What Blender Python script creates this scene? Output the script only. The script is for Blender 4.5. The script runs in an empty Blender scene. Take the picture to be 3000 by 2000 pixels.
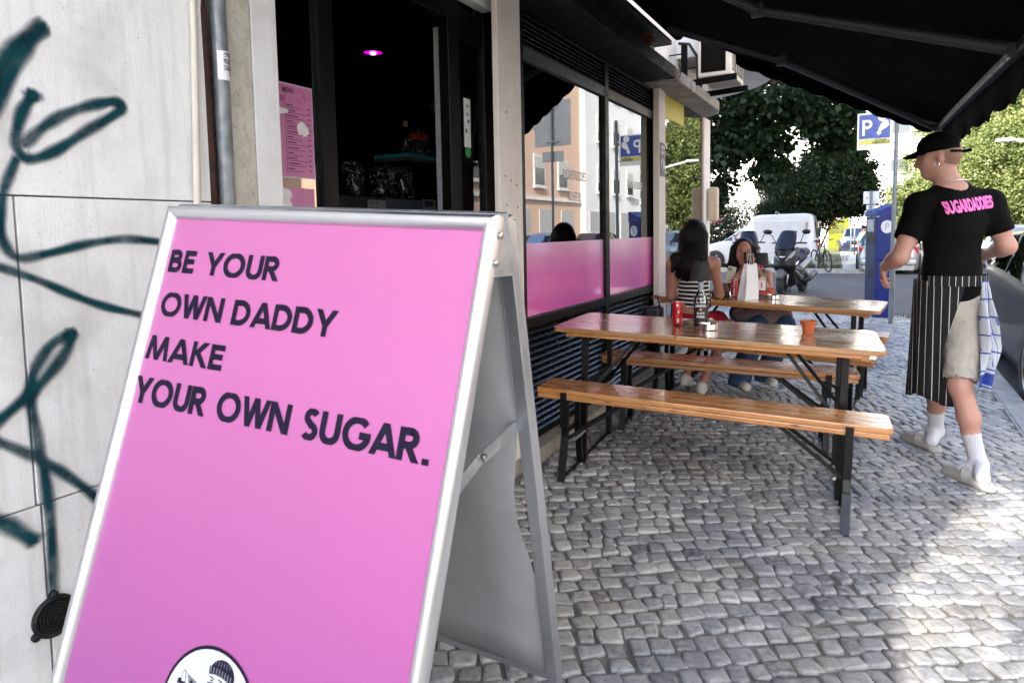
import bpy, bmesh, math, random
import numpy as np
from mathutils import Vector, Matrix

random.seed(11); RNG = np.random.default_rng(11)
SC = bpy.context.scene
COL = SC.collection
R = math.radians

# ---------------------------------------------------------------- camera
F = 1942.0; CX, CY = 1500.0, 825.0          # focal length / principal point, photo pixels (3000 wide)
CAM = Vector((0, 0, 1.33))
_y, _p, _r = R(28.8), R(4.3), R(1.06)
_f = Vector((-math.sin(_y)*math.cos(_p), math.cos(_y)*math.cos(_p), -math.sin(_p)))
_ri = Vector((math.cos(_y), math.sin(_y), 0)); _up = _ri.cross(_f)
CR = _ri*math.cos(_r) - _up*math.sin(_r); CU = _up*math.cos(_r) + _ri*math.sin(_r); CF = _f
cd = bpy.data.cameras.new('camera'); cam = bpy.data.objects.new('camera', cd); COL.objects.link(cam)
cam.matrix_world = Matrix(((CR.x, CU.x, -CF.x, CAM.x), (CR.y, CU.y, -CF.y, CAM.y), (CR.z, CU.z, -CF.z, CAM.z), (0, 0, 0, 1)))
cd.sensor_fit = 'HORIZONTAL'; cd.sensor_width = 36; cd.lens = F/3000*36
cd.shift_y = -(1000-CY)/3000; cd.clip_start = 0.02; cd.clip_end = 600
cd.dof.use_dof = True; cd.dof.focus_distance = 4.6; cd.dof.aperture_fstop = 11
SC.camera = cam

# ---------------------------------------------------------------- sky, sun, exposure
SUN_EL = R(35); SUN_AZ = math.atan2(0.301, 0.953)        # light travels towards +Y, leaning to +X
w = bpy.data.worlds.new('World'); SC.world = w; w.use_nodes = True
nt = w.node_tree; bg = nt.nodes['Background']
sky = nt.nodes.new('ShaderNodeTexSky'); sky.sky_type = 'NISHITA'; sky.sun_disc = False
sky.sun_elevation = SUN_EL; sky.sun_rotation = math.pi + SUN_AZ; sky.altitude = 50; sky.air_density = 1.0; sky.dust_density = 1.6
nt.links.new(sky.outputs[0], bg.inputs[0]); bg.inputs[1].default_value = 0.15
sd = bpy.data.lights.new('sun', 'SUN'); sd.energy = 3.6; sd.angle = R(0.53); sd.color = (1.0, 0.95, 0.87)
so = bpy.data.objects.new('sun', sd); COL.objects.link(so)
_sd = Vector((math.sin(SUN_AZ)*math.cos(SUN_EL), math.cos(SUN_AZ)*math.cos(SUN_EL), -math.sin(SUN_EL)))
so.rotation_euler = _sd.to_track_quat('-Z', 'Y').to_euler(); so.location = (-8, -16, 14)
vs = SC.view_settings; vs.view_transform = 'Standard'; vs.look = 'None'; vs.gamma = 1; vs.use_curve_mapping = False
vs.exposure = 2.55
SC.cycles.max_bounces = 6; SC.cycles.transparent_max_bounces = 16; SC.cycles.glossy_bounces = 4

# ---------------------------------------------------------------- helpers
def V(*a): return Vector(a if len(a) > 1 else a[0])
def ray(u, v): return CR*((u-CX)/F) + CU*((CY-v)/F) + CF
def at(u, v, d): return CAM + ray(u, v)*d                      # photo pixel at a depth (m)
def onX(u, v, X): r = ray(u, v); return CAM + r*((X-CAM.x)/r.x)
def onY(u, v, Y): r = ray(u, v); return CAM + r*((Y-CAM.y)/r.y)
def onZ(u, v, Z): r = ray(u, v); return CAM + r*((Z-CAM.z)/r.z)
def gz(x): return -0.03*(min(max(x, -1.6), 0.95)+1.6)          # pavement falls towards the road
ROADZ = -0.165

class MB:
    """collects shapes; build() links them as one mesh object"""
    def __init__(s): s.v = []; s.f = []; s.m = []; s.mi = 0
    def add(s, vs, fs, M=None):
        o = len(s.v)
        s.v += [tuple(M @ Vector(p)) if M is not None else tuple(p) for p in vs]
        s.f += [tuple(i+o for i in f) for f in fs]; s.m += [s.mi]*len(fs); return s
    def box(s, c, d, M=None):
        x, y, z = d[0]/2, d[1]/2, d[2]/2
        vs = [(c[0]+a*x, c[1]+b*y, c[2]+e*z) for a in (-1, 1) for b in (-1, 1) for e in (-1, 1)]
        return s.add(vs, [(0, 1, 3, 2), (4, 6, 7, 5), (0, 4, 5, 1), (2, 3, 7, 6), (0, 2, 6, 4), (1, 5, 7, 3)], M)
    def span(s, a, b, M=None): return s.box([(a[i]+b[i])/2 for i in range(3)], [abs(b[i]-a[i]) for i in range(3)], M)
    def beam(s, p, q, w, h, up=(0, 0, 1), w2=None, h2=None):
        p, q = Vector(p), Vector(q); t = (q-p).normalized(); a = t.cross(Vector(up))
        if a.length < 1e-4: a = t.cross(Vector((1, 0, 0)))
        a.normalize(); b = a.cross(t); w2 = w if w2 is None else w2; h2 = h if h2 is None else h2
        vs = [o + a*(i*ww/2) + b*(j*hh/2) for o, ww, hh in ((p, w, h), (q, w2, h2)) for i, j in ((-1, -1), (1, -1), (1, 1), (-1, 1))]
        return s.add(vs, [(3, 2, 1, 0), (4, 5, 6, 7), (0, 1, 5, 4), (1, 2, 6, 5), (2, 3, 7, 6), (3, 0, 4, 7)])
    def tube(s, pts, r, n=10, cap=True):
        pts = [Vector(p) for p in pts]; rs = r if isinstance(r, (list, tuple)) else [r]*len(pts)
        o = []; nrm = None; N = len(pts)
        for i, p in enumerate(pts):
            t = (pts[min(i+1, N-1)] - pts[max(i-1, 0)]).normalized()
            if nrm is None:
                nrm = t.cross(Vector((0, 0, 1)))
                if nrm.length < 1e-3: nrm = t.cross(Vector((1, 0, 0)))
            nrm = (nrm - t*nrm.dot(t)).normalized(); b = t.cross(nrm)
            o += [p + (nrm*math.cos(2*math.pi*k/n) + b*math.sin(2*math.pi*k/n))*rs[i] for k in range(n)]
        fs = [(i*n+k, i*n+(k+1) % n, (i+1)*n+(k+1) % n, (i+1)*n+k) for i in range(N-1) for k in range(n)]
        if cap: fs += [tuple(range(n-1, -1, -1)), tuple((N-1)*n+k for k in range(n))]
        return s.add(o, fs)
    def lathe(s, prof, n=20, M=None, arc=(0, 2*math.pi)):
        full = abs(arc[1]-arc[0]-2*math.pi) < 1e-6; m = n if full else n+1
        vs = [(r*math.cos(arc[0]+(arc[1]-arc[0])*k/n), r*math.sin(arc[0]+(arc[1]-arc[0])*k/n), z) for r, z in prof for k in range(m)]
        fs = [(i*m+k, i*m+(k+1) % m, (i+1)*m+(k+1) % m, (i+1)*m+k) for i in range(len(prof)-1) for k in range(m if full else n)]
        return s.add(vs, fs, M)
    def prism(s, poly, z0, z1, M=None):
        n = len(poly); vs = [(x, y, z0) for x, y in poly] + [(x, y, z1) for x, y in poly]
        return s.add(vs, [tuple(range(n-1, -1, -1)), tuple(range(n, 2*n))] + [(i, (i+1) % n, n+(i+1) % n, n+i) for i in range(n)], M)
    def grid(s, rows, close=False):
        n = len(rows[0]); vs = [p for r in rows for p in r]
        fs = [(i*n+k, i*n+(k+1) % n, (i+1)*n+(k+1) % n, (i+1)*n+k) for i in range(len(rows)-1) for k in range(n if close else n-1)]
        return s.add(vs, fs)
    def build(s, name, mats, parent=None, smooth=False, bevel=0, seg=2, world=True, auto=None):
        me = bpy.data.meshes.new(name); me.from_pydata([tuple(p) for p in s.v], [], s.f)
        mats = mats if isinstance(mats, (list, tuple)) else [mats]
        for m in mats: me.materials.append(m)
        if len(mats) > 1: me.polygons.foreach_set('material_index', s.m)
        if smooth: me.polygons.foreach_set('use_smooth', [True]*len(s.f))
        o = bpy.data.objects.new(name, me); COL.objects.link(o)
        link(o, parent, world)
        if bevel:
            b = o.modifiers.new('bevel', 'BEVEL'); b.width = bevel; b.segments = seg; b.limit_method = 'ANGLE'; b.angle_limit = R(40)
        if auto is not None:
            me.polygons.foreach_set('use_smooth', [True]*len(s.f))
            bm = bmesh.new(); bm.from_mesh(me); bmesh.ops.remove_doubles(bm, verts=bm.verts, dist=1e-5)
            for e in bm.edges: e.smooth = len(e.link_faces) == 2 and e.calc_face_angle(0) < auto
            bm.to_mesh(me); bm.free()
        return o
def root_of(p):
    while p.parent is not None: p = p.parent
    return p
def link(o, parent, world=True):
    if parent is None: return
    o.parent = parent
    if world and parent.parent is None and parent.type == 'EMPTY':      # shape given in world metres
        o.matrix_parent_inverse = Matrix.Identity(4); o.matrix_basis = parent.matrix_basis.inverted()
def tag(o, label, cat, group=None, kind=None):
    if label: o['label'] = label
    if cat: o['category'] = cat
    if group: o['group'] = group
    if kind: o['kind'] = kind
    return o
def thing(name, label, cat, loc=(0, 0, 0), rotz=0, group=None):
    o = bpy.data.objects.new(name, None); COL.objects.link(o); o.empty_display_size = .1
    o.matrix_basis = Matrix.Translation(Vector(loc)) @ Matrix.Rotation(rotz, 4, 'Z')
    return tag(o, label, cat, group)
def struct(o): o['kind'] = 'structure'; return o
def dup(o, parent=None):
    c = o.copy(); COL.objects.link(c); c.parent = parent
    for ch in list(o.children): dup(ch, c)
    return c
def frame(o, x, y, z):                       # matrix from origin and three axes
    o, x, y, z = Vector(o), Vector(x), Vector(y), Vector(z)
    return Matrix(((x.x, y.x, z.x, o.x), (x.y, y.y, z.y, o.y), (x.z, y.z, z.z, o.z), (0, 0, 0, 1)))
def text(name, s, size, mat, parent, M, bold=0.0, xs=1.0, align='LEFT', gap=1.0, thick=0.0, shear=0.0):
    """lettering as flat mesh in the local XY plane of M (world matrix)"""
    c = bpy.data.curves.new(name, 'FONT'); c.body = s; c.size = size; c.offset = bold*size; c.align_x = align
    c.space_character = gap; c.extrude = thick; c.shear = shear; c.resolution_u = 4
    t = bpy.data.objects.new(name, c); COL.objects.link(t)
    me = bpy.data.meshes.new_from_object(t.evaluated_get(bpy.context.evaluated_depsgraph_get()))
    bpy.data.objects.remove(t); me.name = name; me.transform(M @ Matrix.Diagonal((xs, 1, 1, 1)))
    me.materials.clear(); me.materials.append(mat)
    o = bpy.data.objects.new(name, me); COL.objects.link(o); link(o, parent); return o

# ---------------------------------------------------------------- materials
class N:
    """tiny node-tree builder"""
    def __init__(s, name):
        s.mat = bpy.data.materials.new(name); s.mat.use_nodes = True; s.nt = s.mat.node_tree
        s.b = s.nt.nodes['Principled BSDF']; s.out = s.nt.nodes['Material Output']
    def n(s, typ, ins={}, **kw):
        nd = s.nt.nodes.new('ShaderNode'+typ)
        for k, v in kw.items(): setattr(nd, k, v)
        for k, v in ins.items(): s.set(nd.inputs[k], v)
        return nd
    def set(s, sock, v):
        if hasattr(v, 'is_linked') or hasattr(v, 'links'): s.nt.links.new(v, sock)
        elif hasattr(v, 'outputs'): s.nt.links.new(v.outputs[0], sock)
        else:
            if isinstance(v, (tuple, list)) and len(v) == 3 and sock.type == 'RGBA': v = (*v, 1)
            sock.default_value = v
    def p(s, **kw):
        for k, v in kw.items(): s.set(s.b.inputs[k.replace('_', ' ')], v)
        return s
    def co(s, which='Object', scale=(1, 1, 1), rot=(0, 0, 0), loc=(0, 0, 0)):
        t = s.n('TexCoord'); return s.n('Mapping', {'Vector': t.outputs[which], 'Scale': scale, 'Rotation': rot, 'Location': loc}).outputs[0]
    def geo(s, scale=(1, 1, 1)):
        t = s.n('NewGeometry'); return s.n('Mapping', {'Vector': t.outputs['Position'], 'Scale': scale}).outputs[0]
    def noise(s, vec, scale=5, detail=4, rough=.55, dist=0): return s.n('TexNoise', {'Vector': vec, 'Scale': scale, 'Detail': detail, 'Roughness': rough, 'Distortion': dist}).outputs[0]
    def ramp(s, f, stops, interp='LINEAR'):
        nd = s.n('ValToRGB', {'Fac': f}); cr = nd.color_ramp; cr.interpolation = interp
        while len(cr.elements) < len(stops): cr.elements.new(.5)
        for e, (p, c) in zip(cr.elements, stops): e.position = p; e.color = (*c, 1) if len(c) == 3 else c
        return nd.outputs[0]
    def mix(s, f, a, b, mode='MIX'):
        nd = s.n('Mix', {}, data_type='RGBA', blend_type=mode); s.set(nd.inputs[0], f); s.set(nd.inputs[6], a); s.set(nd.inputs[7], b); return nd.outputs[2]
    def math(s, op, a, b=0.5, clamp=False):
        nd = s.n('Math', {}, operation=op, use_clamp=clamp); s.set(nd.inputs[0], a); s.set(nd.inputs[1], b); return nd.outputs[0]
    def bump(s, h, strength=.3, dist=.01):
        s.set(s.b.inputs['Normal'], s.n('Bump', {'Height': h, 'Strength': strength, 'Distance': dist}).outputs[0]); return s
MATS = {}
def mat(name, col, rough=.6, metal=0, var=.08, scale=8, bump=0, bscale=60, bdist=.003, coat=0, spec=None, sheen=0, rvar=.1):
    """plain painted / cloth / metal surface with slight mottling and relief"""
    if name in MATS: return MATS[name]
    s = N(name); v = s.geo(); n = s.noise(v, scale, 5)
    c = Vector(col); s.p(Base_Color=s.ramp(n, [(.3, tuple(c*(1-var*1.5))), (.7, tuple(min(x, 1) for x in c*(1+var)))]),
                         Roughness=s.ramp(s.noise(v, scale*2.3, 3), [(.3, (max(rough-rvar, .02),)*3), (.7, (min(rough+rvar, 1),)*3)]), Metallic=metal)
    if coat: s.p(Coat_Weight=coat, Coat_Roughness=.05)
    if spec is not None: s.p(Specular_IOR_Level=spec)
    if sheen: s.p(Sheen_Weight=sheen)
    if bump: s.bump(s.noise(v, bscale, 4), bump, bdist)
    MATS[name] = s.mat; return s.mat
def m_stone():
    s = N('cobble_limestone'); v = s.geo(); a = s.n('Attribute', attribute_name='tone')
    base = s.ramp(a.outputs['Fac'], [(0, (.10, .105, .12)), (.3, (.215, .22, .23)), (.7, (.305, .307, .315)), (1, (.44, .435, .42))])
    n = s.noise(v, 45, 6, .65); n2 = s.noise(v, 3.1, 4)
    c = s.mix(s.ramp(n, [(.38, (0, 0, 0)), (.68, (.75, .75, .75))]), base, (.42, .415, .40))
    c = s.mix(s.math('MULTIPLY', s.ramp(s.noise(v, 62, 4, .7), [(.52, (0, 0, 0)), (.66, (1, 1, 1))]), .45), c, (.12, .12, .125))
    c = s.mix(s.ramp(n2, [(.46, (0, 0, 0)), (.62, (.55, .55, .55))]), c, s.mix(.45, c, (.38, .33, .25)), 'MIX')
    worn = s.ramp(s.noise(s.geo((1, 1, 0)), 1.15, 5, .6), [(.36, (.55, .56, .60)), (.52, (1, 1, 1)), (.70, (1.0, .97, .90))]); c = s.mix(1.0, c, worn, 'MULTIPLY')
    spot = s.ramp(s.noise(v, 130, 2), [(.66, (0, 0, 0)), (.74, (1, 1, 1))])
    c = s.mix(s.math('MULTIPLY', spot, .6), c, (.07, .07, .07))
    s.p(Base_Color=c, Roughness=s.ramp(s.noise(v, 20, 4), [(.3, (.34,)*3), (.7, (.58,)*3)]), Specular_IOR_Level=.5)
    h = s.math('ADD', s.math('MULTIPLY', s.noise(v, 38, 5, .6), 1.0), s.math('MULTIPLY', s.noise(v, 160, 3), .35))
    s.bump(h, .7, .008); return s.mat
def m_mortar():
    s = N('sandy_joint'); v = s.geo(); n = s.noise(v, 12, 6)
    s.p(Base_Color=s.ramp(n, [(.3, (.10, .098, .092)), (.7, (.25, .243, .228))]), Roughness=.95); s.bump(s.noise(v, 170, 5, .7), .9, .008); return s.mat
def m_asphalt():
    s = N('asphalt'); v = s.geo(); n = s.noise(v, 220, 3, .7); n2 = s.noise(v, .8, 5)
    c = s.ramp(n, [(.35, (.075, .073, .070)), (.7, (.15, .147, .142))]); c = s.mix(s.ramp(n2, [(.4, (0, 0, 0)), (.65, (.5, .5, .5))]), c, (.14, .138, .135))
    s.p(Base_Color=c, Roughness=.95, Specular_IOR_Level=.15); s.bump(n, .8, .01); return s.mat
def m_kerb():
    s = N('kerb_limestone'); v = s.geo(); n = s.noise(v, 9, 6)
    s.p(Base_Color=s.ramp(n, [(.3, (.24, .235, .23)), (.7, (.40, .39, .375))]), Roughness=.75); s.bump(s.noise(v, 70, 5), .5, .006); return s.mat
def m_clad():
    s = N('white_cladding'); v = s.geo(); t = s.n('NewGeometry')
    fine = s.noise(s.geo((1, 1, .35)), 240, 3, .6); blot = s.noise(v, 5, 6, .6); sp = s.noise(v, 70, 2)
    c = s.ramp(blot, [(.25, (.67, .645, .625)), (.5, (.765, .75, .735)), (.75, (.81, .80, .79))])
    c = s.mix(s.math('MULTIPLY', s.ramp(fine, [(.55, (0, 0, 0)), (.72, (1, 1, 1))]), .28), c, (.40, .37, .34))
    c = s.mix(s.math('MULTIPLY', s.ramp(sp, [(.70, (0, 0, 0)), (.78, (1, 1, 1))]), .55), c, (.16, .14, .12))
    streak = s.noise(s.geo((6, 6, .5)), 6, 5)
    c = s.mix(s.math('MULTIPLY', s.ramp(streak, [(.5, (0, 0, 0)), (.75, (1, 1, 1))]), .35), c, (.46, .41, .37))
    c = s.mix(s.math('MULTIPLY', s.ramp(s.noise(v, 3.3, 6), [(.55, (0, 0, 0)), (.75, (1, 1, 1))]), .45), c, (.33, .31, .28))
    s.p(Base_Color=c, Roughness=.8); s.bump(s.math('ADD', fine, s.math('MULTIPLY', sp, .6)), .35, .003); return s.mat
def m_beige():
    s = N('shelly_beige_stone'); v = s.geo((1, 1, .6)); wv = s.n('TexVoronoi', {'Vector': v, 'Scale': 26.0}, feature='DISTANCE_TO_EDGE').outputs[0]
    n = s.noise(v, 18, 6, .6, 1.5); c = s.ramp(n, [(.3, (.40, .36, .28)), (.55, (.52, .49, .42)), (.8, (.56, .55, .50))])
    c = s.mix(s.math('MULTIPLY', s.ramp(s.noise(v, 34, 2, .5, 3), [(.6, (0, 0, 0)), (.66, (1, 1, 1))]), .5), c, (.24, .20, .14))
    c = s.mix(s.math('MULTIPLY', s.ramp(wv, [(0, (1, 1, 1)), (.03, (0, 0, 0))]), .18), c, (.3, .26, .2))
    s.p(Base_Color=c, Roughness=.65); s.bump(n, .3, .004); return s.mat
def m_concrete(name='weathered_concrete', a=(.26, .24, .21), b=(.44, .41, .36), st_=.6):
    s = N(name); v = s.geo(); n = s.noise(v, 6, 7, .65); c = s.ramp(n, [(.28, a), (.72, b)])
    st = s.noise(s.geo((3, 3, .5)), 5, 6); c = s.mix(s.math('MULTIPLY', s.ramp(st, [(.52, (0, 0, 0)), (.72, (1, 1, 1))]), st_), c, tuple(x*.35 for x in a))
    s.p(Base_Color=c, Roughness=.85); s.bump(s.noise(v, 60, 5), .4, .004); return s.mat
def m_wood(name, a, b, knot=(.10, .035, .012), rough=.24, axis=0):
    """varnished pine, grain along local X (or Y)"""
    s = N(name); sc = (1.2, 16, 16) if axis == 0 else (16, 1.2, 16); rnd = s.n('ObjectInfo').outputs['Random']
    t = s.n('TexCoord').outputs['Object']; off = s.n('CombineXYZ', {0: s.math('MULTIPLY', rnd, 37.0), 1: s.math('MULTIPLY', rnd, 11.0)})
    v = s.n('Mapping', {'Vector': s.n('VectorMath', {0: t, 1: off}, operation='ADD').outputs[0], 'Scale': sc}).outputs[0]
    g = s.noise(v, 2.2, 6, .62, 1.6); fine = s.noise(v, 14, 3, .6)
    c = s.ramp(g, [(.25, a), (.5, tuple((a[i]+b[i])/2 for i in range(3))), (.72, b)])
    c = s.mix(s.math('MULTIPLY', s.ramp(fine, [(.45, (0, 0, 0)), (.8, (1, 1, 1))]), .45), c, tuple(x*.5 for x in a))
    c = s.mix(s.math('MULTIPLY', rnd, .45), c, tuple(x*.62 for x in a))
    kv = s.n('Mapping', {'Vector': s.n('VectorMath', {0: t, 1: off}, operation='ADD').outputs[0], 'Scale': (5, 14, 14) if axis == 0 else (14, 5, 14)}).outputs[0]
    kn = s.n('TexVoronoi', {'Vector': kv, 'Scale': 1.0, 'Randomness': 1.0}).outputs[0]
    c = s.mix(s.math('MULTIPLY', s.ramp(s.noise(s.geo(), 5.5, 5, .65), [(.50, (0, 0, 0)), (.72, (1, 1, 1))]), .45), c, tuple(x*.45 for x in a))
    c = s.mix(s.ramp(kn, [(.05, (.9, .9, .9)), (.16, (0, 0, 0))]), c, knot)
    s.p(Base_Color=c, Roughness=s.ramp(s.noise(v, 3, 4), [(.3, (rough-.08,)*3), (.7, (rough+.12,)*3)]), Coat_Weight=.8, Coat_Roughness=s.ramp(s.noise(s.geo(), 7, 5), [(.35, (.06,)*3), (.7, (.30,)*3)]), Coat_IOR=1.7)
    s.bump(fine, .12, .002); return s.mat
def m_glass(name, ior=1.9, tint=(.75, .8, .8), rough=0.0):
    s = N(name); fr = s.n('Fresnel', {'IOR': ior}).outputs[0]
    g = s.n('BsdfGlossy', {'Roughness': rough, 'Color': (1, 1, 1, 1)}); tr = s.n('BsdfTransparent', {'Color': (*tint, 1)})
    mx = s.n('MixShader'); s.set(mx.inputs[0], fr); s.set(mx.inputs[1], tr); s.set(mx.inputs[2], g)
    s.nt.links.new(mx.outputs[0], s.out.inputs[0]); return s.mat
def m_liquid(name, col):
    s = N(name); s.p(Base_Color=col, Roughness=.02, IOR=1.48, Transmission_Weight=1.0); return s.mat
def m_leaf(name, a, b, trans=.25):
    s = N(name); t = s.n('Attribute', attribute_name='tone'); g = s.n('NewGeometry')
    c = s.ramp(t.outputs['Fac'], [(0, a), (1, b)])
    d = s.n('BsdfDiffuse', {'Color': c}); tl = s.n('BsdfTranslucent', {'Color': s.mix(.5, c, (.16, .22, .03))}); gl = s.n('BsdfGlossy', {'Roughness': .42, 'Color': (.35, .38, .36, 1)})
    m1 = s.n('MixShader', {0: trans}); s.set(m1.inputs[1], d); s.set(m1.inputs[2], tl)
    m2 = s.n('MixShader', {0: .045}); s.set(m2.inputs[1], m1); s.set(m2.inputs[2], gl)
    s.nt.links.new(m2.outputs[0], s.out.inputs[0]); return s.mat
def m_emit(name, col, k):
    s = N(name); s.p(Base_Color=(0, 0, 0), Emission_Color=col, Emission_Strength=k); return s.mat
def m_carpaint(name, col, metal=.3, rough=.28, coat=1.0, spec=.5):
    s = N(name); v = s.geo(); s.p(Base_Color=s.mix(s.ramp(s.noise(v, 3, 5), [(.4, (0, 0, 0)), (.7, (.5, .5, .5))]), col, tuple(min(1, x*.82+.01) for x in col)), Roughness=rough, Metallic=metal, Coat_Weight=coat, Coat_Roughness=.04, Specular_IOR_Level=spec); return s.mat
def m_pink_film():
    """pink printed film, deeper towards the bottom (its own print)"""
    s = N('pink_window_film'); t = s.n('TexCoord').outputs['Generated']; sp = s.n('SeparateXYZ', {'Vector': t})
    c = s.ramp(sp.outputs[2], [(0, (.78, .13, .46)), (.55, (.80, .19, .52)), (1, (.80, .42, .62))]); c = s.mix(s.ramp(s.noise(s.geo(), 1.3, 2), [(.42, (0, 0, 0)), (.6, (.7, .7, .7))]), c, s.mix(.6, c, (.45, .14, .46)))
    s.p(Base_Color=c, Roughness=.22, Coat_Weight=.6, Coat_Roughness=.08); return s.mat
def m_poster():
    s = N('pink_poster'); t = s.n('TexCoord').outputs['Generated']; sp = s.n('SeparateXYZ', {'Vector': t})
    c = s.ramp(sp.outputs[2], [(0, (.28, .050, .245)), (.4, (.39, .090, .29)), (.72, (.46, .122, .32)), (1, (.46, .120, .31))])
    n = s.noise(s.geo((1, 1, .6)), 4, 3)
    sm = s.noise(s.geo((1, 1, .5)), 9, 6, .6)
    s.p(Base_Color=c, Roughness=s.ramp(sm, [(0, (.24,)*3), (1, (.40,)*3)]), Coat_Weight=.4, Coat_Roughness=.16); s.bump(n, .14, .02); return s.mat
STONE, MORTAR, ASPHALT, KERB, CLAD, BEIGE = m_stone(), m_mortar(), m_asphalt(), m_kerb(), m_clad(), m_beige()
CONC = m_concrete(); CONC_PALE = m_concrete('pale_rendered_stone', (.72, .65, .59), (.80, .74, .69), .15); PLINTH = m_concrete('plinth_limestone', (.24, .21, .17), (.42, .38, .31))
WOOD = m_wood('varnished_pine', (.40, .14, .036), (.72, .35, .11)); WOODT = m_wood('varnished_pine_top', (.36, .16, .055), (.62, .35, .145), rough=.17)
GLASS = m_glass('shop_glass', 2.9, (.45, .5, .5)); GLASSDOOR = m_glass('door_glass', 1.9, (.85, .88, .88)); GLASS2 = m_glass('clear_glass', 1.5, (.92, .95, .94)); GLASSD = m_glass('dark_car_glass', 1.7, (.12, .14, .14))
BLACK = mat('black_powder_coat', (.0022, .0022, .0026), .42, 0, .1, 20, .05, 200, spec=.3); BLACKF = mat('black_window_frame', (.0018, .0018, .0021), .45, 0, .15, 9, .02, 90, spec=.22)
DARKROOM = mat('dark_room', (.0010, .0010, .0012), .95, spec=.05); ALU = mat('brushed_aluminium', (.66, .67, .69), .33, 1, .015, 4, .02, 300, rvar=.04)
STEEL = mat('stainless_steel', (.60, .58, .55), .16, 1, .06, 20); GALV = mat('galvanised_steel', (.42, .44, .46), .42, .85, .2, 18, .1, 60)
WHITE = mat('white_plastic', (.72, .72, .70), .4, 0, .04); PAPER = mat('white_paper', (.78, .78, .80), .75, 0, .03, 10, .1, 30); NAVYINK = mat('navy_ink', (.011, .008, .024), .5, 0, .15, 14, spec=.12)
TERRA = mat('terracotta', (.46, .11, .04), .8, 0, .14, 20, .2, 90); RED = mat('red_can_paint', (.40, .010, .012), .25, .2, .05); PINKINK = mat('pink_print', (.86, .16, .52), .6, 0, .05)
AWNING = mat('black_awning_canvas', (.0026, .0028, .0033), .95, 0, .2, 6, .3, 500, spec=.05); BEIGEP = mat('beige_plastic', (.60, .48, .33), .5, 0, .05); PIPEG = mat('grey_pipe', (.20, .215, .225), .38, .25, .28, 22, .15, 40)
RUST = mat('rusty_pipe', (.045, .014, .008), .8, .1, .5, 20, .5, 40); CREAM = mat('cream_conduit', (.62, .56, .47), .5, 0, .06); GRAFF_C = (.010, .055, .068)
RUBBER = mat('rubber', (.014, .014, .015), .75, 0, .2, 30, .2, 120); CHROME = mat('chrome', (.75, .76, .78), .07, 1, .02)
# ================================================================ ground
PHI = R(28.8+5)                                               # direction of the cobble rows
RU = Vector((math.cos(PHI), math.sin(PHI), 0)); RV = Vector((-math.sin(PHI), math.cos(PHI), 0))
pv = MB()
xs = [-1.68, -1.6, -1.0, -.4, .2, .86]
for a, b in zip(xs[:-1], xs[1:]):
    pv.add([(a, -3, gz(a)+.0035), (b, -3, gz(b)+.0035), (b, 11.55, gz(b)+.0035), (a, 11.55, gz(a)+.0035)], [(0, 1, 2, 3)])
pv.add([(-14, 8.0, 0), (-1.68, 8.0, 0), (-1.68, 11.55, 0), (-14, 11.55, 0)], [(0, 1, 2, 3)])
pavement = struct(pv.build('pavement', MORTAR))
def in_pave(x, y): return (-1.635 < x < .845 and -.3 < y < 11.5) or (-4.6 < x <= -1.6 and 8.1 < y < 11.5)
def cobble_shape(c, L, W_, ang):
    """one worn limestone sett: 8-sided, domed, tilted"""
    rn = random.random; pts = []; j = lambda s: (rn()-.5)*2*s
    hx, hy = L/2-.0028-rn()*.0038, W_/2-.0026-rn()*.0036
    j = lambda s: (rn()-.5)*2*s
    cor = [(-hx+j(.009), -hy+j(.008)), (hx+j(.009), -hy+j(.008)), (hx+j(.009), hy+j(.008)), (-hx+j(.009), hy+j(.008))]
    for i in range(4):
        a, b = cor[i], cor[(i+1) % 4]; t0 = .05+rn()*.09; t1 = .05+rn()*.09; bu = j(.004)
        nx, ny = (b[1]-a[1]), -(b[0]-a[0]); ln = math.hypot(nx, ny); nx, ny = nx/ln*bu, ny/ln*bu
        pts.append((a[0]+(b[0]-a[0])*t0+nx, a[1]+(b[1]-a[1])*t0+ny)); pts.append((a[0]+(b[0]-a[0])*(1-t1)+nx, a[1]+(b[1]-a[1])*(1-t1)+ny))
    ca, sa = math.cos(ang), math.sin(ang); tx, ty = j(.03), j(.03); top = .0135+j(.0045)
    rings = []
    for sc, dz in ((1.03, -.03), (1.0, top-.0045), (.955, top-.0006), (.6, top+.0003)):
        ring = []
        for x, y in pts:
            X, Y = x*sc, y*sc; wx, wy = c[0]+X*ca-Y*sa, c[1]+X*sa+Y*ca
            ring.append((wx, wy, gz(wx)+dz+tx*X+ty*Y+(j(.0022) if sc < 1.02 else 0)))
        rings.append(ring)
    vs = [p for r in rings for p in r]
    fs = [(k*8+i, k*8+(i+1) % 8, (k+1)*8+(i+1) % 8, (k+1)*8+i) for k in range(3) for i in range(8)] + [tuple(24+i for i in range(8))]
    return vs, fs
def screen(p):
    d = Vector(p)-CAM; z = d.dot(CF)
    return (CX+F*d.dot(CR)/z, CY-F*d.dot(CU)/z, z) if z > .05 else (-9999, -9999, z)
cob = []
for iv in range(-40, 205):
    off = random.random()*.1; u = -9+off; rv = iv*.0765
    while u < 9:
        L = random.uniform(.060, .094); uc = u+L/2; u += L
        vv = rv + .05*math.sin(uc*1.1+.4) + .022*math.sin(uc*2.7+iv*.13)
        c = RU*uc + RV*vv
        if in_pave(c.x, c.y): cob.append((c.x, c.y, L, .0765+random.uniform(-.006, .005), PHI+.055*math.cos(uc*1.1+.4)+random.uniform(-.09, .09)))
scored = []
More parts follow.
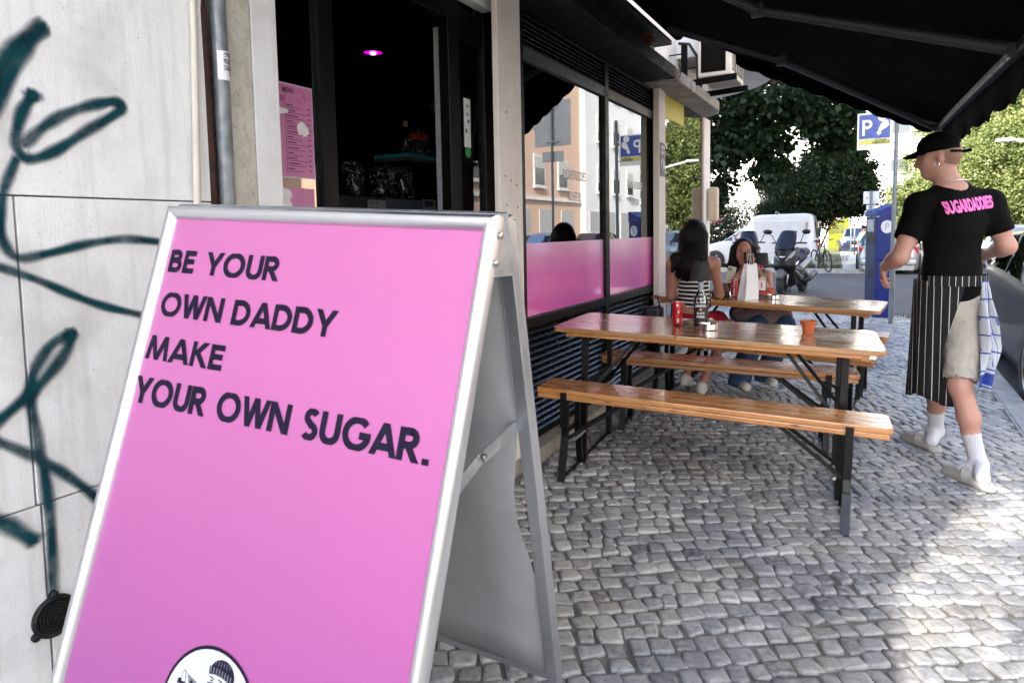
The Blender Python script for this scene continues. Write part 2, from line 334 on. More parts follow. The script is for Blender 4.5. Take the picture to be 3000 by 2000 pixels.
for i, (x, y, L, W_, a) in enumerate(cob):
    u_, v_, z_ = screen((x, y, gz(x)))
    vis = 1150 < u_ < 3000 and 1150 < v_ < 1995 and z_ > .1 and not (u_ < 1640-(2000-v_)*.06 and v_ < 1500)
    if vis: scored.append((L*W_/z_**3, i))
big = set(i for _, i in sorted(scored, reverse=True)[:300])
patch = lambda x, y: math.sin(x*2.1+1.3*y)*.08+math.sin(y*1.7-.9*x+2)*.08
rest = MB(); rest_tone = []
def set_tone(me, tones):
    a = me.attributes.new('tone', 'FLOAT', 'FACE'); a.data.foreach_set('value', tones)
for i, (x, y, L, W_, a) in enumerate(cob):
    vs_, fs_ = cobble_shape((x, y), L, W_, a)
    tn = min(max(random.gauss(.48+patch(x, y), .27), 0), 1)
    if i in big:
        m = MB(); m.add(vs_, fs_); o = m.build('cobblestone', STONE, pavement, smooth=True); set_tone(o.data, [tn]*len(fs_))
    else:
        rest.add(vs_, fs_); rest_tone += [tn]*len(fs_)
o = rest.build('cobblestones', STONE, pavement, smooth=True); o['kind'] = 'stuff'; set_tone(o.data, rest_tone)

# kerb stones along the road and round to the cross street
kb = struct(MB().box((.96, 3.9, -.115), (.14, 14.9, .10)).build('kerb', KERB))
yy = -3.0
while yy < 10.9:
    L = random.uniform(.85, 1.1); e = min(yy+L, 11.0); m = MB()
    m.span((.868, yy+.004, -.26), (1.05, e-.004, gz(.9)+.004)); m.build('kerb_stone', KERB, kb, bevel=.012, world=False); yy = e
cc = Vector((.25, 11.0, 0)); nseg = 5                                                  # corner radius
for i in range(nseg):
    a0, a1 = i*math.pi/2/nseg+.004, (i+1)*math.pi/2/nseg-.004
    poly = [(cc.x+r*math.cos(a), cc.y+r*math.sin(a)) for r, aa in ((.62, (a0, a1)), (.80, (a1, a0))) for a in aa]
    MB().prism(poly, -.26, gz(.9)+.006).build('kerb_stone', KERB, kb, bevel=.01, world=False)
xx = .25
while xx > -13:
    L = random.uniform(.9, 1.15)
    MB().span((xx-L+.004, 11.56, -.26), (xx-.004, 11.80, .0)).build('kerb_stone', KERB, kb, bevel=.012, world=False); xx -= L
# roads: one sheet under everything to the horizon, asphalt on it
gnd = MB(); gnd.add([(-260, -120, ROADZ-.004), (260, -120, ROADZ-.004), (260, 420, ROADZ-.004), (-260, 420, ROADZ-.004)], [(0, 1, 2, 3)])
struct(gnd.build('ground', m_concrete('dusty_ground', (.16, .15, .13), (.26, .24, .21))))
rd = MB(); rd.add([(1.0, -40, ROADZ), (9.2, -40, ROADZ), (9.2, 90, ROADZ), (1.0, 90, ROADZ)], [(0, 1, 2, 3)]); struct(rd.build('road', ASPHALT))
rd = MB(); rd.add([(-80, 11.6, ROADZ+.001), (1.0, 11.6, ROADZ+.001), (1.0, 23.2, ROADZ+.001), (-80, 23.2, ROADZ+.001)], [(0, 1, 2, 3)]); struct(rd.build('cross_street', ASPHALT))
# the far side of the cross street: kerb, trodden grass, pale path
kf = struct(MB().box((-30, 23.33, -.12), (61, .12, .1)).build('far_kerb', KERB)); xx = .4
while xx > -16:
    MB().span((xx-1.19, 23.2, -.26), (xx, 23.45, -.03)).build('kerb_stone', KERB, kf, bevel=.012, world=False); xx -= 1.2
gm = N('trodden_grass_soil'); v_ = gm.geo(); gm.p(Base_Color=gm.ramp(gm.noise(v_, 1.6, 6), [(.35, (.045, .065, .02)), (.55, (.09, .085, .045)), (.72, (.16, .13, .085))]), Roughness=.95); gm.bump(gm.noise(v_, 40, 4), .6, .02)
s_ = MB(); s_.add([(-60, 23.4, -.06), (-.9, 23.4, -.06), (-2.0, 46, -.05), (-60, 46, -.05)], [(0, 1, 2, 3)]); struct(s_.build('grass_verge', gm.mat))
s_ = MB(); s_.add([(-.9, 23.4, -.055), (.9, 23.4, -.055), (.9, 60, -.05), (-2.0, 46, -.05)], [(0, 1, 2, 3)]); struct(s_.build('far_path', m_concrete('pale_path', (.38, .37, .34), (.5, .49, .46))))
gb = MB()
for i in range(9000):
    x = random.uniform(-9, -1.0); y = 23.5+random.random()**1.6*18
    if math.sin(x*1.9+y*.7)+math.sin(y*1.3-x) < -.5: continue
    h = random.uniform(.03, .10); a = random.random()*6.28; dx, dy = math.cos(a)*.012, math.sin(a)*.012; lx, ly = random.uniform(-.04, .04), random.uniform(-.04, .04)
    gb.add([(x-dx, y-dy, -.06), (x+dx, y+dy, -.06), (x+lx, y+ly, -.06+h)], [(0, 1, 2)])
go = gb.build('grass', mat('grass_blade', (.055, .095, .022), .8, 0, .3, 2)); tag(go, 'patchy short grass beside the pale path', 'grass', kind='stuff')
# ================================================================ the shop's own building
XW = -1.70
bld = thing('shop_building', 'pale stone clad corner building with black framed pizzeria front and upper floors', 'building', (-1.9, 3.0, 0))
core = MB()
core.span((-12, -3.0, 2.80), (-1.745, 8.0, 20.5))                       # upper storeys; height and near end shaped to shade trees and pavement
core.build('upper_wall', CONC_PALE, bld)
MB().span((-12, -1.15, 0), (-6.3, 8.0, 2.79)).build('rear_wall', CONC_PALE, bld)
MB().span((-6.29, -2.98, 0), (-1.765, 1.34, 2.79)).build('side_core', CONC, bld)
MB().span((-6.29, 7.9, 0), (-1.80, 7.98, 2.57)).build('return_wall', CONC_PALE, bld)
room = MB()                                                                # the dark shop inside
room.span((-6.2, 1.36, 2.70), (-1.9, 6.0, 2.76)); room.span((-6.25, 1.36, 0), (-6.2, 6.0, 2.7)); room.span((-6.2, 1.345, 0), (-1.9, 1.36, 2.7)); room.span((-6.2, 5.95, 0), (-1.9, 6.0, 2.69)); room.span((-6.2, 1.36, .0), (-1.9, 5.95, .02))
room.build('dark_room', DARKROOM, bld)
MB().span((-6.2, 6.02, 0), (-1.95, 7.88, .05)).span((-4.2, 6.02, .05), (-4.1, 7.88, 2.6)).build('neighbour_room', mat('grey_green_room', (.16, .18, .17), .8), bld)
MB().span((-7, -1.2, 0), (-1.76, -1.16, 2.8)).build('return_wall', CONC_PALE, bld)
MB().span((-2.3, -16, 0), (-1.75, -3.002, 4.25)).build('shade_wall', CONC_PALE, bld)  # unseen wall added to set the shadow edge on the pavement
# cladding panels on the near wall
for (y0, y1, z0, z1) in ((-2.99, -1.152, 1.434, 3.1), (-2.99, -1.152, .0, 1.43), (-1.15, -.22, 1.434, 3.1), (-.216, 1.285, 1.434, 3.1), (-1.15, -.22, .717, 1.430), (-.216, .776, .717, 1.430), (.779, 1.285, .717, 1.430), (-1.15, -.22, 0, .713), (-.216, .786, 0, .713), (.789, 1.285, 0, .713)):
    MB().span((-1.755, y0+.001, z0), (XW, y1-.001, z1)).build('cladding_panel', CLAD, bld, bevel=.0015, seg=1)
for (y0, y1, m_) in ((1.365, 1.453, BEIGE), (1.456, 1.556, CLAD)):
    MB().span((-1.90, y0, 0), (XW, y1, 3.0)).build('pilaster', m_, bld, bevel=.004)
MB().span((-1.735, 2.985, 0), (XW, 3.235, 2.79)).build('pillar', CONC_PALE, bld, bevel=.006)
MB().span((-1.757, 5.845, 0), (XW-.002, 6.05, 2.569)).build('pillar', CONC_PALE, bld, bevel=.006)
for (y, z) in ((3.06, 1.95), (3.04, 1.62), (3.10, 1.60), (3.16, 1.58), (3.05, 1.47), (3.17, 1.46), (3.12, 1.2), (3.1, .9)):      # drilled holes in the pillar
    MB().lathe([(.0, 0), (.006, 0)], 8, frame((XW+.0015, y, z), (0, 1, 0), (0, 0, 1), (1, 0, 0))).build('drill_hole', DARKROOM, bld)
# plinth stones
yy = 3.25
for L in (.75, .95, .9, 1.15, 1.0):
    MB().span((-1.80, yy+.003, -.10), (-1.664, yy+L-.003, .088)).build('plinth_stone', PLINTH, bld, bevel=.010); yy += L
MB().span((-1.80, 2.98, -.1), (-1.69, 3.246, .085)).build('plinth_stone', PLINTH, bld, bevel=.01)
# concrete canopy slab with rounded end, balcony above
def rounded_slab(x0, x1, y0, y1, r, z0, z1):
    poly = [(x0, y0), (x1, y0)] + [(x1-r+r*math.cos(a), y1-r+r*math.sin(a)) for a in [i*math.pi/2/10 for i in range(11)]] + [(x0, y1)]
    return MB().prism(poly, z0, z1)
rounded_slab(-4, -1.49, 5.602, 7.85, .55, 2.572, 2.672).build('canopy_slab', CONC, bld, bevel=.008)
MB().span((-1.95, 1.56, 2.572), (-1.488, 5.60, 2.674)).build('canopy_beam', mat('charcoal_slab', (.012, .012, .012), .6, 0, .25, 8, .2, 40, spec=.2), bld, bevel=.006)  # slab section over the shop, coloured darker than the far section
rounded_slab(-5, -.98, 6.6, 8.95, 1.35, 2.98, 3.16).build('balcony_slab', mat('white_render', (.62, .62, .62), .8, 0, .05, 4, .2, 60), bld, bevel=.01)
MB().span((-1.76, 5.62, 2.675), (-1.70, 7.3, 2.80)).build('fascia_band', CONC, bld)
bl = rounded_slab(-5, -1.02, 6.64, 8.91, 1.31, 3.161, 4.1).build('balcony_wall', mat('white_render', (.62,)*3), bld)
# upper storey windows (seen only from further off)
for fl in range(3):
    for k in range(3):
        y0 = .2+k*2.4; z0 = 4.0+fl*2.9
        wf = MB().span((-1.75, y0, z0), (-1.735, y0+1.2, z0+1.4)).build('window', WHITE, bld)
        MB().span((-1.74, y0+.08, z0+.08), (-1.73, y0+1.12, z0+1.32)).build('pane', GLASSD, wf, world=False)

# ---- shop window: frame with louvres above and below, film, panes
XF = -1.76
wf = MB()
for y0, y1 in ((3.25, 3.385), (4.666, 4.745), (5.965, 6.03)): wf.span((XF-.06, y0, .09), (XF, y1, 2.571))
for y0, y1 in ((3.384, 4.667), (4.744, 5.966)): MB().span((XF-.055, y0, 2.305), (XF-.003, y1, 2.375)).build('transom', mat('transom_grey_metal', (.075, .078, .082), .5, .2, .2, 14, .1, 60), bld, bevel=.003)  # transom rails in a paler grey than the frame
for z0, z1 in ((.09, .125), (.765, .828), (2.545, 2.571)):
    for y0, y1 in ((3.384, 4.667), (4.744, 5.966)): wf.span((XF-.055, y0, z0), (XF-.004, y1, z1))
wfo = wf.build('window_frame', BLACKF, bld, bevel=.004)
pink = m_pink_film()
SLAT = mat('black_louvre', (.016, .0165, .018), .30, .0, .2, 12, .04, 60)
for (y0, y1) in ((3.386, 4.664), (4.747, 5.963)):
    MB().span((XF-.032, y0, .829), (XF-.026, y1, 2.304)).build('pane', GLASS, wfo, world=False)
    MB().span((XF-.0255, y0+.002, .83), (XF-.0235, y1-.002, 1.26)).build('pink_film', pink, wfo, world=False)
    z = .14
    while z < .755:                                                       # lower louvre blades
        MB().beam((XF-.030, y0, z), (XF-.030, y1, z), .042, .006, up=(.75, 0, 1)).build('louvre_slat', SLAT, wfo, world=False, bevel=.001, seg=1); z += .040
    z = 2.395
    while z < 2.54:
        MB().beam((XF-.026, y0, z), (XF-.026, y1, z), .030, .006, up=(.75, 0, 1)).build('louvre_slat', SLAT, wfo, world=False, bevel=.001, seg=1); z += .0265
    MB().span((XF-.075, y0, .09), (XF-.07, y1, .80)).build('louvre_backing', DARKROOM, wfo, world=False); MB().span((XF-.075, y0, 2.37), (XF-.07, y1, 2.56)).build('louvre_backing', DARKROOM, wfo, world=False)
ETCH = mat('white_vinyl_letter', (.75, .72, .72), .5)
MG = lambda y, z: frame((XF-.0225, y, z), (0, 1, 0), (0, 0, 1), (1, 0, 0))
for yc in (4.15, 5.42):
    for s_, z in (('SUGARDADDIES', 1.67), ('PIZZERIA', 1.53)):
        o = text('window_lettering', s_, .085, ETCH, bld, MG(yc, z), bold=.012, xs=.62, align='CENTER')
# ---- door bay: frames, menu glass, sidelight, transom
XD = -1.85
df = MB()
for y0, y1 in ((1.557, 1.60), (1.895, 1.972), (2.765, 2.862), (3.10, 3.19)): df.span((XD-.06, y0, 0), (XD, y1, 2.79))
df.span((XD-.055, 1.973, 2.375), (XD-.003, 3.10, 2.455)); df.span((XD-.05, 1.60, 2.45), (XD-.004, 1.895, 2.52)); df.span((XD-.05, 2.86, 0), (XD-.006, 3.1, .12)); df.span((XD-.05, 2.86, 2.30), (XD-.006, 3.1, 2.374))
df.span((XD-.10, 1.57, 2.74), (XW-.04, 2.98, 2.80))
dfo = df.build('door_frame', BLACKF, bld, bevel=.004)
for y0, y1, z0, z1, gm_ in ((1.602, 1.893, .03, 2.448, GLASS), (2.864, 3.098, .122, 2.298, GLASSDOOR), (1.975, 3.098, 2.457, 2.73, GLASS)):
    MB().span((XD-.030, y0, z0), (XD-.024, y1, z1)).build('pane', gm_, dfo, world=False)
MB().span((-1.995, 2.845, 0), (-1.955, 2.905, 2.37)).build('inner_wall', mat('textured_grey_wall', (.34, .345, .35), .8, 0, .1, 20, .5, 130), bld)
MB().span((-2.06, 3.10, 0), (-1.925, 3.13, 2.37)).build('inner_wall', mat('lightened_grey_wall', (.78, .79, .80), .8, 0, .06, 20, .5, 130), bld)  # same grey wall, colour lightened to stand in for light on it
MB().lathe([(0, 0), (.022, 0), (.022, .03), (.03, .034)], 10, frame((XD, 2.81, 1.05), (0, 1, 0), (0, 0, 1), (1, 0, 0))).build('door_lock', STEEL, dfo, world=False)
# neighbour's glazing round the corner
XN = -1.722
nf = MB()
for y0, y1 in ((6.05, 6.085), (7.60, 7.64)): nf.span((XN-.03, y0, 0), (XN+.004, y1, 2.571))
nfo = nf.build('neighbour_frame', mat('grey_brown_aluminium', (.30, .25, .21), .45, .3, .2), bld, bevel=.003)
MB().span((-1.80, 7.656, -.02), (-1.71, 7.95, 2.57)).build('corner_column', CONC_PALE, bld, bevel=.01)
for y0, y1 in ((6.087, 7.211), (7.215, 7.598)):
    MB().span((XN-.016, y0, .05), (XN-.010, y1, 2.568)).build('pane', GLASS, nfo, world=False)
MB().span((XN-.009, 6.104, 2.36), (XN-.007, 6.82, 2.567)).build('yellow_band', mat('yellow_film', (.52, .43, .04), .5, 0, .05), nfo, world=False)
MB().span((XN-.005, 7.22, 1.875), (XN+.004, 7.60, 1.888)).build('frosted_rail', BLACK, nfo, world=False)
MN = lambda y, z: frame((XN-.006, y, z), (0, 1, 0), (0, 0, 1), (1, 0, 0))
DARKV = mat('dark_vinyl', (.03, .03, .03), .6)
for s_, z in (('Vestidos', 1.17), ('Calças', 1.05)):
    text('window_lettering', s_, .075, DARKV, bld, MN(6.28, z), bold=.01, xs=.8)
o = MB().box((-1.64, 7.80, 1.60), (.115, .10, .39)); tag(o.build('beige_wall_box', BEIGEP, None, bevel=.03, seg=4), 'rounded beige plastic box on the building corner column', 'wall box')

# ---- pipes and fittings on the facade
def pipe(name, pts, r, m, label):
    return tag(MB().tube(pts, r, 14).build(name, m, auto=R(50)), label, 'pipe')
t = thing('drainpipe', 'thick grey metal drainpipe with a white sticker beside the pilaster', 'pipe', (-1.69, 1.335, 0))
MB().tube([(-1.692, 1.327, 3.1), (-1.692, 1.333, 2.0), (-1.692, 1.338, .05)], .0225, 18).build('pipe', PIPEG, t, auto=R(50))
for z in (2.6, .6): MB().tube([(-1.692, 1.33, z-.012), (-1.692, 1.33, z+.012)], .026, 18).build('pipe_clip', GALV, t, auto=R(50))
pipe('conduit', [(-1.686, 1.262, 3.1), (-1.686, 1.246, 1.9), (-1.686, 1.222, 1.3), (-1.686, 1.21, .3)], .0098, CREAM, 'thin cream plastic conduit running down the graffiti wall')
pipe('rusty_pipe', [(-1.755, 1.287, 2.03), (-1.715, 1.289, 2.02), (-1.708, 1.291, 1.98), (-1.708, 1.299, 1.2), (-1.708, 1.302, .1)], .0135, RUST, 'dark rusty pipe between the cream conduit and grey drainpipe')
# curved sticker on the drainpipe
st = MB(); n = 8
for i in range(n+1):
    a = R(-62)+R(96)*i/n; x, y = -1.692+.0235*math.cos(a), 1.3335+.0235*math.sin(a); st.v += [(x, y, 1.785), (x, y, 1.868)]
st.f = [(2*i, 2*i+2, 2*i+3, 2*i+1) for i in range(n)]; st.m = [0]*n
sk = tag(st.build('sticker', PAPER), 'small white phone number sticker stuck on the grey drainpipe', 'sticker')
for s_, dy, sz, m_ in (('DESENTUPIMENTOS', .011, .0115, NAVYINK), ('961 300 700', .002, .0145, NAVYINK), ('911 867 370', -.008, .0145, NAVYINK)):
    a = math.asin(min(max(dy/.0245, -1), 1)); nx, ny = math.cos(a), math.sin(a)
    text('sticker_text', s_, sz, m_, sk, frame((-1.692+.0242*nx, 1.3335+.0242*ny, 1.865), (0, 0, -1), (-ny, nx, 0), (nx, ny, 0)), bold=.015, xs=.62 if sz < .012 else .72)
# cast iron cover low on the wall
cv = thing('wall_vent_cover', 'round black cast iron cover with ringed face low on the wall', 'cover', (XW, .795, .44))
MC = frame((XW, .797, .440), (0, 1, 0), (0, 0, 1), (1, 0, 0)) @ Matrix.Scale(.80, 4); IRON = mat('cast_iron', (.012, .012, .012), .5, .3, .5, 30, .5, 90)
prof = [(.062, 0), (.062, .010), (.056, .014), (.050, .012)]
for i in range(5): r0 = .046-i*.009; prof += [(r0, .008), (r0-.002, .013), (r0-.005, .013), (r0-.007, .008)]
prof += [(.006, .012), (0, .014)]
MB().lathe(prof, 36, MC).build('ring_plate', IRON, cv, auto=R(50))
for a in (90, 215, 330): MB().lathe([(.012, 0), (.012, .012), (.008, .015), (0, .016)], 12, MC @ Matrix.Translation((.066*math.cos(R(a)), .066*math.sin(R(a)), 0))).build('lug', IRON, cv, auto=R(50))

# ---- graffiti, sprayed on the cladding
gf = N('teal_spray_paint'); a_ = gf.n('Attribute', attribute_name='edge'); vv_ = gf.geo()
fz = gf.math('MULTIPLY', gf.math('SUBTRACT', gf.noise(vv_, 500, 3, .7), .5), gf.math('MULTIPLY', a_.outputs['Fac'], 1.3))
alp = gf.math('ADD', a_.outputs['Fac'], fz)
alp = gf.math('MULTIPLY', gf.ramp(alp, [(.06, (0, 0, 0)), (.45, (.42, .42, .42)), (.95, (1, 1, 1))]), gf.ramp(gf.noise(vv_, 9, 4), [(.30, (.55, .55, .55)), (.55, (1, 1, 1))]))
gf.p(Base_Color=gf.ramp(gf.noise(vv_, 14, 4), [(.3, (.002, .026, .036)), (.7, (.006, .058, .068))]), Roughness=.7, Specular_IOR_Level=.08, Alpha=alp)
def catmull(pts, n=7):
    out = []
    for i in range(len(pts)-1):
        p0, p1, p2, p3 = pts[max(i-1, 0)], pts[i], pts[i+1], pts[min(i+2, len(pts)-1)]
        for k in range(n):
            t = k/n; out.append(tuple(.5*((2*p1[j])+(-p0[j]+p2[j])*t+(2*p0[j]-5*p1[j]+4*p2[j]-p3[j])*t*t+(-p0[j]+3*p1[j]-3*p2[j]+p3[j])*t**3) for j in range(2)))
    return out+[pts[-1]]
GS = 1.27551
strokes = [([(-30, 215), (10, 140), (55, 90), (98, 62)], 17), ([(98, 62), (62, 105), (22, 175), (-30, 275)], 15),
 ([(76, 218), (52, 255), (38, 310), (46, 352), (78, 364), (130, 345), (200, 300), (265, 262), (281, 243), (262, 234), (220, 240), (150, 262), (95, 296), (60, 330)], 12), ([(74, 216), (77, 222)], 16),
 ([(36, 366), (12, 430), (1, 490), (8, 555), (42, 592), (110, 582), (200, 560), (290, 549), (372, 556)], 10), ([(-20, 607), (80, 640), (170, 678), (240, 703), (330, 724)], 9),
 ([(168, 764), (118, 792), (80, 850), (70, 910), (84, 1000), (104, 1100), (118, 1220), (122, 1362)], 12), ([(165, 765), (150, 810), (95, 880), (40, 930), (-20, 980)], 13),
 ([(-20, 1008), (60, 1040), (120, 1070), (180, 1110), (235, 1152)], 11), ([(-20, 1190), (30, 1212), (78, 1242)], 16)]
for si, (pts, wd) in enumerate(strokes):
    X = XW+.0018+si*.0005; m = MB(); edge = []
    P = [onX(u*GS, v*GS, X) for u, v in catmull(pts)]
    if len(P) < 4: P = [P[0]+(P[-1]-P[0])*(i/3) for i in range(4)]
    hw = wd*GS/F*1.95*.70; tot = len(P); rows = []
    P = [P[0]-(P[1]-P[0]).normalized()*hw*1.25] + P + [P[-1]+(P[-1]-P[-2]).normalized()*hw*1.25]
    for i, p in enumerate(P):
        t_ = (P[min(i+1, len(P)-1)]-P[max(i-1, 0)]).normalized(); s_ = Vector((1, 0, 0)).cross(t_); endf = 0 if i in (0, len(P)-1) else 1
        wv = hw*(1+.12*math.sin(i*.7+si))
        for q, e in ((-1.75, 0), (-.62, .85), (0, 1.4), (.62, .85), (1.75, 0)): m.v.append(tuple(p+s_*wv*q)); edge.append(e*endf)
    m.f = [(i*5+k, i*5+k+1, (i+1)*5+k+1, (i+1)*5+k) for i in range(len(P)-1) for k in range(4)]; m.m = [0]*len(m.f)
    o = m.build('graffiti_stroke', gf.mat, bld); at_ = o.data.attributes.new('edge', 'FLOAT', 'POINT'); at_.data.foreach_set('value', edge)
# ================================================================ beer tables and benches (local x along the length, y depth, z up)
def end_frame(par, x, y0, y1, zt, xin, strap=None, blue=False, splay=.0):
    """folding steel leg frame at one end; xin = direction towards the middle"""
    for k, (yt, yb) in enumerate(((y0, y0-splay), (y1, y1+splay))):
        m = MB(); L = .036
        zk = zt*.55
        m.beam((x, yt, zt), (x, yt, zk), .034, .010, up=(0, 1, 0)); m.beam((x+.015*xin, yt+(.012 if k == 0 else -.012), zt), (x+.015*xin, yt+(.012 if k == 0 else -.012), zk), .005, .03, up=(0, 1, 0))
        m.beam((x, yt, zk), (x, yb, .004), .034, .010, up=(0, 1, 0)); m.beam((x+.015*xin, yt+.012, zk), (x+.015*xin, yb+.012, .006), .005, .028, up=(0, 1, 0))
        m.build('leg', BLACK, par, world=False, bevel=.0015, seg=1)
        if blue and k == 0: MB().beam((x, yt-.007-(zk-.17)/zk*splay*0-splay*.52, zk*.78), (x, yb-.007, .008), .036, .004, up=(0, 1, 0)).build('bare_steel_sleeve', mat('blued_steel', (.018, .028, .045), .4, .3, .1), par, world=False)
    MB().beam((x, y0-splay, .02), (x, y1+splay, .02), .006, .03).build('foot_bar', BLACK, par, world=False); MB().beam((x, y0, zt*.6), (x, y1, zt*.6), .006, .028).build('cross_bar', BLACK, par, world=False); MB().beam((x, y0, zt-.015), (x, y1, zt-.015), .03, .02).build('top_bar', BLACK, par, world=False)
    for k, yy_ in enumerate((y0+.03, y1-.03)):
        MB().beam((x, yy_, zt*.5), (x+xin*.30, yy_*.6+.4*(y0+y1)/2, zt-.005), .019, .005, up=(0, 1, 0)).build('brace', BLACK, par, world=False)
    MB().tube([(x+xin*.05, y0+.02, zt*.52), (x+xin*.05, y1-.02, zt*.52)], .008, 8).build('locking_bar', GALV, par, world=False)
def rect_round(x0, x1, y0, y1, r, which):
    P = []
    for (cx_, cy_, a0, nm) in ((x1, y0, -90, 'fr'), (x1, y1, 0, 'br'), (x0, y1, 90, 'bl'), (x0, y0, 180, 'fl')):
        if nm in which:
            sx, sy = (-r if cx_ == x1 else r), (r if cy_ == y0 else -r)
            P += [(cx_+sx+r*math.cos(R(a0+i*22.5)), cy_+sy+r*math.sin(R(a0+i*22.5))) for i in range(5)]
        else: P.append((cx_, cy_))
    return P
def make_table(label, L, Wd, seam, H=.79):
    t = thing('beer_table', label, 'table', group='long varnished beer tables')
    n = 6; w = Wd/n; T = .026
    for h, (x0, x1) in enumerate(((0, seam-.0012), (seam+.0012, L))):
        for i in range(n):
            wh = ''
            if i == 0: wh = 'fl' if h == 0 else 'fr'
            if i == n-1: wh = 'bl' if h == 0 else 'br'
            poly = rect_round(x0, x1, i*w+.0003, (i+1)*w-.0003, .045, [wh] if wh else [])
            MB().prism(poly, H-T, H-random.uniform(0, .0006)).build('plank', WOODT, t, world=False, bevel=.0016 if 0 < i < n-1 else .004, seg=2)
    for yy_ in (.02, Wd-.045): MB().span((.10, yy_, H-T-.022), (L-.10, yy_+.025, H-T-.0005)).build('rail', WOOD, t, world=False, bevel=.003)
    for x in (.07, L-.11): MB().span((x, .045, H-T-.034), (x+.04, Wd-.05, H-T-.0008)).build('batten', WOOD, t, world=False, bevel=.003)
    for x, s_ in ((.17, 1), (L-.17, -1)): end_frame(t, x, .085, Wd-.085, H-T-.002, s_, splay=.0)
    for x in (.09, L-.09):                                              # screw plugs showing in the top
        for i in range(4): MB().span((x, .10+i*.15, H-.0005), (x+.014, .108+i*.15, H+.0006)).build('screw_plug', mat('dark_plug', (.05, .03, .02), .6), t, world=False)
    return t
def make_bench(label, L, H=.50, blue=False):
    t = thing('beer_bench', label, 'bench', group='long varnished benches'); Wd = .25; T = .027
    for i, (a, b) in enumerate(((0, .083), (.0837, .166), (.1667, .25))):
        wh = [['fl', 'fr'], [], ['bl', 'br']][i]
        MB().prism(rect_round(0, L, a, b, .03, wh), H-T, H).build('plank', WOOD, t, world=False, bevel=.004)
    for a, b in ((.001, .026), (.224, .249)): MB().span((.012, a, H-T-.026), (L-.012, b, H-T-.0012)).build('rail', WOOD, t, world=False, bevel=.004)
    for x in (.07, L-.11): MB().span((x, .028, H-T-.024), (x+.045, .222, H-T-.001)).build('batten', WOOD, t, world=False, bevel=.003)
    for x, s_ in ((.16, 1), (L-.17, -1)):
        end_frame(t, x, .02, .23, H-T-.03, s_, blue=blue and s_ < 0, splay=.055)
        MB().beam((x, -.004, H-.012), (x, -.004, H-.20), .034, .006, up=(0, 1, 0)).build('strap', BLACK, t, world=False, bevel=.001, seg=1)
    return t
def place_at(t, pl, pr):
    pl, pr = Vector(pl), Vector(pr); x = (pr-pl).normalized(); z = Vector((0, 0, 1)); z = (z-x*z.dot(x)).normalized(); y = z.cross(x)
    t.matrix_basis = frame(pl, x, y, z); return t
def level(u1, v1, u2, v2, H):
    a, b = onZ(u1, v1, H+gz(-1.6)), onZ(u2, v2, H+gz(0)); return a, b
def set_by_top(t, a, b, H):
    x = (b-a).normalized(); z = Vector((0, 0, 1)); z = (z-x*z.dot(x)).normalized(); place_at(t, a-z*H, b-z*H)
TH, BH = .79, .50
a, b = level(1616, 957, 2602, 1031, TH); T1L = (b-a).length
table1 = make_table('nearer long varnished table with bottle lamp, can and terracotta pot', T1L, .70, T1L*.415); set_by_top(table1, a, b, TH)
a, b = level(1569, 1133, 2620, 1258, BH); B1L = (b-a).length
bench1 = make_bench('empty bench nearest the camera, in front of the nearer table', B1L, BH, True); set_by_top(bench1, a, b, BH)
a, b = level(1758, 1039, 2523, 1100, BH)
bench2 = make_bench('empty bench behind the nearer table with scuffed white marks', (b-a).length, BH); set_by_top(bench2, a, b, BH)
a, b = level(1904, 865, 2580, 912, TH); T2a, T2b = a.copy(), b.copy()
table2 = make_table('farther long varnished table where the two women sit', (b-a).length, .70, (b-a).length*.43); set_by_top(table2, a, b, TH)
x_ = (b-a).normalized(); y_ = Vector((0, 0, 1)).cross(x_).normalized()
B3 = (a-y_*.27-Vector((0, 0, TH-BH)), b-y_*.27-Vector((0, 0, TH-BH)))
bench3 = make_bench('bench at the farther table carrying the woman in the striped top', (b-a).length, BH); set_by_top(bench3, B3[0], B3[1], BH)
B4 = (a+y_*.76-Vector((0, 0, TH-BH)), b+y_*.76-Vector((0, 0, TH-BH)))
bench4 = make_bench('bench farthest from the camera carrying the woman in black', (b-a).length, BH); set_by_top(bench4, B4[0], B4[1], BH)
def on_table(tb, u, v, H=TH):
    """world point on a table top under a photo pixel"""
    M = tb.matrix_basis; n = (M.to_3x3() @ Vector((0, 0, 1))); o = M @ Vector((0, 0, H)); r = ray(u, v); return CAM + r*((o-CAM).dot(n)/r.dot(n))
# scuffs on bench 2
for k in range(5):
    m = MB(); x0 = .60+k*.012; m.add([(x0, .02+.01*k, BH+.0008), (x0+.006, .02, BH+.0008), (x0+.03, .16+.015*k, BH+.0008), (x0+.024, .17, BH+.0008)], [(0, 1, 2, 3)])
    m.build('paint_scuff', WHITE, bench2, world=False)
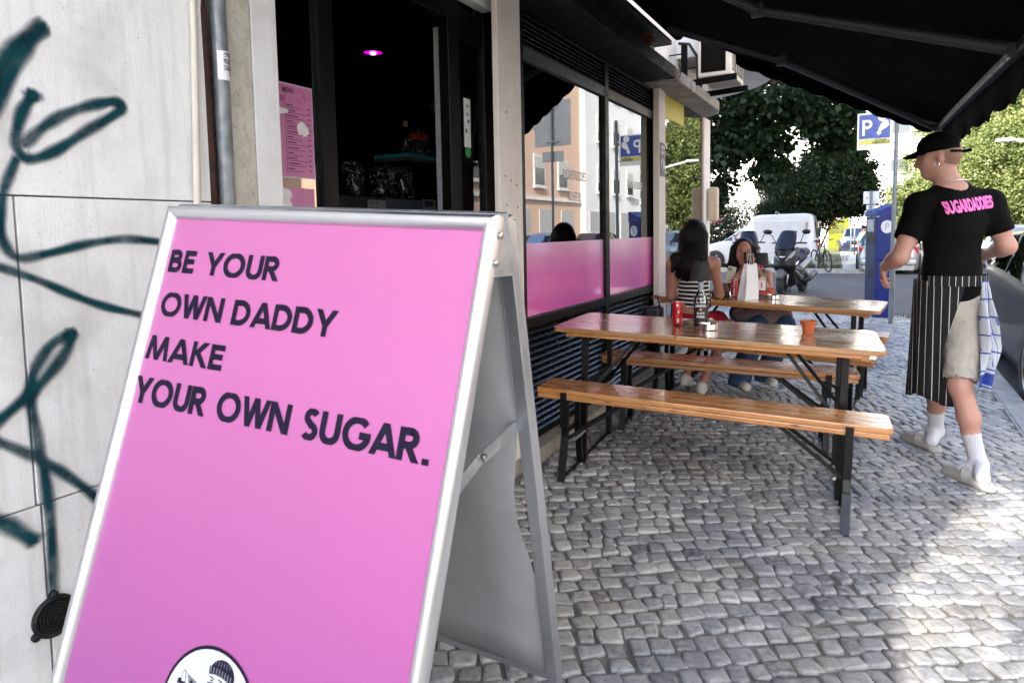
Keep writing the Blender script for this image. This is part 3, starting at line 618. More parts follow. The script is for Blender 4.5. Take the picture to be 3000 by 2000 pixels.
# ================================================================ pavement A-board
A0 = Vector((-1.279, .872, 1.395)); th, ti, al = R(86.8), R(3.0), R(-16.725)
bd = Vector((math.sin(th)*math.cos(ti), math.cos(th)*math.cos(ti), -math.sin(ti)))
dn = Vector((0, 0, -1)); dn = (dn-bd*dn.dot(bd)).normalized(); nn = bd.cross(dn); dn = (dn*math.cos(al)+nn*math.sin(al)).normalized(); BN = bd.cross(dn)     # BN points away from the camera
W_, HP = .76, 1.045
LEG = (A0.z+.01)/-dn.z
ab = thing('a_board', 'pink poster A-board with silver snap frame standing by the graffiti wall', 'sign', (A0+bd*.38+Vector((0, .1, 0))).to_tuple()[:2]+(0,))
def B(s, t, n=0.0): return A0+bd*s+dn*t-BN*n            # n = towards the viewer
FR = frame(A0, bd, dn, -BN)
def prof_rail(m, p0, p1, inward, w=.026, mit=(1, 1)):
    """snap-frame extrusion with rounded face between two outer corners (s,t), mitred"""
    p0, p1, inward = Vector(p0), Vector(p1), Vector(inward); L = (p1-p0).normalized(); rows = []
    for q, h in ((0, -.012), (0, .006), (.12, .0115), (.35, .0145), (.6, .0135), (.85, .008), (1, .002), (1, -.012)):
        a = p0+inward*w*q+L*w*q*mit[0]; b = p1+inward*w*q-L*w*q*mit[1]; rows.append([B(a.x, a.y, h), B(b.x, b.y, h)])
    n = len(rows); m.grid(rows+[rows[0]]); return m
fo = MB(); prof_rail(fo, (0, 0), (W_, 0), (0, 1)).build('frame_top', ALU, ab, auto=R(60))
for nm, a, b, i in (('frame_side', (0, 0), (0, HP), (1, 0)), ('frame_side', (W_, 0), (W_, HP), (-1, 0)), ('frame_bottom', (0, HP), (W_, HP), (0, -1))):
    prof_rail(MB(), a, b, i).build(nm, ALU, ab, auto=R(60))
MB().add([B(.024, .016, .0005), B(W_-.024, .016, .0005), B(W_-.024, HP-.02, .0005), B(.024, HP-.02, .0005)], [(3, 2, 1, 0)]).build('poster', m_poster(), ab)
MB().add([B(.004, .004, n) for n in (-.004, -.009)]+[B(W_-.004, .004, n) for n in (-.004, -.009)]+[B(W_-.004, HP, n) for n in (-.004, -.009)]+[B(.004, HP, n) for n in (-.004, -.009)],
         [(0, 2, 4, 6), (1, 7, 5, 3), (0, 1, 3, 2), (2, 3, 5, 4), (4, 5, 7, 6), (6, 7, 1, 0)]).build('back_sheet', GALV, ab)
for s0 in (.012, W_-.012): MB().beam(B(s0, HP, -.005), B(s0, LEG, -.005), .026, .02, up=tuple(BN)).build('leg', ALU, ab, bevel=.002)
# lettering (stroked caps drawn here)
def arc(cx_, cy_, rx, ry, a0, a1, n=14): return [(cx_+rx*math.cos(R(a0+(a1-a0)*i/n)), cy_+ry*math.sin(R(a0+(a1-a0)*i/n))) for i in range(n+1)]
h_ = .5*.232
GL = {'B': (.56, [[(0, 0), (0, 1)], [(0, 1-h_), (.22, 1-h_)]+arc(.22, .73, .2, .175, 90, -90)+[(0, .555)], [(0, .53), (.26, .53)]+arc(.26, .3125, .23, .2175, 90, -90)+[(0, h_)]]),
 'E': (.48, [[(0, 0), (0, 1)], [(0, 1-h_), (.48, 1-h_)], [(0, .52), (.44, .52)], [(0, h_), (.48, h_)]]), 'Y': (.66, [[(0, 1), (.33, .40)], [(.66, 1), (.33, .40)], [(.33, .5), (.33, 0)]]),
 'O': (.92, [arc(.46, .5, .42, .43, 90, 450, 40)]), 'U': (.62, [[(0.03, 1), (.03, .36)]+arc(.31, .36, .28, .28, 180, 360)+[(.59, 1)]]), 'R': (.56, [[(0, 0), (0, 1)], [(0, 1-h_), (.24, 1-h_)]+arc(.24, .69, .23, .215, 90, -90)+[(0, .475)], [(.22, .48), (.54, 0)]]),
 'W': (.98, [[(0, 1), (.25, 0), (.49, 1), (.73, 0), (.98, 1)]]), 'N': (.66, [[(.0, 0), (.0, 1)], [(.0, 1), (.66, 0)], [(.66, 0), (.66, 1)]]), 'D': (.68, [[(0, 0), (0, 1)], [(0, 1-h_), (.2, 1-h_)]+arc(.2, .5, .42, .405, 90, -90, 20)+[(0, h_)]]),
 'A': (.74, [[(0, 0), (.37, 1), (.74, 0)], [(.14, .28), (.60, .28)]]), 'M': (.84, [[(0, 0), (.12, 1), (.42, 0), (.72, 1), (.84, 0)]]), 'K': (.58, [[(0, 0), (0, 1)], [(.06, .46), (.50, 1)], [(.18, .56), (.56, 0)]]),
 'S': (.50, [arc(.27, .73, .19, .185, 30, 250, 16)+arc(.25, .28, .21, .2, 85, -150, 18)]), 'G': (.86, [arc(.46, .5, .42, .43, 42, 345, 34)+[(.86, .46), (.55, .46)]]), '.': (.2, [[(.09, .0), (.09, .19)]])}
def stroke_poly(m, pts, w, depth0, fn, ylim=None):
    """mitred ribbon"""
    pts = [p for i, p in enumerate(pts) if i == 0 or math.hypot(p[0]-pts[i-1][0], p[1]-pts[i-1][1]) > 1e-5]; n = len(pts); L_ = []; R_ = []
    for i in range(n):
        p = Vector(pts[i]); t0 = (p-Vector(pts[i-1])).normalized() if i > 0 else None; t1 = (Vector(pts[i+1])-p).normalized() if i < n-1 else None
        if t0 is None: t0 = t1
        if t1 is None: t1 = t0
        n0, n1 = Vector((-t0.y, t0.x)), Vector((-t1.y, t1.x)); b = (n0+n1); b = b.normalized() if b.length > .1 else n0
        k = w/2/max(b.dot(n0), .35); L_.append(p+b*k); R_.append(p-b*k)
    yc = lambda q: Vector((q.x, min(max(q.y, ylim[0]), ylim[1]))) if ylim else q
    L_ = [yc(q) for q in L_]; R_ = [yc(q) for q in R_]
    o = len(m.v); m.v += [fn(q, depth0) for pr in zip(L_, R_) for q in pr]; m.f += [(o+2*i, o+2*i+1, o+2*i+3, o+2*i+2) for i in range(n-1)]; m.m += [0]*(n-1)
def sign_line(s_, x0, base, cap, x1, wgt=.232):
    gapk = .22; tot = 0
    for ch in s_: tot += (.46 if ch == ' ' else GL[ch][0]+gapk)
    tot -= gapk; k = (x1-x0)/tot; x = x0; c = 0
    for ch in s_:
        if ch == ' ': x += .46*k; continue
        wd, sts = GL[ch]; m = MB()
        for j, s1 in enumerate(sts):
            fn = lambda q, dz, x=x: tuple(B(x+q.x, base-q.y, dz))
            pts = [(q[0]*k, q[1]*cap) for q in s1]
            wm = (wgt*1.05 if ch == '.' else wgt)*cap; dz = .0012+.00016*((c*3+j) % 5)
            if len(pts) < 6 and any(abs(a[0]-b[0]) > 1e-4 and abs(a[1]-b[1]) > 1e-4 for a, b in zip(pts, pts[1:])):
                for q, (a, b) in enumerate(zip(pts, pts[1:])):          # straight diagonals end flat on the line
                    dy = abs(b[1]-a[1]); wx = wm*math.hypot(b[0]-a[0], dy)/dy/2; o_ = len(m.v); d2 = dz+.00016*(q % 3)
                    m.v += [fn(Vector((a[0]-wx, a[1])), d2), fn(Vector((a[0]+wx, a[1])), d2), fn(Vector((b[0]+wx, b[1])), d2), fn(Vector((b[0]-wx, b[1])), d2)]; m.f.append((o_, o_+1, o_+2, o_+3)); m.m.append(0)
            else: stroke_poly(m, pts, wm, dz, fn, (-.012*cap, 1.012*cap) if ch not in '.' else None)
        x += (wd+gapk)*k; c += 1; m.build('poster_letter', NAVYINK, ab)
sign_line('BE YOUR', .040, .1365, .046, .325); sign_line('OWN DADDY', .044, .2245, .047, .476); sign_line('MAKE', .036, .3115, .047, .240); sign_line('YOUR OWN SUGAR.', .030, .397, .051, .706)
# round emblem: white disc, navy ring, masked face under a knit cap with a slice in the hand
EC = (.376, .854)
def disc(r0, r1, n, name, mt, c=EC, sy=1.0, a0=0, a1=360, seg=48):
    m = MB(); vs = []
    for i in range(seg+1):
        a = R(a0+(a1-a0)*i/seg); vs += [B(c[0]+r0*math.cos(a), c[1]+r0*sy*math.sin(a), n), B(c[0]+r1*math.cos(a), c[1]+r1*sy*math.sin(a), n)]
    m.add(vs, [(2*i, 2*i+1, 2*i+3, 2*i+2) for i in range(seg)]); return m.build(name, mt, ab)
def flat(name, mt, pts, n): return MB().add([B(x, y, n) for x, y in pts], [tuple(range(len(pts)))]).build(name, mt, ab)
disc(0, .1005, .0016, 'emblem_disc', mat('emblem_white', (.58, .60, .64), .4)); disc(.1000, .1054, .0018, 'emblem_ring', NAVYINK)
GREYINK = mat('grey_ink', (.16, .17, .20), .5); WINK = mat('emblem_white', (.58, .60, .64))
disc(0, .0275, .0019, 'emblem_cap', NAVYINK, (.3925, .7875), .88, 180, 360, 24)
for i in range(6): x = .374+i*.0065; flat('emblem_cap_stitch', GREYINK, [(x, .7745), (x+.0012, .7745), (x+.0012+(x-.3925)*-.12, .767), (x+(x-.3925)*-.12, .767)], .0021)
flat('emblem_cap_band', NAVYINK, [(.3640, .7785), (.378, .7755), (.394, .7755), (.408, .779), (.4195, .7855), (.4195, .7985), (.408, .7925), (.394, .789), (.378, .7885), (.3645, .7905)], .0022)
for i in range(8): x = .3665+i*.0064; flat('emblem_cap_rib', GREYINK, [(x, .7782+.0011*max(0, i-3)), (x+.0022, .7782+.0011*max(0, i-3)), (x+.0022, .7882+.0011*max(0, i-3)), (x, .7882+.0011*max(0, i-3))], .0023)
for i in range(2): flat('emblem_brow', NAVYINK, [(.367+i*.019, .7925), (.378+i*.019, .7945), (.379+i*.019, .7965), (.368+i*.019, .7945)], .0021); disc(0, .0022, .0022, 'emblem_eye', NAVYINK, (.3735+i*.018, .7985), .75, 0, 360, 14)
flat('emblem_mask', NAVYINK, [(.365, .803), (.379, .8005), (.384, .8035), (.404, .806), (.412, .802), (.411, .845), (.388, .862), (.367, .845)], .0021)
flat('emblem_cheek', NAVYINK, [(.410, .795), (.419, .797), (.417, .84), (.411, .845)], .0020)
flat('emblem_slice', GREYINK, [(.3185, .8035), (.352, .8135), (.338, .845)], .0019); disc(0, .0032, .0021, 'emblem_topping', NAVYINK, (.331, .814)); disc(0, .0028, .0021, 'emblem_topping', NAVYINK, (.338, .826))
MBh = [(.3085, .818), (.3085, .806), (.311, .8015), (.3145, .8035), (.3165, .818)]
flat('emblem_finger', NAVYINK, [(.3072, .820), (.3072, .8055), (.311, .800), (.3160, .8025), (.3180, .820)], .0018); flat('emblem_finger_fill', WINK, MBh, .00195)
flat('emblem_hand', NAVYINK, [(.3000, .816), (.3075, .814), (.318, .817), (.324, .835), (.318, .86), (.302, .86), (.2985, .835)], .0018); flat('emblem_hand_fill', WINK, [(.3015, .8235), (.314, .8225), (.320, .836), (.316, .857), (.304, .857), (.3005, .836)], .00195)
# hinge, rear panel, stay bars
rt = A0+Vector((0, .032, .0)); rl = R(17.5); rdn = Vector((0, 0, -1)); rdn = (rdn-bd*rdn.dot(bd)).normalized(); rdn = (rdn*math.cos(rl)+bd.cross(rdn)*math.sin(rl)).normalized(); RN = bd.cross(rdn)
def Q(s, t, n=0.0): return rt+bd*s+rdn*t+RN*n           # n = away from the viewer
RL = (rt.z+.01)/-rdn.z
for s0 in (.013, W_-.013):
    MB().beam(Q(s0, 0), Q(s0, RL), .026, .024, up=tuple(RN)).beam(Q(s0+(.008 if s0 > .3 else -.008), .01, .014), Q(s0+(.008 if s0 > .3 else -.008), RL*.72, .014), .012, .008, up=tuple(RN)).build('rear_leg', ALU, ab, bevel=.002)
pn = MB(); rows = []
for i in range(13):
    t_ = .03+(HP-.03)*i/12; row = []
    for k in range(7):
        s_ = .02+(W_-.045)*k/6; bulge = .02*math.exp(-((t_-.58)/.13)**2)*max(0, (k-3.5)/2.5)
        row.append(Q(s_-bulge*.8, t_, -.004-bulge*1.5))
    rows.append(row)
pn.grid(rows); o = pn.build('rear_panel', mat('grey_back_panel', (.34, .345, .35), .42, .25, .06), ab, smooth=True); sf = o.modifiers.new('s', 'SOLIDIFY'); sf.thickness = .002
MB().beam(Q(.02, HP+.005), Q(W_-.02, HP+.005), .03, .012, up=tuple(RN)).build('rear_rail', ALU, ab, bevel=.002)
MB().beam(Q(0, .006, -.012), Q(W_, .006, -.012), .03, .010, up=tuple(RN)).build('hinge', GALV, ab)
MB().add([B(W_-.002, -.002, -.002), B(W_-.002, .10, -.002), Q(W_+.001, .10, -.008), Q(W_+.001, -.002, -.008)], [(0, 1, 2, 3)]).build('hinge_plate', GALV, ab)
for k in (.03, .075): MB().lathe([(0, .004), (.006, .003), (.006, 0)], 10, frame((B(W_, k, -.008)+bd*.001), dn, BN, bd)).build('rivet', STEEL, ab)
for s0 in (.03, W_-.03):
    st_ = MB(); a, b = B(s0, .46, -.012), Q(s0, .40, -.012); mid = a.lerp(b, .52)+Vector((0, 0, .012)); st_.beam(a, mid, .0025, .024); st_.beam(mid+bd*.003, b+bd*.003, .0025, .024)
    st_.build('stay_bar', GALV, ab); MB().lathe([(0, .004), (.006, .003), (.006, 0)], 10, frame(mid+bd*.004, dn, BN, bd)).build('rivet', STEEL, ab)
# ================================================================ awning
aw = thing('awning', 'black canvas folding arm awning over the tables with scalloped valance', 'awning', (-1.5, 4.0, 2.9))
def rail_x(y): return .437+(6.8-y)*.045
Y0, Y1 = .9, 6.78; RZ = 2.135
NY = 40; rows = []
for i in range(NY+1):
    y = Y0+(Y1-Y0)*i/NY; row = []
    for k in range(9):
        f = k/8; yb = Y0+(5.62-Y0)*i/NY; yy_ = yb+(y-yb)*f
        row.append((-1.48+(rail_x(y)+1.48)*f, yy_, 2.955+(RZ+.035-2.955)*f-.018*math.sin(f*math.pi)+.004*math.sin(i*1.3+k)))
    rows.append(row)
o = MB().grid(rows).build('canopy', AWNING, aw, smooth=True); sf = o.modifiers.new('s', 'SOLIDIFY'); sf.thickness = .003
val = MB(); rows = []; n = 150
for i in range(n+1):
    y = Y0+(Y1-Y0)*i/n; ph = (y-Y0)/.215; dz = .215+.028*(abs(math.sin(ph*math.pi))-.5); wob = .02*math.sin(ph*2.1)
    rows.append([(rail_x(y)+.03, y, RZ+.02), (rail_x(y)+.035+wob*.4, y, RZ-.10), (rail_x(y)+.035+wob, y, RZ+.02-dz)])
o = MB().grid(rows).build('valance', AWNING, aw, smooth=True); sf = o.modifiers.new('s', 'SOLIDIFY'); sf.thickness = .002
rows = []                                                                  # side valance at the far end
for i in range(61):
    f = .22+.76*i/60; x = -1.48+(rail_x(Y1)+1.48)*f; y = 5.62+(Y1-5.62)*f; z = 2.955+(RZ+.035-2.955)*f-.018*math.sin(f*math.pi)
    d = .075+.02*abs(math.sin(i/60*math.pi*9)); rows.append([(x, y, z), (x, y+.01, z-d)])
o = MB().grid(rows).build('side_valance', AWNING, aw, smooth=True); sf = o.modifiers.new('s', 'SOLIDIFY'); sf.thickness = .002
ARMM = mat('grey_arm_paint', (.035, .037, .042), .5, .1, .12, 10)
MB().beam((rail_x(Y0), Y0, RZ), (rail_x(Y1), Y1, RZ), .05, .05).build('front_rail', ARMM, aw, bevel=.01)
MB().tube([(-1.47, .9, 2.93), (-1.47, 5.62, 2.93)], .045, 14).build('roller', AWNING, aw, auto=R(50))
MB().span((-1.74, .9, 2.85), (-1.52, 5.6, 2.89)).build('back_bar', ARMM, aw, bevel=.006)
def arm(root, elbow, end):
    a = MB().tube([root, elbow], [.028, .026], 12).build('arm', ARMM, aw, auto=R(50)); MB().tube([elbow, end], [.026, .032], 12).build('forearm', ARMM, aw, auto=R(50))
    d = (Vector(end)-Vector(root)).normalized(); MB().box((0, 0, 0), (.075, .05, .075), Matrix.Translation(Vector(elbow))).build('elbow_joint', ARMM, aw, bevel=.012)
    MB().box((0, 0, 0), (.06, .07, .06), Matrix.Translation(Vector(end))).build('end_joint', ARMM, aw, bevel=.012)
arm((-1.42, 5.13, 2.85), onZ(2290, 178, 2.50), (rail_x(6.7)-.02, 6.62, RZ-.005))
arm((-1.42, 3.0, 2.85), onZ(2220, 30, 2.50), (rail_x(3.9)-.03, 3.88, RZ-.005))
arm((-1.42, 1.4, 2.85), (-.6, 1.9, 2.50), (rail_x(1.3)-.03, 1.3, RZ-.005))
# ---- alarm siren box under the slab
al_ = thing('alarm_box', 'small dark red alarm box with wires above the shop window', 'alarm', (-1.52, 4.95, 2.72))
MB().box((-1.56, 5.02, 2.745), (.10, .13, .11)).build('case', mat('dark_red_plastic', (.09, .012, .012), .4), al_, bevel=.012)
MB().tube([(-1.56, 5.1, 2.79), (-1.54, 5.15, 2.83), (-1.55, 5.2, 2.77), (-1.6, 5.22, 2.74)], .005, 6).build('cable', WHITE, al_)
cb = MB().tube([onX(1931, 236, -1.5)+Vector((0, 0, 0)), V(-1.47, 5.6, 2.56), V(-1.465, 5.68, 2.63), V(-1.47, 5.62, 2.70)], .004, 6)
tag(cb.build('loose_cable', BLACK), 'thin black cable looping over the concrete canopy edge', 'cable')
# ---- air conditioner on its bracket
ac = thing('air_conditioner', 'cream outdoor air conditioner unit hung on a dark wall bracket', 'air conditioner', (-1.5, 6.6, 2.7))
ACM = mat('cream_metal', (.55, .50, .42), .5, .1, .06); bx0, bx1, by0, by1, bz0, bz1 = -1.50, -1.195, 6.42, 7.05, 2.735, 3.27
MB().span((bx0, by0, bz0), (bx1, by1, bz1)).build('casing', ACM, ac, bevel=.012)
MB().span((bx0+.03, by0-.004, bz0+.04), (bx1-.05, by0+.002, bz1-.03)).build('coil_panel', mat('dark_coil', (.005, .004, .003), .8, spec=.05), ac)
for i in range(7): MB().span((bx1-.002, by0+.06+i*.085, bz0+.06), (bx1+.006, by0+.066+i*.085, bz1-.06)).build('grille_bar', ACM, ac)
MB().span((bx1-.001, by0+.05, bz0+.05), (bx1+.002, by1-.06, bz1-.05)).build('fan_opening', mat('fan_dark', (.05, .04, .03), .7), ac)
BR = mat('dark_bracket_paint', (.003, .0026, .0022), .7, spec=.08)
for y in (6.32, 6.92):
    MB().beam((-1.60, y, 2.655), (-1.60, y, 3.03), .05, .05).beam((-1.60, y, 2.67), (-1.13, y, 2.69), .045, .05).beam((-1.745, y, 2.95), (-1.60, y, 2.95), .012, .012).beam((-1.745, y, 2.75), (-1.60, y, 2.75), .012, .012).build('bracket', BR, ac, bevel=.003)
MB().tube([(-1.70, 6.5, 3.1), (-1.6, 6.5, 3.08), (-1.52, 6.48, 2.95), (-1.51, 6.45, 2.82)], .014, 8).build('hose', RUBBER, ac)
# ---- parking sign on its pole, sign back seen in the shop glass, traffic signs
PBLUE = mat('sign_blue', (.012, .045, .30), .35, 0, .06); PYEL = mat('sign_yellow_green', (.52, .50, .09), .5); POLEM = mat('grey_pole', (.16, .175, .185), .5, .4, .1)
def parking_sign(x, y, label, zt=2.87, s=1.0, group=None):
    t = thing('parking_sign', label, 'sign', (x+.03, y, gz(.3)), group=group)
    MB().tube([(x+.03, y, -.06), (x+.055, y, zt+.25)], .027, 12).build('pole', POLEM, t, auto=R(50))
    Wd, Hd = .42*s, .50*s; x0 = x-.005-Wd
    MB().span((x0, y-.012, zt-Hd), (x0+Wd, y, zt)).build('panel', WHITE, t, bevel=.004)
    MB().span((x0+.022, y-.0145, zt-Hd*.70), (x0+Wd-.022, y-.0125, zt-.02)).build('blue_field', PBLUE, t)
    MB().span((x0+.022, y-.0145, zt-Hd*.86), (x0+Wd-.022, y-.0125, zt-Hd*.72)).build('zone_band', PYEL, t)
    MS = lambda px, pz: frame((px, y-.016, pz), (1, 0, 0), (0, 0, 1), (0, -1, 0))
    text('sign_text', 'P', .30*s, WHITE, t, MS(x0+.045, zt-.30*s), bold=.012, xs=.9)
    text('sign_text', 'ZONA', .05*s, DARKV, t, MS(x0+.21*s, zt-Hd*.785), bold=.01); text('sign_text', 'AMARELA', .05*s, DARKV, t, MS(x0+.18*s, zt-Hd*.85), bold=.01)
    MB().lathe([(.022, 0), (.026, 0)], 20, MS(x0+.07, zt-Hd*.79)).build('zone_symbol', WHITE, t)
    g = MB(); MX = MS(x0+.30*s, zt-.20*s)                               # hand holding a coin
    g.add([(.07, .09, 0), (.085, .02, 0), (.05, -.02, 0), (.02, -.03, 0), (-.02, -.06, 0), (-.045, -.03, 0), (-.02, .03, 0), (.01, .075, 0)], [tuple(range(8))], MX); g.build('coin_hand', WHITE, t)
    MB().lathe([(.0, 0.0006), (.028, .0006)], 18, MX @ Matrix.Translation((-.035, -.075, 0))).build('coin', WHITE, t); MB().lathe([(0, 0), (.052, 0)], 22, MX @ Matrix.Translation((.0, .13, 0))).build('coin', WHITE, t)
    MB().span((x0+.255*s, y-.0165, zt-.315*s), (x0+.265*s, y-.0155, zt-.25*s)).build('slot', WHITE, t)
    for z in (zt-.1, zt-Hd+.08): MB().span((x0+Wd-.01, y-.01, z-.012), (x+.06, y+.01, z+.012)).build('clamp', GALV, t)
    return t
parking_sign(.165, 10.55, 'blue and white ZONA AMARELA parking sign on a grey pole')
def sign_back(x, y, zt, w, h, label, extra=True, ph=None, name='traffic_sign'):
    t = thing(name, label, 'sign', (x, y, ROADZ))
    MB().tube([(x, y, ROADZ), (x, y, zt)], .03, 10).build('pole', POLEM, t, auto=R(50))
    MB().span((x-w/2, y+.035, zt-h), (x+w/2, y+.045, zt)).build('plate', mat('sign_back_grey', (.36, .38, .40), .45, .5, .06), t, bevel=.004)
    for z in (zt-.1, zt-h+.1): MB().span((x-w*.18, y-.035, z-.01), (x+w*.18, y+.034, z+.01)).build('clamp', GALV, t)
    if extra:
        MB().span((x-w*.3, y+.035, zt-h-.36), (x+w*.3, y+.045, zt-h-.12)).build('lower_plate', mat('sign_back_grey', (.36,)*3), t, bevel=.004)
    return t
sign_back(3.1, 14.2, 4.35, .92, 1.05, 'large blank sign back on a pole reflected in the shop window')
# ================================================================ people: smooth bodies from blended tapered limbs
class Body:
    def __init__(s, k=.03): s.pr = []; s.k = k; s.cuts = []
    def cap(s, a, b, ra, rb=None, g=0, k=None, sq=None, op='add'):
        s.pr.append(('c', np.array(a, float), np.array(b, float), ra, ra if rb is None else rb, g, s.k if k is None else k, sq, op)); return s
    def ell(s, c, r, ax=None, g=0, k=None, op='add'):
        ax = np.eye(3) if ax is None else np.array([list(v) for v in ax], float); s.pr.append(('e', np.array(c, float), np.array(r, float), ax, None, g, s.k if k is None else k, None, op)); return s
    def cut(s, n, p): s.cuts.append((np.array(n, float), np.array(p, float))); return s       # removes the side n points to
    def mesh(s, name, mats, parent=None, res=.008, its=3):
        lo = np.full(3, 1e9); hi = -lo
        for p in s.pr:
            if p[8] != 'add': continue
            if p[0] == 'c': r = max(p[3], p[4])*1.5; lo = np.minimum(lo, np.minimum(p[1], p[2])-r); hi = np.maximum(hi, np.maximum(p[1], p[2])+r)
            else: r = p[2].max(); lo = np.minimum(lo, p[1]-r); hi = np.maximum(hi, p[1]+r)
        lo -= .03; hi += .03; n = np.ceil((hi-lo)/res).astype(int)+1
        D = np.full(n, .5, np.float32); G = np.zeros(n, np.int8); BD = np.full(n, 9., np.float32)
        axs = [(lo[i]+np.arange(n[i])*res).astype(np.float32) for i in range(3)]
        for p in s.pr:
            mg = p[6]+.02
            if p[0] == 'c': r = max(p[3], p[4])*(1.6 if p[7] else 1.0); a0, b0 = np.minimum(p[1], p[2])-r-mg, np.maximum(p[1], p[2])+r+mg
            else: r = p[2].max(); a0, b0 = p[1]-r-mg, p[1]+r+mg
            i0 = np.clip(np.floor((a0-lo)/res).astype(int), 0, n-1); i1 = np.clip(np.ceil((b0-lo)/res).astype(int)+1, 1, n)
            if (i1 <= i0).any(): continue
            sl = tuple(slice(i0[i], i1[i]) for i in range(3))
            X = axs[0][sl[0]][:, None, None]; Y = axs[1][sl[1]][None, :, None]; Z = axs[2][sl[2]][None, None, :]
            if p[0] == 'c':
                a, b = p[1], p[2]; ba = b-a; L2 = max(ba @ ba, 1e-9); px, py, pz = X-a[0], Y-a[1], Z-a[2]
                f = 1.0
                h = np.clip((px*ba[0]+py*ba[1]+pz*ba[2])/L2, 0, 1); qx, qy, qz = px-ba[0]*h, py-ba[1]*h, pz-ba[2]*h
                if p[7]:
                    ax, f = np.array(p[7][0], float), p[7][1]; ax = ax/np.linalg.norm(ax); t = (qx*ax[0]+qy*ax[1]+qz*ax[2])*(1/f-1); qx, qy, qz = qx+ax[0]*t, qy+ax[1]*t, qz+ax[2]*t
                d = (np.sqrt(qx*qx+qy*qy+qz*qz)-(p[3]+(p[4]-p[3])*h))*min(f, 1)
            else:
                c, r, A = p[1], p[2], p[3]; px, py, pz = X-c[0], Y-c[1], Z-c[2]
                l = [(px*A[i][0]+py*A[i][1]+pz*A[i][2])/r[i] for i in range(3)]; k0 = np.sqrt(l[0]**2+l[1]**2+l[2]**2)+1e-6
                k1 = np.sqrt((l[0]/r[0])**2+(l[1]/r[1])**2+(l[2]/r[2])**2)+1e-6; d = k0*(k0-1)/k1
            d = d.astype(np.float32); old = D[sl]; k = max(p[6], 1e-4)
            if p[8] == 'add':
                h = np.clip(.5+.5*(old-d)/k, 0, 1); D[sl] = old*(1-h)+d*h-k*h*(1-h)
                bd = BD[sl]; w = d < bd; bd[w] = d[w]; G[sl][w] = p[5]
            else:
                h = np.clip(.5-.5*(-d-old)/k, 0, 1); D[sl] = -d*(1-h)+old*h+k*h*(1-h)
        for nn_, pp in s.cuts:
            pl = (axs[0][:, None, None]-pp[0])*nn_[0]+(axs[1][None, :, None]-pp[1])*nn_[1]+(axs[2][None, None, :]-pp[2])*nn_[2]; D = np.maximum(D, pl.astype(np.float32))
        D[0] = D[-1] = .5; D[:, 0] = D[:, -1] = .5; D[:, :, 0] = D[:, :, -1] = .5
        S = D < 0; m = n-1
        cs = sum(S[i:i+m[0], j:j+m[1], k:k+m[2]].astype(np.int8) for i in (0, 1) for j in (0, 1) for k in (0, 1))
        act = np.argwhere((cs > 0) & (cs < 8)); idx = np.full(m, -1, np.int32); idx[tuple(act.T)] = np.arange(len(act))
        pos = np.zeros((len(act), 3)); cnt = np.zeros(len(act)); offs = [np.array(o) for o in ((0, 0, 0), (1, 0, 0), (0, 1, 0), (1, 1, 0), (0, 0, 1), (1, 0, 1), (0, 1, 1), (1, 1, 1))]
        vals = [D[tuple((act+o).T)] for o in offs]
        for a in range(8):
            for b in range(a+1, 8):
                if np.abs(offs[a]-offs[b]).sum() != 1: continue
                da, db = vals[a], vals[b]; w = (da < 0) != (db < 0); t = np.where(w, da/(da-db+1e-12), 0)
                pos += np.where(w[:, None], offs[a]+(offs[b]-offs[a])*t[:, None], 0); cnt += w
        pts = lo+(act+pos/cnt[:, None])*res; gid = G[tuple(act.T)]
        quads = []
        for ax_ in range(3):
            u, v = (ax_+1) % 3, (ax_+2) % 3; sa = [slice(0, -1) if i == ax_ else slice(1, -1) for i in range(3)]; sb = [slice(1, None) if i == ax_ else slice(1, -1) for i in range(3)]
            A_, B_ = S[tuple(sa)], S[tuple(sb)]; e = np.argwhere(A_ != B_)
            if not len(e): continue
            ins = A_[tuple(e.T)]; base = e.copy()
            for i in range(3):
                if i != ax_: base[:, i] += 1
            def cell(du, dv):
                q = base.copy(); q[:, u] -= du; q[:, v] -= dv; return idx[tuple(q.T)]
            q = np.stack([cell(1, 1), cell(0, 1), cell(0, 0), cell(1, 0)], 1); q[~ins] = q[~ins][:, ::-1]; quads.append(q)
        q = np.concatenate(quads); q = q[(q >= 0).all(1)]
        me = bpy.data.meshes.new(name); me.vertices.add(len(pts)); me.vertices.foreach_set('co', pts.astype(np.float32).ravel())
        me.loops.add(len(q)*4); me.loops.foreach_set('vertex_index', q.astype(np.int32).ravel()); me.polygons.add(len(q))
        me.polygons.foreach_set('loop_start', np.arange(len(q), dtype=np.int32)*4); me.polygons.foreach_set('loop_total', np.full(len(q), 4, np.int32))
        mats = mats if isinstance(mats, (list, tuple)) else [mats]
        for mm in mats: me.materials.append(mm)
        if len(mats) > 1: me.polygons.foreach_set('material_index', gid[q[:, 0]].astype(np.int32))
        me.polygons.foreach_set('use_smooth', np.ones(len(q), bool)); me.update(calc_edges=True); me.validate()
        o = bpy.data.objects.new(name, me); COL.objects.link(o); link(o, parent)
        sm = o.modifiers.new('sm', 'SMOOTH'); sm.factor = .5; sm.iterations = its
        return o
def m_skin(name, col, red=(.45, .12, .07)):
    s = N(name); v = s.geo(); n = s.noise(v, 18, 4); c = s.mix(s.ramp(n, [(.35, (0, 0, 0)), (.75, (.75, .75, .75))]), col, tuple(a*.6+b*.4 for a, b in zip(col, red))); c = s.mix(s.math('MULTIPLY', s.ramp(s.noise(v, 95, 3), [(.6, (0, 0, 0)), (.72, (1, 1, 1))]), .35), c, tuple(a*.55 for a in col))
    s.p(Base_Color=c, Roughness=.48, Subsurface_Weight=.12, Subsurface_Radius=(.02, .008, .004), Subsurface_Scale=.6); s.bump(s.noise(v, 300, 2), .1, .002); return s.mat
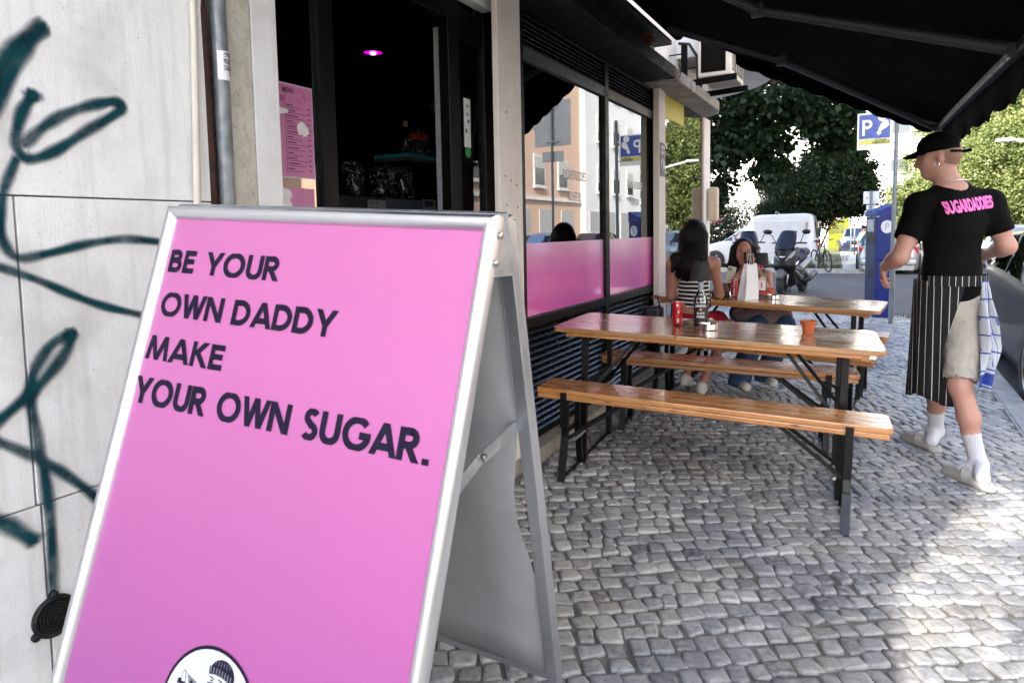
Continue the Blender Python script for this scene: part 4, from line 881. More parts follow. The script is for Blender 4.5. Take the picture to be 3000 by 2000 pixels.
SKIN = m_skin('fair_skin', (.44, .245, .195)); SKIN2 = m_skin('tan_skin', (.36, .175, .12)); SKIND = m_skin('dark_skin', (.12, .06, .04))
def m_cloth(name, col, wr=.5, sc=9):
    s = N(name); v = s.geo(); n = s.noise(v, sc, 4, .5, .6); wv = s.noise(v, 700, 2)
    s.p(Base_Color=s.ramp(n, [(.3, tuple(x*.85 for x in col)), (.7, tuple(min(1, x*1.08) for x in col))]), Roughness=.85, Specular_IOR_Level=.12); s.bump(s.math('ADD', n, s.math('MULTIPLY', wv, .06)), wr, .03); return s.mat
TEE = m_cloth('black_cotton', (.0016, .0016, .0018), .5); SHORTS = m_cloth('stone_cotton', (.40, .37, .32), .8, 14); CAPM = m_cloth('black_cap_twill', (.0014, .0014, .0016), .2, 20)
HAIRD = N('dark_hair'); HAIRD.p(Base_Color=HAIRD.ramp(HAIRD.noise(HAIRD.geo((1, 1, .06)), 160, 3), [(.35, (.0015, .0012, .0012)), (.7, (.007, .0045, .0035))]), Roughness=.45, Specular_IOR_Level=.14); HAIRD.bump(HAIRD.noise(HAIRD.geo((1, 1, .05)), 190, 2), .7, .012); HAIRD = HAIRD.mat
STUB = m_skin('shaved_hair', (.20, .11, .075)); CLOG = mat('grey_rubber_clog', (.34, .325, .30), .65, 0, .05)
sk_ = N('ribbed_white_sock'); wv_ = sk_.n('TexWave', {'Vector': sk_.geo((1, 1, .02)), 'Scale': 42.0, 'Distortion': .6}).outputs[0]; sk_.p(Base_Color=(.52, .52, .57), Roughness=.9); sk_.bump(wv_, .5, .004); SOCK = sk_.mat
EYE = mat('dark_eye', (.012, .008, .006), .25); LIP = mat('lip', (.36, .11, .09), .45); BROW = mat('brow', (.02, .013, .01), .7); EYEW = mat('eye_white', (.6, .58, .55), .3)
CFH = Vector((CF.x, CF.y, 0)).normalized(); CRH = Vector((CR.x, CR.y, 0)).normalized(); UPV = Vector((0, 0, 1))
def turn(v, deg): return Matrix.Rotation(R(deg), 3, 'Z') @ v
def head(b, c, f, r=1.0, up=UPV, g=0, face=True, gdark=1, glip=2, gw=3, lids=False):
    """head prims; c centre of cranium, f facing direction"""
    f = (f-up*f.dot(up)*0).normalized(); l = up.cross(f).normalized(); u = f.cross(l); ax = [f, l, u]; c = Vector(c); P_ = lambda a, bb, d: c+(f*a+l*bb+u*d)*r
    b.ell(P_(-.008, 0, .03), (.100*r, .078*r, .092*r), ax, g, .02); b.ell(P_(.020, 0, -.045), (.075*r, .064*r, .075*r), ax, g, .03); b.ell(P_(.058, 0, -.098), (.026*r, .03*r, .022*r), ax, g, .03)
    for s_ in (-1, 1):
        b.ell(P_(.055, s_*.038, -.035), (.028*r, .026*r, .026*r), ax, g, .025); b.ell(P_(-.012, s_*.078, -.012), (.017*r, .008*r, .031*r), ax, g, .008); b.ell(P_(-.004, s_*.083, -.004), (.008*r, .006*r, .016*r), ax, g, .004, op='sub')
    b.cap(P_(.085, 0, .012), P_(.108, 0, -.038), .010*r, .014*r, g, .014); b.cap(P_(.080, -.03, .028), P_(.080, .03, .028), .012*r, .012*r, g, .016)
    for s_ in (-1, 1): b.ell(P_(.082, s_*.032, .004), (.012*r, .016*r, .011*r), ax, g, .012, op='sub'); b.ell(P_(.098, s_*.012, -.042), (.010*r, .009*r, .008*r), ax, g, .008)
    if face == 'sdf':
        for s_ in (-1, 1):
            b.ell(P_(.079, s_*.032, .004), (.010*r, .0135*r, .0075*r), ax, gw, .003); b.ell(P_(.0865, s_*.032, .004), (.005*r, .006*r, .006*r), ax, gdark, .002); b.cap(P_(.089, s_*.018, .026), P_(.079, s_*.048, .026), .0048*r, .003*r, gdark, .003)
        b.cap(P_(.092, -.016, -.066), P_(.092, .016, -.066), .0075*r, .0075*r, glip, .006); b.cap(P_(.090, -.012, -.076), P_(.090, .012, -.076), .008*r, .008*r, glip, .006)
    return P_
def ball(name, c, r, ax, m_, par, n=12):
    f, l, u = [Vector(a) for a in ax]; M = frame(c, f*r[0], l*r[1], u*r[2]); prof = [(math.sin(math.pi*i/8), -math.cos(math.pi*i/8)) for i in range(9)]
    return MB().lathe(prof, n, M).build(name, m_, par, smooth=True)
def face_parts(par, P_, ax, r, hairm, lipm):
    f, l, u = ax
    for s_ in (-1, 1):
        ball('eye', P_(.0765, s_*.032, .003), (.012*r, .0145*r, .0075*r), ax, EYEW, par); ball('iris', P_(.0855, s_*.032, .003), (.004*r, .0058*r, .0058*r), ax, EYE, par)
        MB().tube([P_(.0835, s_*.0165, .011), P_(.0880, s_*.031, .0125), P_(.0775, s_*.047, .006)], .0021*r, 6).build('eyelid', hairm, par, smooth=True)
        MB().tube([P_(.0915, s_*.014, .024), P_(.0905, s_*.032, .0295), P_(.0785, s_*.051, .0235)], [.0032*r, .0038*r, .0015*r], 6).build('eyebrow', hairm, par, smooth=True)
    MB().tube([P_(.0835, -.024, -.070), P_(.0965, -.008, -.0665), P_(.0975, 0, -.068), P_(.0965, .008, -.0665), P_(.0835, .024, -.070)], [.002*r, .0055*r, .005*r, .0055*r, .002*r], 8).build('upper_lip', lipm, par, smooth=True)
    MB().tube([P_(.083, -.023, -.0715), P_(.095, -.008, -.0765), P_(.0965, 0, -.077), P_(.095, .008, -.0765), P_(.083, .023, -.0715)], [.002*r, .006*r, .0065*r, .006*r, .002*r], 8).build('lower_lip', lipm, par, smooth=True)
def hand(b, w, fdir, pdir, side, g=0, r=1.0, curl=(.5, .6, .7, .8), spread=.010, thumb=.7):
    """palm + five jointed fingers. w wrist, fdir towards fingertips, pdir palm normal (curl direction), side = thumb side"""
    f = Vector(fdir).normalized(); p = Vector(pdir); p = (p-f*p.dot(f)).normalized(); s_ = Vector(side); s_ = (s_-f*s_.dot(f)-p*s_.dot(p)).normalized(); w = Vector(w)
    b.cap(w, w+f*.045*r, .022*r, .026*r, g, .02, (p, .6)); b.cap(w+f*.03*r+s_*.018*r, w+f*.082*r+s_*.024*r, .018*r, .014*r, g, .015, (p, .75)); b.cap(w+f*.03*r-s_*.018*r, w+f*.078*r-s_*.026*r, .018*r, .013*r, g, .015, (p, .75)); b.cap(w+f*.04*r, w+f*.085*r, .02*r, .015*r, g, .015, (p, .7))
    ends = []
    for i, (o, L) in enumerate(((.028, .068), (.010, .078), (-.009, .072), (-.027, .056))):
        q = w+f*(.084-abs(i-1)*.004)*r+s_*o*r; ang = 0
        for j, fr in enumerate((.45, .32, .23)):
            ang += curl[i]*(.8 if j == 0 else 1.0); d = f*math.cos(ang)+p*math.sin(ang)+s_*(o*.6*spread*30); d.normalize(); e = q+d*L*fr*r; b.cap(q, e, (.0092-.0008*j)*r, (.0085-.0009*j)*r, g, .004); q = e
        ends.append(q)
    q = w+f*.028*r+s_*.026*r
    for j, L in enumerate((.036, .032, .026)):
        d = (f*(.75+.1*j)+s_*(.75-.35*j)+p*thumb*(.45+.35*j)).normalized(); e = q+d*L*r; b.cap(q, e, (.0125-.0015*j)*r, (.0112-.0015*j)*r, g, .006); q = e
    return ends

# ---------------------------------------------------------------- the waiter
wt = thing('person', 'waiter in black cap, printed tee and striped apron walking past the tables', 'person', (.38, 4.42, gz(.38)))
mf = turn(CFH, 10); mr = turn(CRH, 10); ml = -mr
J = dict(pel=at(2787, 905, 3.70), wai=at(2787, 812, 3.68), che=at(2790, 655, 3.66), nek=at(2786, 556, 3.66), ls=at(2694, 604, 3.68), rs=at(2898, 596, 3.64), le=at(2637, 752, 3.64), lw=at(2592, 781, 3.82),
         re=at(2950, 722, 3.62), rw=at(2893, 742, 3.86), lh=at(2752, 910, 3.72), rh=at(2830, 910, 3.68), lk=at(2742, 1105, 3.95), rk=at(2812, 1130, 3.60), la=at(2741, 1270, 4.12), ra=at(2868, 1372, 3.58), hd=at(2748, 456, 3.67))
mh = (CFH*.62-CRH*.80).normalized()
bb = Body(.03)
Ph = head(bb, J['hd'], mh+Vector((0, 0, -.12)), 1.0, g=0, face=False)
bb.cap(J['nek']-UPV*.02, J['hd']-mh*.02-UPV*.05, .066, .058, 0, .035); bb.cap(J['nek']-UPV*.03+ml*.06, J['nek']-UPV*.03+mr*.06, .05, .05, 0, .05)
bb.cap(J['nek']-UPV*.06, J['che'], .10, .13, 0, .05, (mf, .68)); bb.cap(J['che'], J['wai'], .145, .125, 0, .05, (mf, .68)); bb.cap(J['wai'], J['pel'], .12, .115, 0, .04, (mf, .70))
for S_, E_, W1, sd_ in (('ls', 'le', 'lw', -1), ('rs', 're', 'rw', 1)):
    bb.cap(J['nek']-UPV*.05, J[S_], .06, .058, 0, .04); bb.cap(J[S_], J[E_], .054, .043, 0, .03); bb.ell((J[S_]*.55+J[E_]*.45)-mf*.008, (.047, .047, .08), None, 0, .04); bb.cap(J[E_], J[E_]*.7+J[W1]*.3, .042, .044, 0, .03); bb.cap(J[E_]*.7+J[W1]*.3, J[W1], .044, .028, 0, .03)
fd = (J['lw']-J['le']).normalized(); hand(bb, J['lw'], (fd*.55-UPV*.55+CRH*.12), (CRH*.7-UPV*.2-CFH*.3), -CFH*.6+UPV*.6, 0, 1.0, (.35, .42, .5, .55))
fd = (J['rw']-J['re']).normalized(); hand(bb, J['rw'], fd, -UPV*.3-CRH*.4, UPV, 0, 1.0, (.5, .5, .6, .7))
for h_k, k_k, a_k in (('lh', 'lk', 'la'), ('rh', 'rk', 'ra')):
    H_, K_, A_ = J[h_k], J[k_k], J[a_k]; bb.cap(J['pel'], H_, .085, .080, 0, .04); bb.cap(H_, K_, .080, .056, 0, .04); bb.cap(K_, K_*.62+A_*.38-mf*.012, .054, .052, 0, .03); bb.cap(K_*.62+A_*.38-mf*.012, A_*.55+K_*.45, .052, .042, 0, .03); bb.cap(A_*.55+K_*.45, A_+UPV*.03, .041, .034, 0, .025)
    bb.cap(A_*.62+K_*.38, A_+UPV*.02, .0445, .040, 1, .012)
feet = {'l': (G0 := onZ(2739, 1306, gz(.25)+.045), onZ(2636, 1262, gz(.2)+.04)), 'r': (onZ(2893, 1418, gz(.45)+.045), onZ(2812, 1384, gz(.4)+.04))}
for key, a_k in (('l', 'la'), ('r', 'ra')):
    hl, to = feet[key]; d = (to-hl); d.z = 0; d.normalize(); hl = hl+d*.03; A_ = J[a_k]
    bb.cap(A_+UPV*.03, hl+UPV*.02, .040, .036, 1, .02); bb.cap(A_+UPV*.01, hl+d*.13+UPV*.02, .040, .03, 1, .03); bb.cap(hl+d*.10+UPV*.01, hl+d*.18+UPV*.004, .034, .026, 1, .02, (UPV, .7))
bb.ell(J['hd']-mh*.040+UPV*.010, (.074, .0775, .088), [mh, UPV.cross(mh), UPV], 2, .015)
bb.mesh('body', [SKIN, SOCK, STUB], wt, .0068)
for key in 'lr':                                                          # clogs: sole slab, closed toe, strap
    hl, to = feet[key]; d = (to-hl); d.z = 0; d.normalize(); s_ = UPV.cross(d); o = hl-UPV*.045; c = Body(.012)
    c.cap(o+d*.0+UPV*.022, o+d*.24+UPV*.022, .042, .046, 0, .01, (UPV, .45)); c.cap(o+d*.13+UPV*.045, o+d*.235+UPV*.032, .048, .036, 0, .02, (UPV, .85)); c.cap(o+d*.02+UPV*.036, o+d*.10+UPV*.04, .044, .046, 0, .01, (UPV, .5))
    c.ell(o+d*.03+UPV*.085, (.06, .036, .05), [d, s_, UPV], 0, .008, 'sub'); c.cut((0, 0, -1), o+UPV*.003)
    cl = c.mesh('clog', CLOG, wt, .006)
    MB().tube([o+d*.115+s_*.05+UPV*.03, o+d*.125+s_*.034+UPV*.083, o+d*.13+UPV*.096, o+d*.125-s_*.034+UPV*.083, o+d*.115-s_*.05+UPV*.03], .006, 8).build('strap', CLOG, cl, smooth=True, world=False)
# tee
tb = Body(.04)
tb.cap(J['nek']-UPV*.055, J['che'], .125, .158, 0, .05, (mf, .66)); tb.cap(J['che'], J['wai'], .158, .148, 0, .05, (mf, .70)); tb.cap(J['wai'], J['pel']+UPV*.04, .146, .150, 0, .05, (mf, .78)); tb.ell(J['che']-mf*.05+UPV*.03, (.15, .07, .12), [mr, mf, UPV], 0, .05)
for S_, E_ in (('ls', 'le'), ('rs', 're')):
    tb.cap(J['nek']-UPV*.045, J[S_]+UPV*.006, .064, .070, 0, .04); e = J[S_].lerp(J[E_], .60); tb.cap(J[S_], e, .071, .068, 0, .035)
    d = (J[E_]-J[S_]).normalized(); tb.ell(e+d*.094, (.095, .095, .095), None, 0, .004, 'sub')
tb.cap(J['nek']-UPV*.02, J['nek']+UPV*.08, .078, .07, 0, .012, None, 'sub')
for S_, E_ in (('ls', 'le'), ('rs', 're')): pass
tb.cut((0, 0, -1), J['pel']+UPV*.045)
tee = tb.mesh('tee_shirt', TEE, wt, .0065, 8)
for S_, E_ in (('ls', 'le'), ('rs', 're')): pass
# shorts
sb = Body(.03)
sb.cap(J['wai']-UPV*.06, J['pel'], .128, .132, 0, .05, (mf, .80))
for h_k, k_k in (('lh', 'lk'), ('rh', 'rk')):
    e = J[h_k].lerp(J[k_k], .86); sb.cap(J['pel'], J[h_k], .106, .098, 0, .05); sb.cap(J[h_k], e, .099, .086, 0, .03); d = (J[k_k]-J[h_k]).normalized(); sb.cap(e-d*.03, e+d*.05, .074, .078, 0, .003, None, 'sub')
for h_k, k_k in (('lh', 'lk'), ('rh', 'rk')):
    d = (J[k_k]-J[h_k]).normalized()
sh = sb.mesh('shorts', SHORTS, wt, .0065, 8)
MB().beam(J['pel']-mf*.125+mr*.035+UPV*.01, J['pel']-mf*.118+mr*.115+UPV*.02, .004, .006).build('back_pocket', SHORTS, sh, world=False)
# apron wrapped round the front, open at the back
apm = N('black_pinstripe'); a_ = apm.n('Attribute', attribute_name='arc'); fr_ = apm.math('FRACT', apm.math('MULTIPLY', a_.outputs['Fac'], 1/.042))
ln = apm.ramp(fr_, [(.06, (1, 1, 1)), (.10, (0, 0, 0))]); apm.p(Base_Color=apm.mix(ln, (.0018, .0018, .002), (.62, .62, .60)), Roughness=.85); apm.bump(apm.noise(apm.geo((1, 1, .3)), 14, 3), .5, .03)
ap = MB(); arcs = []; rows = []; NP, NZ = 56, 22; zt_, zb_ = J['wai'].z-.015, .345
ax0 = Vector((J['pel'].x, J['pel'].y, 0))
for i in range(NZ+1):
    f = i/NZ; z = zt_+(zb_-zt_)*f; row = []
    aL = R(-170+(64*f if f < .55 else 35.2-51*(f-.55)))             # back-left edge angle (0 = forward, negative = left)
    aR = R(128-26*f); cen = ax0+mf*(.02+.05*f)+mr*(.012*f)
    for k in range(NP+1):
        a = aL+(aR-aL)*k/NP; rr = .186-.034*f; fold = .012*f*math.sin(a*7+1.2)+.006*f*math.sin(a*15)
        rx, ry = rr+fold, (rr*.82)+fold+.01*f; p = cen+mr*math.sin(a)*rx+mf*math.cos(a)*(ry+.03*f); p.z = z+.02*f*math.sin(a*3); row.append(p); arcs.append(a*.19+3)
    rows.append(row)
ap.grid(rows); o = ap.build('apron', apm.mat, wt, smooth=True); t_ = o.data.attributes.new('arc', 'FLOAT', 'POINT'); t_.data.foreach_set('value', arcs); sf = o.modifiers.new('s', 'SOLIDIFY'); sf.thickness = .003
rows = [[ax0+mr*math.sin(a)*(.178+.006*math.sin(a*9))+mf*math.cos(a)*(.150+.005*math.sin(a*7))+UPV*(zt_+dz) for a in [i*2*math.pi/48 for i in range(48)]] for dz in (.03, .012, -.012, -.025)]
wb = MB().grid([r+[r[0]] for r in rows]); o = wb.build('apron_waistband', apm.mat, wt, smooth=True); t_ = o.data.attributes.new('arc', 'FLOAT', 'POINT'); t_.data.foreach_set('value', [i/48*1.35 for _ in range(4) for i in range(49)])
# towel tucked in at the right hip
twm = N('blue_check_towel'); uvn = twm.n('Attribute', attribute_name='tuv'); sp_ = twm.n('SeparateXYZ', {'Vector': uvn.outputs['Vector']})
gx = twm.ramp(twm.math('FRACT', twm.math('MULTIPLY', sp_.outputs[0], 2.6)), [(.07, (1, 1, 1)), (.10, (0, 0, 0))]); gy = twm.ramp(twm.math('FRACT', twm.math('MULTIPLY', sp_.outputs[1], 6.2)), [(.07, (1, 1, 1)), (.10, (0, 0, 0))])
lo_ = twm.ramp(sp_.outputs[1], [(.84, (0, 0, 0)), (.85, (1, 1, 1)), (.95, (1, 1, 1)), (.96, (0, 0, 0))]); ms = twm.math('MAXIMUM', twm.math('MAXIMUM', gx, gy), lo_)
fl = twm.ramp(twm.noise(uvn.outputs['Vector'], 9, 2), [(.62, (0, 0, 0)), (.65, (1, 1, 1))]); ms = twm.math('MAXIMUM', ms, twm.math('MULTIPLY', fl, .8))
twm.p(Base_Color=twm.mix(ms, (.44, .46, .50), (.02, .045, .26)), Roughness=.9); twm.bump(twm.noise(twm.geo(), 60, 4), .3, .006)
rows = []; uvs = []
for i in range(31):
    f = i/30; row = []
    for k in range(13):
        q = k/12-.5; wd = .030+.075*min(f*1.6, 1)-.04*max(0, f-.7)*2; u0 = 2886+20*min(f*1.7, 1)*1.0-26*max(0, f-.62)*2.6
        p = at(u0, 822+318*f, 3.52); p = p+CRH*q*wd+CFH*(.022*math.sin(q*11+f*3)+.012*math.sin(q*19-f*5))*min(1, f*3); p.z -= .03*abs(q)*f; row.append(p); uvs.append((q+.5+.12*math.sin(f*4), f, 0))
    rows.append(row)
o = MB().grid(rows).build('towel', twm.mat, smooth=True); t_ = o.data.attributes.new('tuv', 'FLOAT_VECTOR', 'POINT'); t_.data.foreach_set('vector', [x for u in uvs for x in u]); sf = o.modifiers.new('s', 'SOLIDIFY'); sf.thickness = .003
tag(o, 'blue and white checked kitchen towel hanging from the waiter\'s apron', 'towel')
# cap, earring, chain, shaved hair
cb_ = Body(.012); f_, l_ = mh, UPV.cross(mh); axh = [f_, l_, UPV]; hc = J['hd']
cb_.ell(hc-f_*.006+UPV*.040, (.110, .090, .092), axh, 0, .02); cb_.cut((f_*-.12-UPV), hc+UPV*.018)
cb_.ell(hc-f_*.112+UPV*.045, (.035, .038, .030), axh, 0, .004, 'sub')
cp = cb_.mesh('cap', CAPM, wt, .006)
br = MB(); rows = []
for i in range(9):
    f = i/8; row = []
    for k in range(13):
        a = R(-68+136*k/12); p = hc+f_*(.085+.0*f)+UPV*(.030); p = hc+f_*(math.cos(a)*(.098+.072*f*math.cos(a*.9)))+l_*math.sin(a)*(.086+.004*f)+UPV*(.026-.030*f*math.cos(a)-.012*f*abs(math.sin(a))); row.append(p)
    rows.append(row)
o = br.grid(rows).build('brim', CAPM, cp, smooth=True, world=False); sf = o.modifiers.new('s', 'SOLIDIFY'); sf.thickness = .006
MB().tube([hc+(f_*math.cos(R(a)))*.112+(l_*math.sin(R(a)))*.092+UPV*(.014) for a in (125, 140, 155, 170, 180, 190, 205, 220, 235)], .0075, 8).build('strap', CAPM, cp, smooth=True, world=False)
MB().beam(hc-f_*.113+UPV*.014, hc-f_*.155+UPV*.016+l_*.02, .004, .016).build('strap_tail', CAPM, cp, world=False)
er = hc+(-f_*.004+l_*.088)*1.0-UPV*.052; ring = [er+f_*.012*math.cos(t)+UPV*.012*math.sin(t)+l_*.002 for t in [i*2*math.pi/20 for i in range(21)]]
MB().tube(ring, .0018, 6, False).build('earring', CHROME, wt, smooth=True)
ch = [J['nek']+UPV*(.028-.034*math.cos(t)*.6)+mf*.079*math.cos(t)+mr*.082*math.sin(t) for t in [i*2*math.pi/40 for i in range(41)]]
MB().tube(ch, .0026, 6, False).build('neck_chain', CHROME, wt, smooth=True)
# print across the back of the tee
from mathutils.bvhtree import BVHTree
def project_text(s_, p0, p1, hgt, mt, target, parent, dirv, off=.003, bold=.03):
    bpy.context.view_layer.update(); ev = target.evaluated_get(bpy.context.evaluated_depsgraph_get()); bvh = BVHTree.FromPolygons([target.matrix_world @ v.co for v in ev.data.vertices], [tuple(p.vertices) for p in ev.data.polygons])
    xa = (p1-p0); L = xa.length; xa.normalize(); za = -dirv.normalized(); ya = za.cross(xa).normalized()
    o = text('print', s_, 1.0, mt, None, Matrix.Identity(4), bold=bold); me = o.data; xsz = max(v.co.x for v in me.vertices); ysz = max(v.co.y for v in me.vertices)
    bm = bmesh.new(); bm.from_mesh(me); bmesh.ops.triangulate(bm, faces=bm.faces); bmesh.ops.subdivide_edges(bm, edges=[e for e in bm.edges if e.calc_length() > .12*1], cuts=1); bm.to_mesh(me); bm.free()
    for v in me.vertices:
        w_ = p0+xa*(v.co.x/xsz*L)+ya*(v.co.y/ysz*hgt); hit = bvh.ray_cast(w_-dirv*.6, dirv)
        v.co = (hit[0]-dirv*off) if hit[0] else w_
    link(o, parent); return o
pr_ = project_text('SUGARDADDIES', at(2750, 627, 3.60), at(2897, 607, 3.60), .066, PINKINK, tee, wt, CFH, .004, .05); pr_.name = 'back_print'

# ---------------------------------------------------------------- the woman in the striped top (back to us)
def seat_pt(u, v, d): return at(u, v, d)
dB3 = (B3[0]*.62+B3[1]*.38); 
w1 = thing('person', 'woman with long dark hair in a black and white striped strapless top', 'person', (-1.12, 5.15, 0))
D1 = screen(onY(2032, 800, 5.14))[2]
f1 = turn(Vector((0, 1, 0)), -8); r1 = Vector((f1.y, -f1.x, 0)); Q1 = lambda u, v, dd=0: at(u, v, D1+dd)
pel1 = Q1(2030, 918); pel1.z = BH+.10; che1 = Q1(2032, 800); nek1 = Q1(2034, 742); hd1 = Q1(2036, 692, .03)
st_m = N('striped_knit'); sz = st_m.n('SeparateXYZ', {'Vector': st_m.geo()}); stv = st_m.math('FRACT', st_m.math('MULTIPLY', st_m.math('ADD', sz.outputs[2], st_m.math('MULTIPLY', st_m.noise(st_m.geo(), 4, 2), .02)), 1/.031)); st_m.p(Base_Color=st_m.mix(st_m.ramp(stv, [(.30, (1, 1, 1)), (.34, (0, 0, 0))]), (.002, .002, .0022), (.66, .64, .62)), Roughness=.85)
b1 = Body(.03); head(b1, hd1, f1, .95, g=0, face=False); b1.cap(nek1-UPV*.02, hd1-UPV*.04, .05, .048, 0, .03); b1.cap(nek1-UPV*.04, che1, .085, .105, 0, .05, (f1, .66)); b1.cap(che1, Q1(2032, 868), .112, .098, 0, .05, (f1, .68)); b1.cap(Q1(2032, 868), pel1, .10, .13, 0, .05, (f1, .75))
ls1, rs1 = Q1(1972, 772), Q1(2092, 770); re1 = at(2108, 862, D1+.12); le1 = at(1966, 866, D1+.10)
tb1 = TH-.015
rw1 = at(2098, 858, D1+.34); rw1.z = tb1+.03; re1.z = max(re1.z, tb1+.03)
lw1 = at(1990, 850, D1+.36); lw1.z = tb1+.045; le1.z = max(le1.z, tb1+.02)
for S_, E_, W1 in ((ls1, le1, lw1), (rs1, re1, rw1)):
    b1.cap(nek1-UPV*.045, S_, .045, .045, 0, .04); b1.cap(S_, E_, .043, .034, 0, .03); b1.cap(E_, W1, .034, .023, 0, .025)
hand(b1, rw1, f1*.9-r1*.4, -UPV, -r1, 0, .9, (.3, .35, .4, .5)); hand(b1, lw1, f1*.8+r1*.5, -UPV, r1, 0, .9)
for sx, ku, au in ((-1, -.02, -.05), (1, .06, .10)):
    hp = pel1+r1*sx*.085-UPV*.02; kn = hp+f1*.40+r1*ku; kn.z = BH+.04; an = V(-1.36, 5.44, .10) if sx < 0 else V(-1.20, 5.30, .085)
    b1.cap(hp, kn, .085, .055, 0, .04); b1.cap(kn, an, .05, .032, 0, .03); b1.cap(an, an+f1*.10-UPV*.045, .030, .028, 0, .02)
b1.mesh('body', SKIN2, w1, .0085)
tp = Body(.03); tp.cap(che1+UPV*.0, Q1(2032, 862), .122, .106, 0, .04, (f1, .70)); tp.cap(Q1(2032, 862), Q1(2032, 905), .106, .115, 0, .04, (f1, .74)); tp.cut(UPV, che1+UPV*.012); tp.cut(-UPV, Q1(2032, 902)); tp.mesh('striped_top', st_m.mat, w1, .008)
sk1 = Body(.03); sk1.cap(pel1+UPV*.05, pel1-UPV*.02, .128, .15, 0, .05, (f1, .8))
for sx in (-1, 1): sk1.cap(pel1+r1*sx*.07-UPV*.02, pel1+r1*sx*.08+f1*.30-UPV*.015, .105, .09, 0, .04)
sk1.cut(UPV, pel1+UPV*.085); sk1.mesh('red_shorts', m_cloth('red_cotton', (.26, .008, .02)), w1, .009)
hr = Body(.03); hr.ell(hd1+UPV*.032-f1*.008, (.108, .090, .104), [f1, r1, UPV], 0, .03); hr.cap(hd1-f1*.05, che1-f1*.085+UPV*.06, .082, .085, 0, .04, (f1, .6)); hr.cap(che1-f1*.085+UPV*.10-r1*.02, che1-f1*.10-r1*.02-UPV*.03, .075, .03, 0, .03, (f1, .4))
for sx, z0 in ((-1, -.02), (1, .03)): hr.cap(hd1+r1*sx*.065-f1*.03, che1+r1*sx*.10-f1*.04+UPV*z0, .045, .03, 0, .04)
hr.cap(ls1+UPV*.05-f1*.02+r1*.02, ls1-UPV*.06-f1*.04+r1*.01, .035, .012, 0, .03)
for i in range(14):
    a = -.10+i*.0155; hr.cap(che1-f1*(.085)+r1*a+UPV*.10, che1-f1*(.10)+r1*(a*1.06)+UPV*(-.02-.035*math.sin(i*2.3)), .015, .006, 0, .01)
hr.cut(f1, hd1+f1*.055); hr.mesh('hair', HAIRD, w1, .0075)
def strands(name, par, roots, tips, r=.0022, sag=.02):
    m = MB()
    for a, b in zip(roots, tips):
        a, b = Vector(a), Vector(b); mid = a.lerp(b, .5)+Vector((random.gauss(0, sag), random.gauss(0, sag), 0)); m.tube([a, a.lerp(mid, .6), mid, b], [r, r*1.2, r, r*.3], 5)
    o = m.build(name, HAIRD, par, smooth=True); o['kind'] = 'stuff'; return o
rt_, tp_ = [], []
for i in range(120):
    a = random.uniform(-1, 1); ang = R(180+a*95); p = hd1+f1*math.cos(ang)*.085+r1*math.sin(ang)*.092+UPV*random.uniform(-.03, .07); q = che1-f1*(.095+.02*random.random())+r1*(a*.125+random.gauss(0, .012))+UPV*random.uniform(-.06, .07)
    if abs(a) > .8: q = q+f1*.05
    rt_.append(p); tp_.append(q)
strands('hair_strands', w1, rt_, tp_)
SNK = mat('white_sneaker', (.60, .59, .57), .6, 0, .06)
for sx, au in ((-1, 1.5), (1, -1)):
    pass
for an, dirv in ((V(-1.36, 5.44, .10), (f1*.8-UPV*.25)), (V(-1.20, 5.30, .085), f1*.9-r1*.2-UPV*.12)):
    d = Vector(dirv).normalized(); s_ = Body(.015); q = an-UPV*.045-d*.03
    s_.cap(q, q+d*.20, .040, .034, 0, .02, (UPV, .8)); s_.cap(q+UPV*.035, q+d*.07+UPV*.035, .040, .036, 0, .02); s_.cut((0, 0, -1), V(0, 0, .012)); s_.mesh('sneaker', SNK, w1, .008)

# ---------------------------------------------------------------- the woman in black facing us
D2 = screen(onY(2190, 760, 6.02))[2]
w2 = thing('person', 'dark haired woman in black raising a plastic cup behind the white bag', 'person', (-.95, 6.1, 0))
Q2 = lambda u, v, dd=0: at(u, v, D2+dd); f2 = turn(-CFH, 6); r2 = Vector((f2.y, -f2.x, 0))
hd2 = Q2(2178, 738); nek2 = Q2(2190, 795, .03); che2 = Q2(2194, 845, .03); pel2 = Q2(2196, 930, .08); pel2.z = BH+.10
b2 = Body(.03); fh2 = turn(-CFH, -14); hdir2 = (fh2+Vector((0, 0, -.05))).normalized(); P2_ = head(b2, hd2, hdir2, .93, g=0, face=False); l2_ = UPV.cross(hdir2).normalized(); face_parts(w2, P2_, (hdir2, l2_, hdir2.cross(l2_)), .93, BROW, LIP); b2.cap(nek2, hd2-UPV*.04-fh2*.01, .048, .046, 0, .03); b2.cap(nek2-UPV*.04, che2, .085, .11, 0, .05, (f2, .66)); b2.cap(che2, pel2, .105, .125, 0, .05, (f2, .7))
rs2, ls2 = Q2(2146, 808, .03), Q2(2246, 806, .03)                       # image left / right shoulders
cup_c = Q2(2193, 757, -.17); gr = cup_c+CRH*.036-UPV*.012
le2 = Q2(2256, 868, -.10); lw2 = gr+CRH*.045-UPV*.075-CFH*(-.02); re2 = Q2(2120, 862, -.12); ph = Q2(2140, 806, -.22); rw2 = ph+CRH*.0-UPV*.075+CFH*.03
for S_, E_, W1 in ((rs2, re2, rw2), (ls2, le2, lw2)):
    b2.cap(nek2-UPV*.045, S_, .045, .045, 0, .04); b2.cap(S_, E_, .043, .033, 0, .03); b2.cap(E_, W1, .033, .022, 0, .025)
hand(b2, lw2, UPV*.8-CRH*.3, -CRH-CFH*.2, CFH*.3-CFH*.8+UPV*.1, 0, .9, (.55, .6, .62, .65), .01, .5); hand(b2, rw2, UPV, CFH*.2+CRH*.6, CRH, 0, .88, (.5, .5, .5, .5))
